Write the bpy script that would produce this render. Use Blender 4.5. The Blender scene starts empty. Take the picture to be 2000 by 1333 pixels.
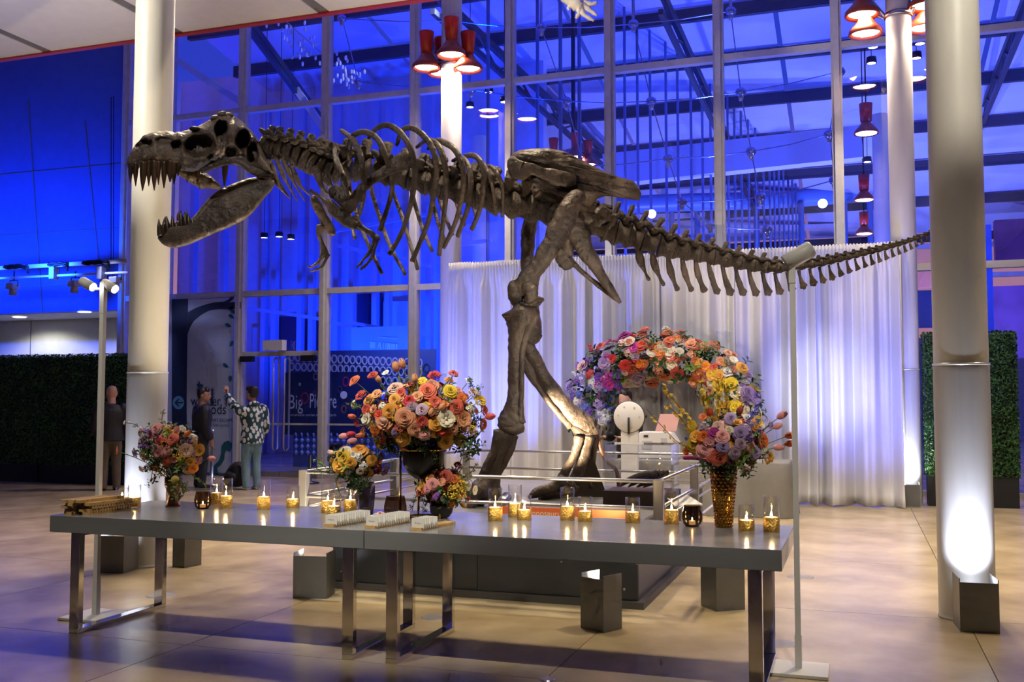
import bpy, bmesh, math, random
import numpy as np
from mathutils import Vector, Matrix, Euler, noise
random.seed(7)
PI = math.pi
scn = bpy.context.scene
COL = scn.collection
# ------------------------------------------------------------------ camera
FPX = 1944.4; YAW = math.radians(19); PIT = math.radians(3.33); EYE = 1.5
cam = bpy.data.cameras.new('camera'); cam.sensor_width = 36; cam.lens = FPX * 36 / 2000
cam.clip_end = 300
camo = bpy.data.objects.new('camera', cam); COL.objects.link(camo)
camo.location = (0, 0, EYE); camo.rotation_euler = (PI / 2 + PIT, 0, YAW)
scn.camera = camo
# ------------------------------------------------------------------ view / cycles quality
scn.view_settings.view_transform = 'Standard'; scn.view_settings.look = 'None'
scn.view_settings.gamma = 1; scn.view_settings.use_curve_mapping = False
scn.view_settings.exposure = 0.5
scn.cycles.max_bounces = 7; scn.cycles.diffuse_bounces = 2; scn.cycles.glossy_bounces = 3
scn.cycles.use_adaptive_sampling = True; scn.cycles.adaptive_threshold = 0.065; scn.cycles.adaptive_min_samples = 12
scn.cycles.transparent_max_bounces = 14; scn.cycles.sample_clamp_indirect = 4
scn.cycles.caustics_reflective = False; scn.cycles.caustics_refractive = False
# ------------------------------------------------------------------ sky: blue hour, warm band low on the horizon
wd = bpy.data.worlds.new('dusk'); scn.world = wd; wd.use_nodes = True
wn = wd.node_tree.nodes; wl = wd.node_tree.links; wn.clear()
wo = wn.new('ShaderNodeOutputWorld'); wb = wn.new('ShaderNodeBackground')
wt = wn.new('ShaderNodeTexCoord'); wx = wn.new('ShaderNodeSeparateXYZ'); wr = wn.new('ShaderNodeValToRGB')
wl.new(wt.outputs['Generated'], wx.inputs[0]); wl.new(wx.outputs['Z'], wr.inputs[0]); wl.new(wr.outputs[0], wb.inputs[0])
wl.new(wb.outputs[0], wo.inputs[0])
cr = wr.color_ramp
cr.elements[0].position = 0.0; cr.elements[0].color = (0.75, 0.30, 0.34, 1)
cr.elements[1].position = 1.0; cr.elements[1].color = (0.012, 0.03, 0.5, 1)
for p_, c_ in ((0.12, (0.62, 0.28, 0.42, 1)), (0.19, (0.22, 0.16, 0.62, 1)), (0.3, (0.04, 0.07, 0.75, 1))):
    e_ = cr.elements.new(p_); e_.color = c_
wb.inputs[1].default_value = 0.55
# ------------------------------------------------------------------ projection helpers (photo pixels -> metres in the hall)
CR = Vector((math.cos(YAW), math.sin(YAW), 0)); CF = Vector((-math.sin(YAW), math.cos(YAW), 0)); ZZ = Vector((0, 0, 1))
def ray(u, v):
    r = (u - 1000) / FPX; up = (666.5 - v) / FPX
    fw = math.cos(PIT) - math.sin(PIT) * up; z = math.sin(PIT) + math.cos(PIT) * up
    return CR * r + CF * fw + ZZ * z, fw
def C(u, v, d):
    q, fw = ray(u, v); return Vector((0, 0, EYE)) + q * (d / fw)
def G(u, v, z=0.0):
    q, fw = ray(u, v); return Vector((0, 0, EYE)) + q * ((z - EYE) / q.z)
def W(u, v, y):
    q, fw = ray(u, v); return Vector((0, 0, EYE)) + q * (y / q.y)
def depth(p): return p.x * CF.x + p.y * CF.y
# ------------------------------------------------------------------ lights
def light(name, kind, loc, energy, color, target=None, size=0.1, spot=60, blend=0.4, size_y=None):
    l = bpy.data.lights.new(name, kind); l.energy = energy; l.color = color
    if kind == 'AREA':
        l.size = size
        if size_y: l.shape = 'RECTANGLE'; l.size_y = size_y
    else: l.shadow_soft_size = size
    if kind == 'SPOT': l.spot_size = math.radians(spot); l.spot_blend = blend
    o = bpy.data.objects.new(name, l); COL.objects.link(o); o.location = loc
    if target is not None:
        o.rotation_euler = (Vector(target) - Vector(loc)).to_track_quat('-Z', 'Y').to_euler()
    return o
WARM = (1.0, 0.80, 0.52); NEUT = (1.0, 0.91, 0.76); COOL = (0.80, 0.84, 1.0); BLUE = (0.0, 0.055, 1.0); PERI = (0.24, 0.28, 1.0)
# downlights under the canopy and on the column clusters: floor, dinosaur and table
for x, y, e in ((-6.1, 8.1, 420), (-2.7, 7.9, 330), (0.7, 8.2, 420), (3.6, 8.2, 300), (-2.7, 10.8, 420), (0.7, 11.2, 520), (3.4, 11.0, 350), (-5.6, 11.6, 380), (-8.6, 9.2, 260)):
    light('downlight', 'SPOT', (x, y, 5.8), e, WARM, (x, y - 0.05, 0), 0.10, 95, 0.6)
# track spots on the canopy, aimed at the flowers from the front
for x, tx, e in ((-5.6, -4.35, 350), (-3.9, -3.0, 460), (-1.9, -2.6, 420), (0.4, -0.9, 420)):
    light('track_spot', 'SPOT', (x, 2.6, 5.7), e, NEUT, (tx, 5.7, 1.15), 0.06, 26, 0.7)
# spots on the upper dinosaur and columns
light('track_spot', 'SPOT', (-7.4, 4.6, 5.5), 460, NEUT, (-6.15, 7.4, 4.4), 0.06, 40, 0.6)
light('track_spot', 'SPOT', (1.6, 4.9, 5.5), 230, NEUT, (0.7, 7.5, 4.3), 0.06, 40, 0.6)
light('track_spot', 'SPOT', (-4.6, 3.2, 5.7), 170, NEUT, (-3.9, 8.4, 3.2), 0.08, 62, 0.6)
# blue light: hidden spots added for atrium and drape, stage wash on side wall
for x, y, e in ((-13.2, 20.6, 1500), (-10.2, 21.2, 1500), (-7.2, 20.5, 1300), (-3.0, 20.0, 1300), (1.5, 20.0, 1300), (6.0, 20.5, 1200), (-3.0, 27.0, 2600), (4.0, 27.0, 2600), (-1.0, 33.0, 1600), (7.0, 33.0, 1600)):
    light('hidden_blue_spot', 'SPOT', (x, y, 0.35), e, (BLUE if x < -6 else (0.08, 0.13, 1.0)) if y < 25 else PERI, (x + 0.4, y + 2.2, 8), 0.15, 130, 0.7)
for x, e in ((-14.8, 150), (-16.6, 150), (-18.6, 150)):
    light('stage_and_fill_wash', 'SPOT', (x, 14.7, 4.0), e * 2.4, (0.01, 0.09, 1.0), (x - 0.3, 16.8, 4.7), 0.08, 120, 0.9)
light('sign_fill', 'SPOT', (-9.4, 17.6, 3.3), 110, (0.30, 0.38, 1.0), (-9.0, 19.4, 1.7), 0.05, 110, 0.8)  # added fill spot brightening the ring screen and counter
light('stage_and_fill_wash', 'SPOT', (-13.6, 14.9, 4.3), 70, (0.35, 0.42, 1.0), (-12.4, 16.7, 1.9), 0.05, 60, 0.8)  # extra spot added to brighten the banner
light('canopy_fill', 'SPOT', (-9.0, 6.4, 2.9), 150, (0.74, 0.70, 1.0), (-9.0, 6.9, 6), 0.2, 105, 0.9)  # added lilac fill lifting the canopy from below, no fixtures
light('canopy_fill', 'SPOT', (-4.2, 8.6, 4.6), 60, (0.74, 0.70, 1.0), (-4.4, 8.3, 6), 0.2, 150, 0.9)
light('hidden_blue_spot', 'SPOT', (-6.3, 12.9, 0.2), 620, (0.10, 0.16, 1.0), (-5.4, 15.0, 2.6), 0.08, 80, 0.7)
light('hidden_blue_spot', 'SPOT', (0.3, 12.4, 0.2), 420, (0.12, 0.17, 1.0), (0.1, 15.0, 2.2), 0.08, 75, 1.0)
# ------------------------------------------------------------------ materials
MATS = {}
def mat(name, col, rough=0.5, metal=0.0, var=0.0, scale=6.0, bump=0.0, bscale=40.0, emit=None, estr=0.0, coat=0.0, col2=None, spec=0.5, rnd=0.0, stretch=None, sheen=0.0, trans=0.0):
    if name in MATS: return MATS[name]
    m = bpy.data.materials.new(name); m.use_nodes = True
    n = m.node_tree.nodes; l = m.node_tree.links; b = n['Principled BSDF']
    b.inputs['Base Color'].default_value = (*col, 1); b.inputs['Roughness'].default_value = rough
    b.inputs['Metallic'].default_value = metal; b.inputs['Specular IOR Level'].default_value = spec
    if coat: b.inputs['Coat Weight'].default_value = coat; b.inputs['Coat Roughness'].default_value = 0.12
    if sheen: b.inputs['Sheen Weight'].default_value = sheen
    tc = n.new('ShaderNodeTexCoord'); src = tc.outputs['Object']
    if stretch:
        mp = n.new('ShaderNodeMapping'); mp.inputs['Scale'].default_value = stretch
        l.new(src, mp.inputs[0]); src = mp.outputs[0]
    if var or col2:
        t = n.new('ShaderNodeTexNoise'); t.inputs['Scale'].default_value = scale; t.inputs['Detail'].default_value = 6
        l.new(src, t.inputs['Vector'])
        r = n.new('ShaderNodeValToRGB'); l.new(t.outputs[0], r.inputs[0])
        c2 = col2 or tuple(min(1, c * (1 + var)) for c in col)
        c1 = col if col2 else tuple(c * (1 - var) for c in col)
        r.color_ramp.elements[0].position = 0.32; r.color_ramp.elements[1].position = 0.68
        r.color_ramp.elements[0].color = (*c1, 1); r.color_ramp.elements[1].color = (*c2, 1)
        l.new(r.outputs[0], b.inputs['Base Color']); last = r.outputs[0]
    else: last = None
    if rnd:
        oi = n.new('ShaderNodeObjectInfo'); hs = n.new('ShaderNodeHueSaturation')
        mr = n.new('ShaderNodeMapRange'); mr.inputs[3].default_value = 0.5 - rnd * 0.05; mr.inputs[4].default_value = 0.5 + rnd * 0.05
        mv = n.new('ShaderNodeMapRange'); mv.inputs[3].default_value = 1 - rnd; mv.inputs[4].default_value = 1 + rnd * 0.7
        l.new(oi.outputs['Random'], mr.inputs[0]); l.new(oi.outputs['Random'], mv.inputs[0])
        l.new(mr.outputs[0], hs.inputs['Hue']); l.new(mv.outputs[0], hs.inputs['Value'])
        if last: l.new(last, hs.inputs['Color'])
        else: hs.inputs['Color'].default_value = (*col, 1)
        l.new(hs.outputs[0], b.inputs['Base Color'])
    if bump:
        t2 = n.new('ShaderNodeTexNoise'); t2.inputs['Scale'].default_value = bscale; t2.inputs['Detail'].default_value = 8
        l.new(src, t2.inputs['Vector'])
        bp = n.new('ShaderNodeBump'); bp.inputs['Strength'].default_value = bump; bp.inputs['Distance'].default_value = 0.02
        l.new(t2.outputs[0], bp.inputs['Height']); l.new(bp.outputs[0], b.inputs['Normal'])
    if emit: b.inputs['Emission Color'].default_value = (*emit, 1); b.inputs['Emission Strength'].default_value = estr
    if trans:
        td = n.new('ShaderNodeBsdfTranslucent'); td.inputs[0].default_value = (*col, 1)
        mx = n.new('ShaderNodeMixShader'); mx.inputs[0].default_value = trans
        l.new(b.outputs[0], mx.inputs[1]); l.new(td.outputs[0], mx.inputs[2]); l.new(mx.outputs[0], n['Material Output'].inputs[0])
    MATS[name] = m; return m
def glass(name, tint=(1, 1, 1), rough=0.02, ior=1.45, gain=1.0):
    """thin clear sheet: see-through plus a fresnel reflection"""
    if name in MATS: return MATS[name]
    m = bpy.data.materials.new(name); m.use_nodes = True
    n = m.node_tree.nodes; l = m.node_tree.links; n.remove(n['Principled BSDF'])
    t = n.new('ShaderNodeBsdfTransparent'); t.inputs[0].default_value = (*tint, 1)
    g = n.new('ShaderNodeBsdfGlossy'); g.inputs['Roughness'].default_value = rough
    lw = n.new('ShaderNodeLayerWeight'); lw.inputs[0].default_value = 0.5
    fr = n.new('ShaderNodeMath'); fr.operation = 'POWER'; fr.inputs[1].default_value = 4.0
    l.new(lw.outputs['Facing'], fr.inputs[0])
    mu = n.new('ShaderNodeMath'); mu.operation = 'MULTIPLY_ADD'; mu.inputs[1].default_value = 0.75 * gain; mu.inputs[2].default_value = 0.045 * gain; mu.use_clamp = True
    mx = n.new('ShaderNodeMixShader')
    l.new(fr.outputs[0], mu.inputs[0]); l.new(mu.outputs[0], mx.inputs[0]); l.new(t.outputs[0], mx.inputs[1]); l.new(g.outputs[0], mx.inputs[2])
    l.new(mx.outputs[0], n['Material Output'].inputs[0]); MATS[name] = m; return m
# ------------------------------------------------------------------ mesh builder
def sm(pts, k=4):
    """Catmull-Rom through points given as tuples of any length"""
    P = [np.array(p, float) for p in pts]; out = []
    for i in range(len(P) - 1):
        p0 = P[max(0, i - 1)]; p1 = P[i]; p2 = P[i + 1]; p3 = P[min(len(P) - 1, i + 2)]
        for j in range(k):
            t = j / k
            out.append(0.5 * (2 * p1 + (p2 - p0) * t + (2 * p0 - 5 * p1 + 4 * p2 - p3) * t * t + (3 * p1 - p0 - 3 * p2 + p3) * t ** 3))
    out.append(P[-1]); return out
class MB:
    def __init__(s): s.v = []; s.f = []
    def add(s, vs, fs, M=None):
        o = len(s.v)
        s.v += [tuple(M @ Vector(p)) if M else tuple(p) for p in vs]
        s.f += [tuple(i + o for i in f) for f in fs]; return s
    def box(s, c, d, rz=0.0, M=None):
        x, y, z = d[0] / 2, d[1] / 2, d[2] / 2
        m = Matrix.Translation(c) @ Matrix.Rotation(rz, 4, 'Z')
        if M: m = Matrix.Translation(c) @ M
        return s.add([(-x, -y, -z), (x, -y, -z), (x, y, -z), (-x, y, -z), (-x, -y, z), (x, -y, z), (x, y, z), (-x, y, z)],
                     [(0, 3, 2, 1), (4, 5, 6, 7), (0, 1, 5, 4), (1, 2, 6, 5), (2, 3, 7, 6), (3, 0, 4, 7)], m)
    def b2(s, a, b): # box from corner to corner
        return s.box([(a[i] + b[i]) / 2 for i in range(3)], [abs(b[i] - a[i]) for i in range(3)])
    def lathe(s, prof, n=20, c=(0, 0, 0), M=None, cap=True):
        vs = []; fs = []; k = len(prof)
        for i in range(n):
            a = 2 * PI * i / n
            for r, z in prof: vs.append((c[0] + r * math.cos(a), c[1] + r * math.sin(a), c[2] + z))
        for i in range(n):
            j = (i + 1) % n
            for q in range(k - 1): fs.append((i * k + q, j * k + q, j * k + q + 1, i * k + q + 1))
        if cap:
            if prof[0][0] > 1e-6: fs.append(tuple(i * k for i in range(n))[::-1])
            if prof[-1][0] > 1e-6: fs.append(tuple(i * k + k - 1 for i in range(n)))
        return s.add(vs, fs, M)
    def loft(s, pts, rad, n=8, lat=None, jit=0.0, cap=True, e=1.0):
        """tube through pts; rad = per point (in-plane, lateral); lat = lateral reference"""
        P = [Vector(p) for p in pts]; L = Vector(lat) if lat is not None else None
        vs = []; k = len(P); pl = None
        for i in range(k):
            t = (P[min(k - 1, i + 1)] - P[max(0, i - 1)])
            t = t.normalized() if t.length > 1e-9 else ZZ
            ref = L if L is not None else (pl if pl is not None else (Vector((1, 0, 0)) if abs(t.x) < 0.8 else Vector((0, 1, 0))))
            b = ref - t * ref.dot(t)
            if b.length < 1e-5: b = t.orthogonal()
            b.normalize(); a = t.cross(b); pl = b
            r = rad[i] if hasattr(rad, '__len__') else rad
            ra, rb = (r[0], r[1]) if hasattr(r, '__len__') else (r, r)
            for j in range(n):
                th = 2 * PI * j / n; ca, sa = math.cos(th), math.sin(th)
                if e != 1: ca = math.copysign(abs(ca) ** e, ca); sa = math.copysign(abs(sa) ** e, sa)
                q = 1 + (random.uniform(-jit, jit) if jit else 0)
                vs.append(P[i] + (a * (ra * ca) + b * (rb * sa)) * q)
        fs = [(i * n + j, i * n + (j + 1) % n, (i + 1) * n + (j + 1) % n, (i + 1) * n + j) for i in range(k - 1) for j in range(n)]
        if cap: fs += [tuple(range(n))[::-1], tuple((k - 1) * n + j for j in range(n))]
        return s.add(vs, fs)
    def tube(s, pts, r, n=8, k=0):
        if k: pts = [Vector(p) for p in sm(pts, k)]
        return s.loft(pts, [r] * len(pts), n)
    def bar(s, a, b, w, h, up=(0, 0, 1)):
        """rectangular bar from a to b"""
        a = Vector(a); b = Vector(b); t = (b - a).normalized(); u = Vector(up)
        x = t.cross(u)
        if x.length < 1e-5: x = t.orthogonal()
        x.normalize(); y = x.cross(t).normalized(); vs = []
        for p in (a, b):
            for i, j in ((-1, -1), (1, -1), (1, 1), (-1, 1)): vs.append(p + x * (i * w / 2) + y * (j * h / 2))
        return s.add(vs, [(3, 2, 1, 0), (4, 5, 6, 7), (0, 1, 5, 4), (1, 2, 6, 5), (2, 3, 7, 6), (3, 0, 4, 7)])
    def prism(s, poly, o, ax, ay, thick, az=None):
        """polygon (2D list) in plane o + x*ax + y*ay, extruded by +-thick/2 along az"""
        o = Vector(o); ax = Vector(ax); ay = Vector(ay); az = Vector(az) if az is not None else ax.cross(ay).normalized(); n = len(poly)
        vs = [o + ax * p[0] + ay * p[1] - az * (thick / 2) for p in poly] + [o + ax * p[0] + ay * p[1] + az * (thick / 2) for p in poly]
        fs = [tuple(range(n))[::-1], tuple(range(n, 2 * n))] + [(i, (i + 1) % n, n + (i + 1) % n, n + i) for i in range(n)]
        return s.add(vs, fs)
    def ball(s, c, r, n=10, m=6, M=None):
        r = r if hasattr(r, '__len__') else (r, r, r); vs = []; fs = []
        for i in range(m + 1):
            a = PI * i / m
            for j in range(n):
                b = 2 * PI * j / n; vs.append((c[0] + r[0] * math.sin(a) * math.cos(b), c[1] + r[1] * math.sin(a) * math.sin(b), c[2] + r[2] * math.cos(a)))
        for i in range(m):
            for j in range(n): fs.append((i * n + j, (i + 1) * n + j, (i + 1) * n + (j + 1) % n, i * n + (j + 1) % n))
        return s.add(vs, fs, M)
    def mesh(s, name, m, smooth=False, fix=True):
        me = bpy.data.meshes.new(name); me.from_pydata([tuple(p) for p in s.v], [], s.f)
        if fix:
            bm = bmesh.new(); bm.from_mesh(me); bmesh.ops.remove_doubles(bm, verts=bm.verts, dist=1e-6)
            bmesh.ops.recalc_face_normals(bm, faces=bm.faces); bm.to_mesh(me); bm.free()
        if smooth: me.polygons.foreach_set('use_smooth', [True] * len(me.polygons))
        if m: me.materials.append(m)
        me.update(); return me
    def build(s, name, m, parent=None, smooth=False, bevel=0.0, fix=True):
        return link(name, s.mesh(name, m, smooth, fix), parent, bevel)
def link(name, me, parent=None, bevel=0.0, M=None):
    """a mesh object; when parented, its coordinates stay those of the hall"""
    o = bpy.data.objects.new(name, me); COL.objects.link(o)
    if parent is not None:
        o.parent = parent; o.matrix_parent_inverse = Matrix.Translation(-BASE.get(parent.name, Vector()))
    if M is not None: o.matrix_basis = M
    if bevel:
        b = o.modifiers.new('bevel', 'BEVEL'); b.width = bevel; b.segments = 2; b.limit_method = 'ANGLE'
    return o
BASE = {}
ORD = ['first', 'second', 'third', 'fourth', 'fifth', 'sixth', 'seventh', 'eighth', 'ninth', 'tenth', 'eleventh', 'twelfth', 'thirteenth', 'fourteenth', 'fifteenth', 'sixteenth', 'seventeenth', 'eighteenth', 'nineteenth', 'twentieth', 'twenty-first', 'twenty-second']
def thing(name, label, cat, loc=(0, 0, 0), group=None):
    o = bpy.data.objects.new(name, None); COL.objects.link(o); o.location = loc; o.empty_display_size = 0.1
    o['label'] = label; o['category'] = cat
    if group: o['group'] = group
    BASE[o.name] = Vector(loc); return o
def tag(o, label, cat, group=None, kind=None):
    o['label'] = label; o['category'] = cat
    if group: o['group'] = group
    if kind: o['kind'] = kind
    return o
def struct(o, label=None):
    o['kind'] = 'structure'
    if label: o['label'] = label
    return o
def sroot(name, loc=(0, 0, 0), label=None):
    o = bpy.data.objects.new(name, None); COL.objects.link(o); o.location = loc; BASE[o.name] = Vector(loc)
    return struct(o, label)
def inst(root, me, name, M):
    """child of a thing placed by a world matrix"""
    o = bpy.data.objects.new(name, me); COL.objects.link(o); o.parent = root
    o.matrix_parent_inverse = Matrix.Translation(-BASE.get(root.name, Vector())); o.matrix_basis = M; return o
def frame(p, zdir, s=1.0, roll=0.0):
    """matrix with +Z along zdir at p"""
    q = Vector(zdir).to_track_quat('Z', 'Y').to_matrix().to_4x4()
    return Matrix.Translation(p) @ q @ Matrix.Rotation(roll, 4, 'Z') @ Matrix.Scale(s, 4)
def words(name, body, m, parent, p, ax, ay, h, thick=0.002, align='LEFT', mirror=False, space=1.0, fit=None):
    """lettering as thin mesh: p = left/centre of the baseline, ax = reading direction, ay = up"""
    cu = bpy.data.curves.new(name, 'FONT'); cu.body = body; cu.size = 1; cu.align_x = align; cu.extrude = 0.0; cu.resolution_u = 3; cu.space_character = space
    t = bpy.data.objects.new(name, cu); COL.objects.link(t); bpy.context.view_layer.update()
    me = bpy.data.meshes.new_from_object(t.evaluated_get(bpy.context.evaluated_depsgraph_get()))
    bpy.data.objects.remove(t)
    sx = h
    if fit: sx = fit / max(1e-6, max(v.co.x for v in me.vertices) - min(v.co.x for v in me.vertices))
    ax = Vector(ax).normalized(); ay = Vector(ay).normalized(); az = ax.cross(ay)
    M = Matrix((ax, ay, az)).transposed().to_4x4(); M.translation = Vector(p)
    me.transform(M @ Matrix.Diagonal((sx * (-1 if mirror else 1), h, h, 1))); me.materials.clear(); me.materials.append(m)
    return link(name, me, parent)
# ================================================================== THE HALL
M_conc = mat('concrete_floor', (0.33, 0.255, 0.145), 0.26, var=0.24, scale=1.6, bump=0.05, bscale=30, col2=(0.56, 0.46, 0.30))
M_joint = mat('joint', (0.05, 0.045, 0.04), 0.8)
M_white = mat('white_paint', (0.80, 0.80, 0.78), 0.5, var=0.03)
M_dirtywhite = mat('column_paint', (0.74, 0.72, 0.66), 0.42, var=0.10, scale=2.2, bump=0.04, bscale=60, stretch=(1, 1, 0.4))
M_colmetal = mat('column_metal', (0.50, 0.50, 0.51), 0.45, 0.0, var=0.05, scale=3, stretch=(6, 6, 0.5))
M_frame = mat('aluminium_frame', (0.60, 0.60, 0.58), 0.40, 0.25, var=0.06, scale=8)
M_pane = glass('window_glass', (0.90, 0.93, 1.0), 0.0, 1.5, 1.35)
M_red = mat('red_paint', (0.42, 0.03, 0.02), 0.45)
M_seam = mat('grey_batten', (0.20, 0.20, 0.21), 0.6)
M_dark = mat('dark_steel', (0.03, 0.03, 0.04), 0.4, 0.6)
M_steel = mat('brushed_steel', (0.55, 0.55, 0.56), 0.28, 0.95)
M_black = mat('matt_black', (0.012, 0.012, 0.014), 0.6)
# --- floor: cast slabs on a 2.29 m grid with saw cuts between them
fl = sroot('floor', (0, 0, 0), 'polished tan concrete floor with saw cut joints')
MB().b2((-24, -10, -0.12), (16, 46, -0.012)).build('floor_bed', M_joint, fl)
S = 2.29; slab = {}
xs = [-3.89 + S * k for k in range(-7, 8)]; ys = [5.19 + S * k for k in range(-5, 6)] + [5.19 + 2.29 * 6 - 2.1]
me = MB().b2((-S / 2 + 0.003, -S / 2 + 0.003, -0.012), (S / 2 - 0.003, S / 2 - 0.003, 0)).mesh('floor_slab', M_conc)
for i in range(-8, 8):
    for j in range(-6, 5):
        cx = -3.89 + S * (i + 0.5); cy = 5.19 + S * (j + 0.5)
        if cx < -21 or cx > 13: continue
        inst(fl, me, 'floor_slab', Matrix.Translation((cx, cy, 0)))
MB().b2((-24, 5.19 + S * 5 + 0.003, -0.012), (16, 46, 0)).build('floor_beyond', M_conc, fl)
# round service covers let into the floor
M_cover = mat('cover_plate', (0.30, 0.29, 0.30), 0.45, 0.3, var=0.1)
for k, (x, y, lab) in enumerate(((-5.04, 6.41, 'round grey floor cover near the chrome legs at the left'), (-2.75, 6.40, 'round grey floor cover under the table by the chrome legs'),
                            (-0.465, 6.40, 'round grey floor cover beside the right white lamp pole base'), (-0.465, 8.82, 'round grey floor cover farther back behind the right white pole'))):
    o = MB().lathe([(0.0, 0.004), (0.105, 0.004), (0.11, 0.0)], 28, (x, y, 0)).build('floor_cover', M_cover)
    tag(o, lab, 'floor cover', 'round covers in the floor')
tag(MB().lathe([(0.0, 0.006), (0.04, 0.006), (0.045, 0.0)], 20, G(1068, 1328)).build('floor_stud', M_steel), 'small round steel cap on the floor joint crossing', 'floor cap')
# --- shell behind the camera and high above
struct(MB().b2((-22, -10, 0), (-21.7, 19, 11)).build('wall_left', M_white), 'far side wall of the hall')
struct(MB().b2((14, -10, 0), (14.3, 46, 11)).build('wall_right', M_white), 'right wall of the hall')
struct(MB().b2((-22, -10.3, 0), (14, -10, 11)).build('wall_back', M_white), 'wall behind the camera')
struct(MB().b2((-22, 10.0, 10.6), (14.3, 17.6, 10.9)).build('ceiling', M_white), 'high ceiling before the glass')
# --- canopy: white soffit panels, grey battens, red edge
ZC = 6.0
cn = sroot('ceiling_canopy', (-4, 4, ZC), 'white panelled canopy with a red edge')
edges = [-21.7] + [-9.83 - 2.03 * k for k in (5, 4, 3, 2, 1)] + [-9.83 + 2.03 * k for k in range(0, 12)]
edges = sorted(e for e in edges if e > -21.8)
for a, b in zip(edges[:-1], edges[1:]):
    for y0, y1 in ((-10, -3.4), (-3.36, 3.2), (3.24, 10.02)):
        MB().b2((a + 0.075, y0, ZC), (b - 0.075, y1, ZC + 0.05)).build('soffit_panel', M_white, cn)
for e in edges: MB().b2((e - 0.075, -10, ZC + 0.012), (e + 0.075, 10.02, ZC + 0.05)).build('batten', M_seam, cn)
MB().b2((-21.7, -10, ZC + 0.05), (13, 10.02, ZC + 0.4)).build('canopy_slab', M_white, cn)
MB().b2((-21.7, 10.02, ZC - 0.02), (13, 10.10, ZC + 0.42)).build('red_edge', M_red, cn)
# --- columns
M_box = mat('grey_sheet_metal', (0.20, 0.205, 0.21), 0.42, 0.6, var=0.08, scale=5)
M_lit = mat('lamp_lens', (1, 1, 1), 0.3, emit=(0.92, 0.94, 1.0), estr=14)
def column(x, y, top, r, lab, band=1.78, flood=None):
    t = thing('column', lab, 'column', (x, y, 0), 'round hall columns')
    MB().lathe([(r * 1.03, 0.0), (r * 1.03, 0.012), (r * 1.004, 0.016), (r, 0.03), (r, 0.06), (r, band - 0.06), (r, band - 0.02), (r - 0.004, band)], 40, (x, y, 0)).build('column_casing', M_colmetal, t, True)
    MB().lathe([(r * 1.02, band - 0.008), (r * 1.02, band + 0.008)], 40, (x, y, 0)).build('band', mat('band', (0.8, 0.8, 0.8), 0.3, 0.5), t, True)
    MB().lathe([(r - 0.004, band), (r - 0.004, band + 0.01), (r - 0.004, band + 0.05), (r - 0.004, top - 0.05), (r - 0.004, top - 0.01), (r - 0.004, top)], 40, (x, y, 0)).build('shaft', M_dirtywhite, t, True)
    return t
column(-6.11, 7.52, 6.0, 0.178, 'round cream column behind the dinosaur skull at the left', 1.74)
column(0.70, 7.58, 6.0, 0.182, 'large round grey column nearest the camera at the right', 1.74)
column(-6.37, 15.35, 10.6, 0.18, 'bright white column behind the dinosaur ribs with red lamps', 1.9)
column(0.70, 15.35, 10.6, 0.18, 'tall white column at the right end of the drape', 1.92)
p = W(938, 400, 23.5); column(p.x, p.y, 8.2, 0.2, 'pale column beyond the glass behind the dinosaur back')
p = W(1722, 400, 22.5); column(p.x, p.y, 7.6, 0.17, 'pale column beyond the glass at the right')
# --- sheet-metal floor floodlights
def flood(x, y, rz, w, d, h, lab, energy, target, color=COOL, spot=50, off=0.0):
    t = thing('floor_floodlight', lab, 'floodlight', (x, y, 0), 'grey box floodlights on the floor')
    R = Matrix.Translation((x, y, 0)) @ Matrix.Rotation(rz, 4, 'Z'); th = 0.006
    def part(name, boxes, m):
        b = MB()
        for a, c in boxes: b.b2(a, c)
        b.v = [tuple(R @ Vector(q)) for q in b.v]; return b.build(name, m, t, False)
    part('front_plate', [((-w / 2, -d / 2, 0), (w / 2, -d / 2 + th, h * 0.93))], M_box)
    part('side_plate', [((-w / 2, -d / 2 + th, 0), (-w / 2 + th, d / 2, h))], M_box)
    part('side_plate', [((w / 2 - th, -d / 2 + th, 0), (w / 2, d / 2, h))], M_box)
    part('back_plate', [((-w / 2 + th, d / 2 - th, 0), (w / 2 - th, d / 2, h * 0.6))], M_box)
    part('floor_plate', [((-w / 2 + th, -d / 2 + th, 0), (w / 2 - th, d / 2 - th, 0.012))], M_box)
    part('lamp_head', [((-w * 0.3, -d * 0.3, h * 0.35), (w * 0.3, d * 0.3, h * 0.62))], M_black)
    part('lens', [((-w * 0.25, -d * 0.25, h * 0.622), (w * 0.25, d * 0.25, h * 0.63))], M_lit)
    if energy: light('flood_light', 'SPOT', R @ Vector((0, off, h * 0.68)), energy, color, target, 0.04, spot, 0.5)
    return t
flood(0.72, 7.24, math.radians(4), 0.235, 0.26, 0.34, 'grey floodlight box at the foot of the near right column', 75, (0.72, 7.30, 1.6), COOL, 125, -.08)
flood(0.70, 15.02, 0, 0.24, 0.26, 0.34, 'grey floodlight box at the foot of the far right column', 70, (0.70, 15.08, 1.6), COOL, 125, -.08)
flood(-6.12, 7.20, math.radians(10), 0.24, 0.24, 0.34, 'grey floodlight box in front of the left column', 80, (-6.11, 7.26, 1.6), COOL, 125, -.08)
flood(-5.72, 7.62, math.radians(80), 0.2, 0.15, 0.34, 'grey floodlight box at the right side of the left column', 18, (-5.95, 7.55, 2.5), COOL, 60)
flood(-3.93, 6.78, math.radians(12), 0.26, 0.22, 0.34, 'grey floodlight box left of the dinosaur plinth', 330, (-5.5, 8.0, 3.1), WARM, 60)
flood(-1.60, 6.44, math.radians(-28), 0.20, 0.18, 0.36, 'grey floodlight box in front of the plinth under the table', 160, (-2.2, 8.4, 3.2), WARM, 60)
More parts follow.
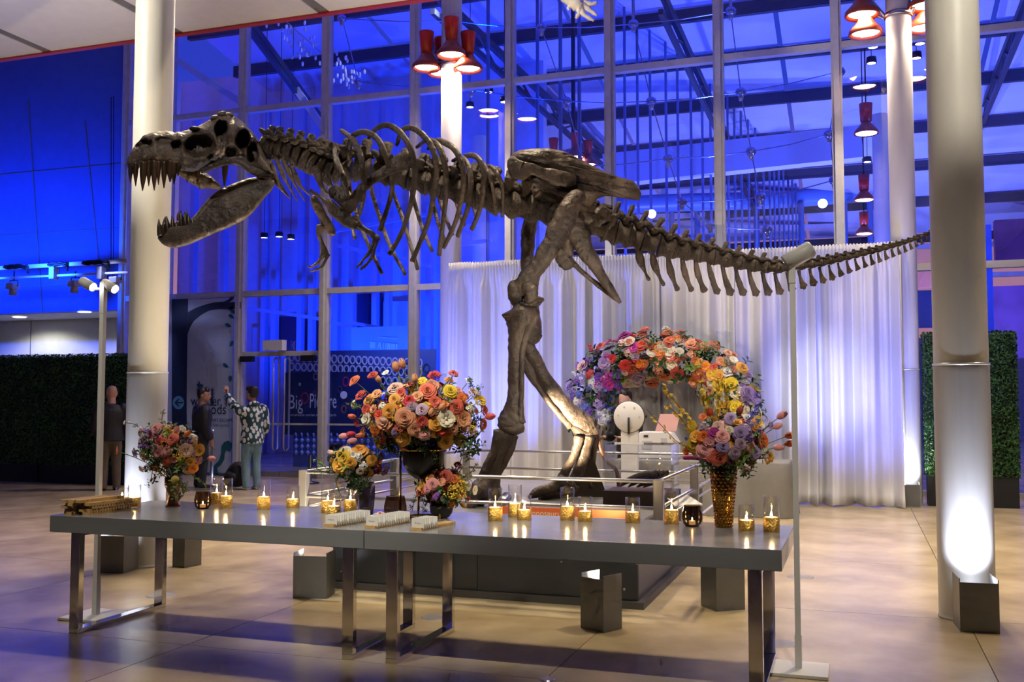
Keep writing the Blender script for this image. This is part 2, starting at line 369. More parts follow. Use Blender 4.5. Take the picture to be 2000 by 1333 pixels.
flood(-0.93, 7.36, math.radians(38), 0.23, 0.22, 0.33, 'grey floodlight box right of the plinth behind the table', 60, (-0.6, 8.8, 2.9), NEUT, 45)
# --- glass wall with mullions, transoms and panes
YW = 16.786
gw = sroot('window_1', (-5, YW, 0), 'tall glass wall with aluminium mullions')
mx = [-14.25, -13.19, -11.43, -9.56, -7.69, -5.80, -3.96, -2.08, -0.19, 1.69, 3.56, 5.43, 7.3, 9.17, 11.04, 12.9]
tz = [0.08, 3.56, 7.24, 10.6]
for x in mx:
    m = MB().b2((x - 0.085, YW - 0.10, 0), (x + 0.085, YW + 0.06, 10.6)).b2((x - 0.045, YW - 0.16, 0), (x + 0.045, YW - 0.10, 10.6))
    m.build('mullion', M_frame, gw)
for a, b in zip(mx[:-1], mx[1:]):
    for z in tz[1:3]: MB().b2((a + 0.085, YW - 0.09, z - 0.055), (b - 0.085, YW + 0.05, z + 0.055)).build('transom', M_frame, gw)
    for z0, z1 in zip(tz[:-1], tz[1:]):
        if z0 < 1 and -11.5 < a < -11.4: continue
        MB().b2((a + 0.08, YW - 0.006, z0), (b - 0.08, YW + 0.006, z1)).build('pane', M_pane, gw)
    if not -11.5 < a < -11.4: MB().b2((a + 0.085, YW - 0.06, 0), (b - 0.085, YW + 0.05, 0.08)).build('sill', M_frame, gw)
# hand rail strip across the panes
for a, b in zip(mx[:6], mx[1:7]): MB().b2((a + 0.085, YW - 0.05, 1.0), (b - 0.085, YW - 0.03, 1.035)).build('push_rail', M_frame, gw)
# double glass door between the mullions
dr = sroot('door_1', (-10.5, YW, 0), 'double glass door with steel pull bars')
MB().b2((-11.34, YW - 0.07, 2.33), (-9.65, YW + 0.05, 2.42)).build('door_head', M_frame, dr)
MB().b2((-11.34, YW - 0.006, 2.42), (-9.65, YW + 0.006, 3.5)).build('pane', M_pane, dr)
for a, b in ((-11.33, -10.51), (-10.49, -9.66)): MB().b2((a, YW - 0.01, 0.01), (b, YW + 0.01, 2.32)).build('door_leaf', M_pane, dr)
for x in (-10.62, -10.38):
    for dy in (-0.09, 0.09):
        MB().tube([(x, YW + dy * 0.2, 0.5), (x, YW + dy, 0.55), (x, YW + dy, 2.25), (x, YW + dy * 0.2, 2.3)], 0.018, 10).build('pull_bar', M_steel, dr, True)
for x in (-11.2, -9.85): MB().b2((x - 0.14, YW - 0.17, 2.22), (x + 0.14, YW - 0.07, 2.33)).build('door_closer', M_dark, dr)
for a, b in ((-11.33, -10.51), (-10.49, -9.66)): MB().b2((a, YW - 0.03, 0.0), (b, YW + 0.03, 0.1)).build('kick_plate', M_steel, dr)
tag(MB().b2((-10.78, YW - 0.24, 2.43), (-10.35, YW - 0.08, 2.63)).build('door_operator_box', mat('pale_grey_box', (0.6, 0.62, 0.66), 0.5)), 'pale grey box on top of the glass door head', 'box')
# --- side wall on the left: upper wall, soffit, recessed lower wall, joints
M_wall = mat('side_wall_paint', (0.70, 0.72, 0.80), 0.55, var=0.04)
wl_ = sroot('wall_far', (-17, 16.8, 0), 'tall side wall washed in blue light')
MB().b2((-22, 16.75, 3.34), (-14.34, 17.0, 10.6)).build('upper_wall', mat('blue_lit_wall_tint', (0.06, 0.13, 0.55), 0.55, var=0.05), wl_)  # blue wash put into the upper wall colour
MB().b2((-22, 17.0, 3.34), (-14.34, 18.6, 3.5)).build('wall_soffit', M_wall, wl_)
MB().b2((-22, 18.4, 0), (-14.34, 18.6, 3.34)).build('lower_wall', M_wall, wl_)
for q in (((-15.35, 7.4), (-14.75, 3.34)), ((-16.9, 8.0), (-16.35, 3.34)), ((-18.4, 8.2), (-17.9, 3.34))):
    MB().bar((q[0][0], 16.74, q[0][1]), (q[1][0], 16.74, q[1][1]), 0.02, 0.02, (0, 1, 0)).build('wall_joint', mat('wall_joint', (0.14, 0.15, 0.2), 0.7), wl_)
for z in (6.4, 5.05, 3.9): MB().b2((-22, 16.735, z), (-14.34, 16.75, z + 0.015)).build('wall_joint', MATS['wall_joint'], wl_)
for x in (-15.6, -18.3): MB().b2((x, 18.385, 0), (x + 0.012, 18.4, 3.34)).build('wall_joint', MATS['wall_joint'], wl_)
for u, v in ((38, 620), (165, 610)):
    p = G(u, v, 3.33)
    t = thing('recessed_light', 'oval white ceiling light in the soffit, ' + ('far left one' if u < 100 else 'one beside the lamp pole'), 'ceiling light', (p.x, p.y, 3.33), 'recessed soffit lights')
    MB().lathe([(0.14, 0), (0.155, -0.006), (0.155, 0)], 24, p, cap=False).build('trim_ring', M_white, t)
    MB().lathe([(0.0, -0.004), (0.13, -0.004)], 24, p, cap=False).build('diffuser', mat('soffit_diffuser', (1, 1, 1), 0.4, emit=(1.0, 0.96, 0.78), estr=9), t)
    light('soffit_light', 'SPOT', (p.x, p.y, 3.28), 60, (1.0, 0.95, 0.72), (p.x, p.y + 0.35, 0), 0.1, 150, 0.4)
# ================================================================== THE ATRIUM BEYOND THE GLASS
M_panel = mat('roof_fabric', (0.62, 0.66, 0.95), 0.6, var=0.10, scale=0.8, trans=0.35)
M_beam = mat('roof_beam', (0.035, 0.04, 0.07), 0.5, 0.3)
M_rod = mat('blue_grey_rod', (0.20, 0.28, 0.55), 0.35, 0.4)
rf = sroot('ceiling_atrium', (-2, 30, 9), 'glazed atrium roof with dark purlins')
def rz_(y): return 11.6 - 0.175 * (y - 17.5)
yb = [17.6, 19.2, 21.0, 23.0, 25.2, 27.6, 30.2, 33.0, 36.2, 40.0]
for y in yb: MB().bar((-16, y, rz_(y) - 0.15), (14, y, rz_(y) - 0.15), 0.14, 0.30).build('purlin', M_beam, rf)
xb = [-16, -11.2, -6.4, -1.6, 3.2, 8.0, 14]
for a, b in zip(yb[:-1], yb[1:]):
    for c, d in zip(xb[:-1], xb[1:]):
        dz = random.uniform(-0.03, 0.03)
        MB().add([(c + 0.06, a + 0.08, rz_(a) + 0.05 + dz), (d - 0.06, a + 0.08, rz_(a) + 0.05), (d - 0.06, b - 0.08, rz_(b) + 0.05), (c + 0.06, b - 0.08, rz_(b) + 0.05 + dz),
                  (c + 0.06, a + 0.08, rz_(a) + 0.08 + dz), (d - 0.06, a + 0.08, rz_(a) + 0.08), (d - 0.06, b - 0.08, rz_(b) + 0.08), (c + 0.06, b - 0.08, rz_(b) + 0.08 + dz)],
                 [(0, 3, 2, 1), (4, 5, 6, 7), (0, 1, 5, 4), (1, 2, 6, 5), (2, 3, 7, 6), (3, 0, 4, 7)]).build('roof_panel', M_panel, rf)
# raking trusses under the roof (two chords and lattice)
def truss(p0, p1, dep, lab):
    t = thing('roof_truss', lab, 'truss', p0, 'raking trusses under the atrium roof')
    p0 = Vector(p0); p1 = Vector(p1); dn = Vector((0, 0, -dep))
    MB().bar(p0, p1, 0.12, 0.16).build('top_chord', M_beam, t); MB().bar(p0 + dn, p1 + dn, 0.10, 0.12).build('bottom_chord', M_beam, t)
    n = 12
    for i in range(n):
        a = p0.lerp(p1, i / n); b = p0.lerp(p1, (i + 1) / n)
        MB().bar(a + (dn if i % 2 else Vector()), b + (Vector() if i % 2 else dn), 0.05, 0.05).build('lattice_bar', M_beam, t)
truss(C(845, -20, 20), C(1215, 330, 31), 0.45, 'dark raking truss behind the pelvis, upper left to lower right')
truss(C(1290, -20, 19.5), C(1480, 400, 33), 0.45, 'dark raking truss descending behind the tail vertebrae')
truss(C(2010, -20, 19), C(1900, 260, 30), 0.4, 'dark raking truss to the right of the near column')
truss(C(470, 20, 20), C(640, 250, 26), 0.16, 'slender pale blue truss above the dinosaur neck')
# hanging rods: a curtain of vertical tubes
rods = [1185, 1222, 1247, 1272, 1303, 1326, 1352, 1374, 1390, 1424, 1437, 1450, 1464, 1478, 1493, 1505, 1514, 1523, 1532, 1541, 1549, 1556]
for k, u in enumerate(rods):
    p = C(u, 470, 22.5 + 0.5 * k)
    o = MB().tube([(p.x, p.y, 3.0), (p.x, p.y, rz_(p.y) + 0.04)], 0.034, 8).build('hanging_rod', M_rod, None, True)
    tag(o, ORD[k] + ' slim blue tube from the left hanging beyond the glass above the drape', 'rod', 'hanging tubes in the atrium')
for k, (u, y, r) in enumerate(((1095, 19, 0.04), (1132, 19.4, 0.04), (953, 19.2, 0.04), (1000 + 50, 21, 0.04))):
    p = W(u, 300, y)
    tag(MB().tube([(p.x, p.y, 2.5), (p.x, p.y, rz_(p.y) + 0.04)], r, 8).build('hanging_rod', M_rod, None, True), ORD[k] + ' blue tube standing close behind the glass near the pelvis and ribs', 'rod', 'tubes behind the pelvis')
# cable net with ball nodes just behind the glass
M_node = mat('cable_node', (0.35, 0.42, 0.75), 0.15, 0.9)
nodes = {}
YN = 18.1
net = thing('cable_net', 'cable net with round ball clamps behind the glass wall', 'cable net', (-3, YN, 5))
rows = [(53, [668, 890, 1057, 1237, 1427]), (198, [1107, 1272, 1447]), (310, [1305, 1467]), (395, [1332, 1485]), (450, [1392, 1498])]
rows = [[(668, 36), (890, 42), (1057, 54), (1237, 47), (1427, 22)], [(700, 160), (920, 175), (1107, 198), (1272, 198), (1447, 180), (1640, 140)], [(1140, 325), (1305, 310), (1467, 296), (1620, 262)], [(1332, 394), (1485, 385), (1630, 352)], [(1387, 440), (1498, 448)]]
for row in rows:
    pts = [W(u, v, YN) for u, v in row]
    for q in pts:
        MB().ball(q, (0.10, 0.10, 0.085), 14, 8).build('ball_clamp', M_node, net, True)
        MB().lathe([(0.035, -0.1), (0.05, -0.02), (0.035, 0.02)], 12, q + Vector((0, 0, -0.06))).build('clamp_cap', M_steel, net, True)
    for a, b in zip(pts[:-1], pts[1:]): MB().tube([a, (a + b) / 2 + Vector((0, 0, -0.03)), b], 0.011, 6).build('cable', M_node, net)
for ra, rb in zip(rows[:-1], rows[1:]):
    for a in ra:
        b = min(rb, key=lambda q: abs(q[0] - a[0] - 35))
        if abs(b[0] - a[0]) < 110: MB().tube([W(*a, YN), W(*b, YN)], 0.011, 6).build('cable', M_node, net)
for a in rows[0]:
    q = W(*a, YN); MB().tube([q, q + Vector((0, 0, 3.0))], 0.03, 8).build('hanger', M_node, net)
# far end: tubular ring beam, posts, floors
M_bluepaint = mat('blue_beam', (0.12, 0.25, 0.62), 0.35)
fe = sroot('trim_1', (0, 34, 5), 'far atrium facade with a round beam')
MB().tube([C(1195, 402, 33), C(1320, 396, 33), C(1440, 393, 33), C(1560, 388, 33.5), C(1700, 378, 34), C(2010, 372, 35)], 0.30, 14, 3).build('ring_beam', M_bluepaint, fe, True)
for u in (1312, 1362, 1478, 1565, 1650, 1700):
    p = C(u, 450, 33.2); MB().tube([(p.x, p.y, 0), (p.x, p.y, C(u, 395, 33.2).z)], 0.10, 10).build('post', M_bluepaint, fe, True)
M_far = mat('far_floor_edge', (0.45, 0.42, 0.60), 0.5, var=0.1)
for v, d in ((425, 36), (455, 36.5), (500, 37), (560, 37)):
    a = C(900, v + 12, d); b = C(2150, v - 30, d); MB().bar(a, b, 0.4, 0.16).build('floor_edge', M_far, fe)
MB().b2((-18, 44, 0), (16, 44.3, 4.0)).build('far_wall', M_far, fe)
for (u0, v0, u1, v1, d, nm_, c_) in ((1790, 525, 1850, 562, 30, 'orange_fascia', (.8, .28, .16)), (1785, 568, 1850, 640, 31, 'dark_bay', (.02, .03, .12)), (1930, 560, 2080, 700, 29, 'purple_bay', (.16, .06, .24)), (1915, 440, 1935, 700, 24, 'blue_pier', (.1, .2, .6)), (1945, 430, 2080, 520, 33, 'plum_bay', (.14, .04, .14))):
    a = C(u0, v1, d); b = C(u1, v0, d); MB().b2((a.x, a.y, a.z), (b.x, a.y + .4, b.z)).build(nm_, mat(nm_, c_, .5, var=.2, scale=2), fe)
# pale bulkhead crossing under the roof
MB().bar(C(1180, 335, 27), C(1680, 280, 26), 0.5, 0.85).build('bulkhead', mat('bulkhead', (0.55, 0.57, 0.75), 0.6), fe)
# upper storey block and stair on the left of the atrium
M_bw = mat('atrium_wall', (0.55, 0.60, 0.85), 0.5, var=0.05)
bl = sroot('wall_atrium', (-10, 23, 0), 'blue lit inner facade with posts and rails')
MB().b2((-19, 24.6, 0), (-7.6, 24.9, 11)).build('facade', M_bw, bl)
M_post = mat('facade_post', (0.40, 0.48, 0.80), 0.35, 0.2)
for u in (520, 540, 590, 612, 660, 690, 735, 760, 840, 380, 440):
    p = W(u, 400, 23.6); MB().b2((p.x - 0.07, 23.5, 0), (p.x + 0.07, 23.7, 9.5)).build('facade_post', M_post, bl)
for (u0, v0, u1, v1) in ((487, 603, 618, 622), (618, 622, 690, 640), (690, 632, 832, 655), (880, 480, 960, 470), (660, 480, 840, 520), (650, 452, 830, 420)):
    MB().bar(W(u0, v0, 22.8), W(u1, v1, 22.8), 0.08, 0.09).build('facade_rail', M_post, bl)
for (u0, v0, u1, v1) in ((495, 55, 640, 262), (350, 120, 470, 200)):
    MB().bar(W(u0, v0, 20.5), W(u1, v1, 20.5), 0.10, 0.16).build('stair_stringer', mat('stair_white', (0.75, 0.78, 0.95), 0.4), bl)
M_dim = mat('dim_opening', (0.02, 0.03, 0.10), 0.4)
for (u0, v0, u1, v1) in ((540, 620, 640, 690), (700, 575, 745, 640), (750, 590, 800, 650), (495, 640, 520, 830)):
    a = W(u0, v0, 24.5); b = W(u1, v1, 24.5); MB().b2((a.x, 24.45, b.z), (b.x, 24.6, a.z)).build('dark_window', M_dim if u0 not in (495, 750) else mat('lit_window', (0.5, 0.6, 0.9), 0.3), bl)
# glittering hanging artwork upper left
M_spark = mat('crystal', (0.9, 0.93, 1.0), 0.08, 0.2)
art = thing('hanging_artwork', 'glittering strips of small white crystals hanging high behind the glass', 'hanging art', W(620, 90, 20), None)
a_ = random.Random(3); pts_ = []
for i in range(90):
    t_ = a_.random(); u_ = 545 + 160 * t_ + a_.gauss(0, 14); v_ = 40 + 125 * t_ + a_.gauss(0, 16)
    pts_.append(W(u_, v_, 20 + a_.uniform(-0.5, 0.5)))
for q in pts_: MB().ball(q, (0.035, 0.035, 0.06), 5, 3).build('crystal', M_spark, art)
MB().tube([W(540, 25, 20), W(720, 185, 20)], 0.012, 5).build('wire', M_steel, art)
light('art_spot', 'SPOT', (-7.5, 18.2, 9.4), 260, (0.85, 0.9, 1), W(620, 90, 20), 0.05, 34, 0.5)
# white sculpture fragment dangling from the ceiling, top centre
M_bone2 = mat('white_bone', (0.88, 0.82, 0.66), 0.5, var=0.06)
sk = thing('hanging_hand_cast', 'white skeletal hand cast hanging above the centre at the top edge', 'bone cast', C(1130, 0, 13))
for pts in (((1100, -40, 22), (1118, 0, 16), (1135, 12, 10)), ((1128, 8, 7), (1131, 24, 5), (1125, 36, 3)), ((1133, 12, 7), (1140, 28, 5), (1160, 40, 3)), ((1136, 8, 6), (1152, 20, 5), (1166, 30, 3)), ((1138, 2, 6), (1155, 8, 5), (1166, 4, 3)), ((1130, 10, 6), (1112, 12, 4), (1110, 20, 2))):
    ss = sm(pts, 4); MB().loft([C(q[0], q[1], 13) for q in ss], [(q[2] * 13 / FPX * (1 + 0.25 * math.sin(i * 2.4))) for i, q in enumerate(ss)], 8).build('finger_bone', M_bone2, sk, True)
MB().tube([C(1105, -35, 13), C(1105, -35, 13) + Vector((0, 0, 5))], 0.006, 6).build('wire', M_steel, sk)
light('cast_spot', 'SPOT', (-4.6, 10.4, 6.6), 120, NEUT, C(1130, 5, 13), 0.05, 18, 0.5)
# --- red floodlight clusters on columns
M_bell = mat('lamp_bell', (0.45, 0.09, 0.04), 0.35, 0.3); M_cup = mat('lamp_cup', (0.75, 0.045, 0.02), 0.35, 0.0)
M_lamp = mat('lamp_glow', (1, 1, 1), 0.3, emit=(1.0, 0.72, 0.55), estr=22)
def lamp_cluster(cx, cy, z, offs, lab, s=1.0, energy=0):
    t = thing('lamp_cluster', lab, 'lamp cluster', (cx, cy, z), 'red lamp clusters on columns')
    MB().lathe([(0.185 * s, -0.03), (0.2 * s, -0.03), (0.2 * s, 0.03), (0.185 * s, 0.03)], 28, (cx, cy, z + 0.05), cap=False).build('collar', M_steel, t, True)
    for dx, dy, dz in offs:
        q = Vector((cx + dx, cy + dy, z + dz))
        be = MB().lathe([(0.07 * s, 0.26 * s), (0.10 * s, 0.24 * s), (0.14 * s, 0.17 * s), (0.21 * s, 0.09 * s), (0.24 * s, 0.06 * s), (0.25 * s, 0.0), (0.235 * s, -0.015 * s), (0.2 * s, 0.03 * s), (0.08 * s, 0.2 * s)], 22, q, cap=False).build('lamp_bell', M_bell, t, True)
        cup = MB().lathe([(0.0, 0.25 * s), (0.09 * s, 0.25 * s), (0.125 * s, 0.60 * s), (0.13 * s, 0.63 * s), (0.11 * s, 0.63 * s), (0.0, 0.6 * s)], 18, q).build('lamp_cup', M_cup, None, True)
        cup.parent = be; lens = MB().lathe([(0.0, 0.03 * s), (0.19 * s, 0.03 * s)], 20, q, cap=False).build('lens', M_lamp, None); lens.parent = be
        v = Vector((dx, dy, 0)); v = v.normalized() if v.length > 0 else Vector((1, 0, 0))
        MB().tube([Vector((cx, cy, z + 0.05)) + v * 0.19 * s, q + Vector((0, 0, 0.3 * s)) - v * 0.08 * s], 0.025 * s, 8).build('bracket', M_steel, t, True)
        if energy: light('cluster_light', 'SPOT', q + Vector((0, 0, -0.03)), energy, (1, 0.82, 0.62), (q.x, q.y - 0.2, 0), 0.12, 110, 0.5)
p = C(864, 130, 16.3)
lamp_cluster(-6.37, 15.35, W(864, 128, 15.2).z, [(-0.42, -0.1, 0.0), (0.17, -0.42, 0.05), (0.36, -0.15, -0.12), (-0.3, 0.25, 0.0)], 'four red bell lamps around the white column above the ribs', 1.0, 170)
lamp_cluster(0.70, 15.35, W(1757, 30, 15.2).z, [(-0.5, -0.1, 0.08), (-0.45, 0.1, -0.14), (0.38, -0.1, 0.1), (0.36, 0.2, -0.12)], 'red bell lamps around the far right column at the top', 1.0, 170)
q = W(1120, 300, 22); lamp_cluster(q.x, q.y, q.z, [(-0.45, -0.1, -0.2), (0.1, -0.2, -0.15), (0.35, 0, -0.3)], 'dim red lamp cups beyond the glass above the pelvis', 0.9)
MB().tube([(q.x, q.y, q.z), (q.x, q.y, rz_(q.y) + 0.04)], 0.05, 8).build('hanger_pole', M_dark, bpy.data.objects['lamp_cluster.002'])
for (u, v, y, lab) in ((1692, 262, 21, 'red hanging lamp beyond the glass left of the far column, upper one'), (1688, 392, 25, 'red hanging lamp beyond the glass left of the far column, middle one'), (1688, 458, 29, 'red hanging lamp beyond the glass just above the drape end'), (1738, 458, 30, 'red hanging lamp beyond the glass touching the far column')):
    q = W(u, v, y); t = thing('hanging_lamp', lab, 'lamp', q, 'red hanging lamps beyond the glass')
    MB().lathe([(0.07, 0.26), (0.14, 0.17), (0.23, 0.06), (0.24, 0.0), (0.2, 0.03)], 18, q, cap=False).build('lamp_bell', M_bell, t, True)
    MB().lathe([(0.0, 0.25), (0.11, 0.25), (0.13, 0.62), (0.0, 0.62)], 16, q).build('lamp_cup', M_cup, t, True)
    MB().lathe([(0.0, 0.01), (0.2, 0.01)], 16, q, cap=False).build('lens', M_lamp, t)
    MB().tube([q + Vector((0, 0, 0.6)), Vector((q.x, q.y, rz_(q.y) + 0.04))], 0.015, 6).build('stem', M_dark, t)
for k, (u, v, y) in enumerate(((1705, 93, 19), (1702, 124, 20), (1797, 86, 19), (1790, 114, 20), (1694, 317, 24), (955, 181, 20), (888, 190, 19.5), (918, 210, 21), (985, 200, 20), (516, 465, 21), (545, 463, 21), (568, 468, 21))):  # the left three are lamps added in place of oval reflections
    q = W(u, v, y)
    t = thing('downlight_or_reflection', '%s small round lit downlight beyond the glass ' % ORD[k] + ('near the dinosaur back' if 800 < u < 1000 else 'below the dinosaur jaw, standing in for a reflection' if u < 800 else 'by the far right column'), 'downlight', q, 'downlights beyond the glass, ' + ('middle' if 800 < u < 1000 else 'left' if u < 800 else 'right'))
    MB().lathe([(0.08, 0.0), (0.1, 0.0), (0.09, 0.12), (0.0, 0.12)], 16, q, cap=False).build('housing', M_dark, t, True)
    MB().lathe([(0.0, 0.005), (0.08, 0.005)], 14, q, cap=False).build('lens', mat('downlight_glow', (1, 1, 1), 0.3, emit=(1.0, 0.88, 0.85), estr=10), t)
    MB().tube([q + Vector((0, 0, 0.12)), Vector((q.x, q.y, rz_(q.y) + 0.04))], 0.008, 6).build('stem', M_dark, t)
# --- sign and ring screen beyond the doors
M_ring = mat('ring_screen', (0.72, 0.76, 1.0), 0.3, 0.2)
YS = 19.4
sg = thing('exhibit_sign', 'dark navy exhibit sign with large white lettering behind the glass', 'sign', W(650, 800, YS))
a = W(556, 728, YS); b = W(742, 852, YS)
M_navy = mat('navy_print', (0.012, 0.025, 0.12), 0.35)
MB().b2((a.x, YS, b.z), (b.x, YS + 0.06, a.z)).build('sign_panel', M_navy, sg)
M_letter = mat('white_letter', (0.82, 0.85, 0.92), 0.5); M_pink = mat('magenta_print', (0.45, 0.03, 0.15), 0.4)
X = Vector((1, 0, 0))
q = W(563, 799, YS); words('lettering', 'Big', M_letter, sg, (q.x, YS - 0.005, q.z), X, ZZ, 0.46, fit=W(590, 799, YS).x - q.x)
q = W(604, 797, YS); words('lettering', 'Picture', M_letter, sg, (q.x, YS - 0.005, q.z), X, ZZ, 0.46, fit=W(656, 797, YS).x - q.x)
q = W(564, 813, YS); words('tagline', 'Remarkable stories of life on Earth', M_letter, sg, (q.x, YS - 0.005, q.z), X, ZZ, 0.085, fit=W(656, 813, YS).x - q.x)
def ring(c, r, t, m, name, par, sx=0.8, n=12):
    vs = []; fs = []
    for i in range(n):
        th = 2 * PI * i / n
        for rr, dy in ((r, 0), (r - t, 0), (r - t, 0.03), (r, 0.03)): vs.append((c[0] + rr * sx * math.cos(th), c[1] + dy, c[2] + rr * math.sin(th)))
    for i in range(n):
        j = (i + 1) % n
        for k in range(4): fs.append((i * 4 + k, j * 4 + k, j * 4 + (k + 1) % 4, i * 4 + (k + 1) % 4))
    return MB().add(vs, fs).build(name, m, par)
q = W(596, 778, YS); ring((q.x, YS - 0.02, q.z), 0.135, 0.035, M_pink, 'sign_ring', sg, 0.75, 16)
for u, v, r, c in ((617, 736, 0.09, (0.25, 0.2, 0.35)), (664, 761, 0.08, (0.12, 0.05, 0.2)), (676, 746, 0.12, (0.3, 0.03, 0.2)), (672, 800, 0.09, (0.3, 0.12, 0.12)), (586, 751, 0.035, (0.8, 0.8, 0.8))):
    q = W(u, v, YS); ring((q.x, YS - 0.02, q.z), r, r * 0.35, mat('ring_%d' % u, c, 0.4), 'sign_ring', sg, 0.75)
q = W(672, 772, YS); MB().lathe([(0, 0), (0.085, 0), (0.085, 0.01), (0, 0.01)], 16, (0, 0, 0), Matrix.Translation((q.x, YS - 0.01, q.z)) @ Matrix.Rotation(PI / 2, 4, 'X')).build('sign_disc', M_letter, sg)
scr = thing('ring_screen', 'perforated screen of pale interlocking rings behind the glass above the sign', 'screen', W(690, 720, YS))
rm = {}
def ringrow(us, v, r, par, dv=0.0, every=None):
    for k, u in enumerate(us):
        q = W(u, v + dv * (u - us[0]), YS + 0.02); ring((q.x, YS + 0.02, q.z), r, r * 0.3, M_ring, 'screen_ring', par, 0.72)
rowu = [569 + 11.9 * k for k in range(22)]
for rr in range(2): ringrow(rowu, 698 + rr * 18.5, 0.098, scr, 0.045)
ringrow([u for u in rowu if u > 690], 742, 0.098, scr, 0.04)
a = W(548, 686, YS); b = W(842, 745, YS)
MB().b2((a.x, YS + 0.25, b.z - 0.2), (b.x, YS + 0.28, a.z)).build('backing', mat('screen_back', (0.06, 0.12, 0.45), 0.4), scr)
low = thing('sparkling_counter', 'low counter faced with glittering blue pressed-glass tiles behind the doors', 'counter', W(635, 900, YS))
a = W(572, 842, YS); b = W(760, 892, YS)
MB().b2((a.x, YS + 0.02, 0.0), (b.x, YS + 0.5, a.z)).build('counter_body', mat('counter_blue', (0.04, 0.08, 0.35), 0.3), low)
M_tile = mat('glass_tile', (0.45, 0.55, 1.0), 0.08, 0.5)
for i in range(16):
    for j in range(4):
        x = a.x + (b.x - a.x) * (i + 0.5) / 16; z = a.z - 0.07 - j * 0.135; s = 0.055
        MB().add([(x, YS - 0.03, z), (x - s, YS + 0.02, z), (x, YS + 0.02, z + s * 1.2), (x + s, YS + 0.02, z), (x, YS + 0.02, z - s * 1.2)], [(0, 2, 1), (0, 3, 2), (0, 4, 3), (0, 1, 4)]).build('glass_tile', M_tile, low)
# waisted stool by the counter
q = G(608, 925); st = thing('waisted_stool', 'dark waisted stool standing behind the glass near the flowers', 'stool', (q.x, YS - 0.7, 0))
MB().lathe([(0.2, 0), (0.19, 0.05), (0.11, 0.3), (0.17, 0.5)], 20, (q.x, YS - 0.7, 0)).build('stool_body', mat('stool_plum', (0.10, 0.03, 0.06), 0.35), st, True)
MB().lathe([(0.17, 0.5), (0.22, 0.54), (0.21, 0.57), (0, 0.57)], 20, (q.x, YS - 0.7, 0)).build('stool_top', mat('stool_dark', (0.03, 0.02, 0.04), 0.3), st, True)
# pale board standing in for a reflection of white writing above the ring screen
brd = thing('lettering_reflection', 'pale blue board standing in for the reflection of white lettering above the ring screen', 'sign', W(750, 675, 22.4))
a = W(686, 640, 22.4); b = W(806, 700, 22.4)
MB().b2((a.x, 22.4, b.z), (b.x, 22.45, a.z)).build('board', mat('reflection_blue', (0.42, 0.5, 0.9), 0.35), brd)
def stroke(u0, v0, u1, v1, w): # blurred strokes of the mirrored writing
    a_ = W(u0, v0, 22.39); b_ = W(u1, v1, 22.39); MB().bar((a_.x, 22.39, a_.z), (b_.x, 22.39, b_.z), w, 0.006, (0, 1, 0)).build('letter_stroke', M_letter, brd)
for k, (u, w, sl) in enumerate(((724, .05, 1), (728, .05, 1), (732, .03, 0), (738, .03, 3), (744, .04, -2), (748, .03, 2), (752, .03, 3), (757, .04, 1), (761, .05, 0), (765, .04, 1), (769, .05, 1), (774, .04, 1))):
    stroke(u + sl, 667 + 0.1 * (u - 720), u, 680 + 0.09 * (u - 720), w)
for u in range(738, 776, 4): stroke(u, 659 + 0.08 * (u - 738), u + 2.5, 659 + 0.08 * (u - 738), 0.03)
# --- printed banner on the glass left of the doors
YB = YW - 0.12
bn = thing('printed_banner', 'tall pale banner with a dark tree, falling leaves and a squirrel', 'banner', (-12.3, YB, 0))
MB().b2((-13.09, YB, 0.06), (-11.53, YB + 0.012, 3.48)).build('banner_sheet', mat('banner_pale', (0.42, 0.48, 0.52), 0.6), bn)
M_teal = mat('teal_print', (0.01, 0.10, 0.11), 0.6); M_ink = mat('navy_ink', (0.008, 0.018, 0.05), 0.6)
def flat(name, pts, m, par=bn, dy=0.0): # print in banner plane from pixels
    P = [W(u, v, YB) for u, v in pts]
    return MB().prism([(p_.x, p_.z) for p_ in P], (0, YB - 0.004 - dy, 0), (1, 0, 0), (0, 0, 1), 0.006).build(name, m, par)
def bz(X_, Y_): return (330 + X_ * 0.15748, 570 + Y_ * 0.15748)
flat('tree_trunk', [(336, 585), (367, 584), (366.5, 640), (364.5, 780), (366, 952), (336, 955)], M_ink)
arc_o = [(240, 255), (330, 205), (440, 165), (560, 135), (680, 128), (740, 100), (765, 68), (812, 66), (800, 95), (750, 132), (888, 128)]
arc_i = [(888, 212), (780, 220), (620, 214), (500, 232), (400, 285), (310, 360), (262, 440), (235, 520)]
flat('tree_branch', [bz(*q) for q in arc_o + arc_i], M_ink, dy=0.001)
for cx, cy, an in ((775, 213, 0.3), (815, 256, -0.2), (772, 305, -0.6), (730, 415, -0.8), (780, 640, 0.9), (700, 915, -0.4), (760, 1076, 0.4)):
    pts = []
    for k in range(10):
        th = 2 * PI * k / 10; x = 34 * math.cos(th); y = 22 * math.sin(th)
        if k == 0: x = 48
        pts.append(bz(cx + x * math.cos(an + 1.2) - y * math.sin(an + 1.2), cy + x * math.sin(an + 1.2) + y * math.cos(an + 1.2)))
    flat('leaf_print', pts, M_teal, dy=0.001)
flat('bird_print', [bz(*q) for q in ((335, 1225), (360, 1190), (340, 1135), (365, 1150), (372, 1100), (392, 1150), (428, 1155), (425, 1172), (395, 1185), (370, 1215))], M_teal)
cc = (349, 787); flat('arrow_disc', [(cc[0] + 11 * math.cos(2 * PI * k / 20), cc[1] + 13 * math.sin(2 * PI * k / 20)) for k in range(20)], mat('disc_blue', (0.12, 0.32, 0.42), 0.5), dy=0.002)
flat('arrow_sign', [(341, 787), (349, 779), (351, 781), (346, 785.5), (358, 785.5), (358, 788.5), (346, 788.5), (351, 793), (349, 795)], M_ink, dy=0.004)
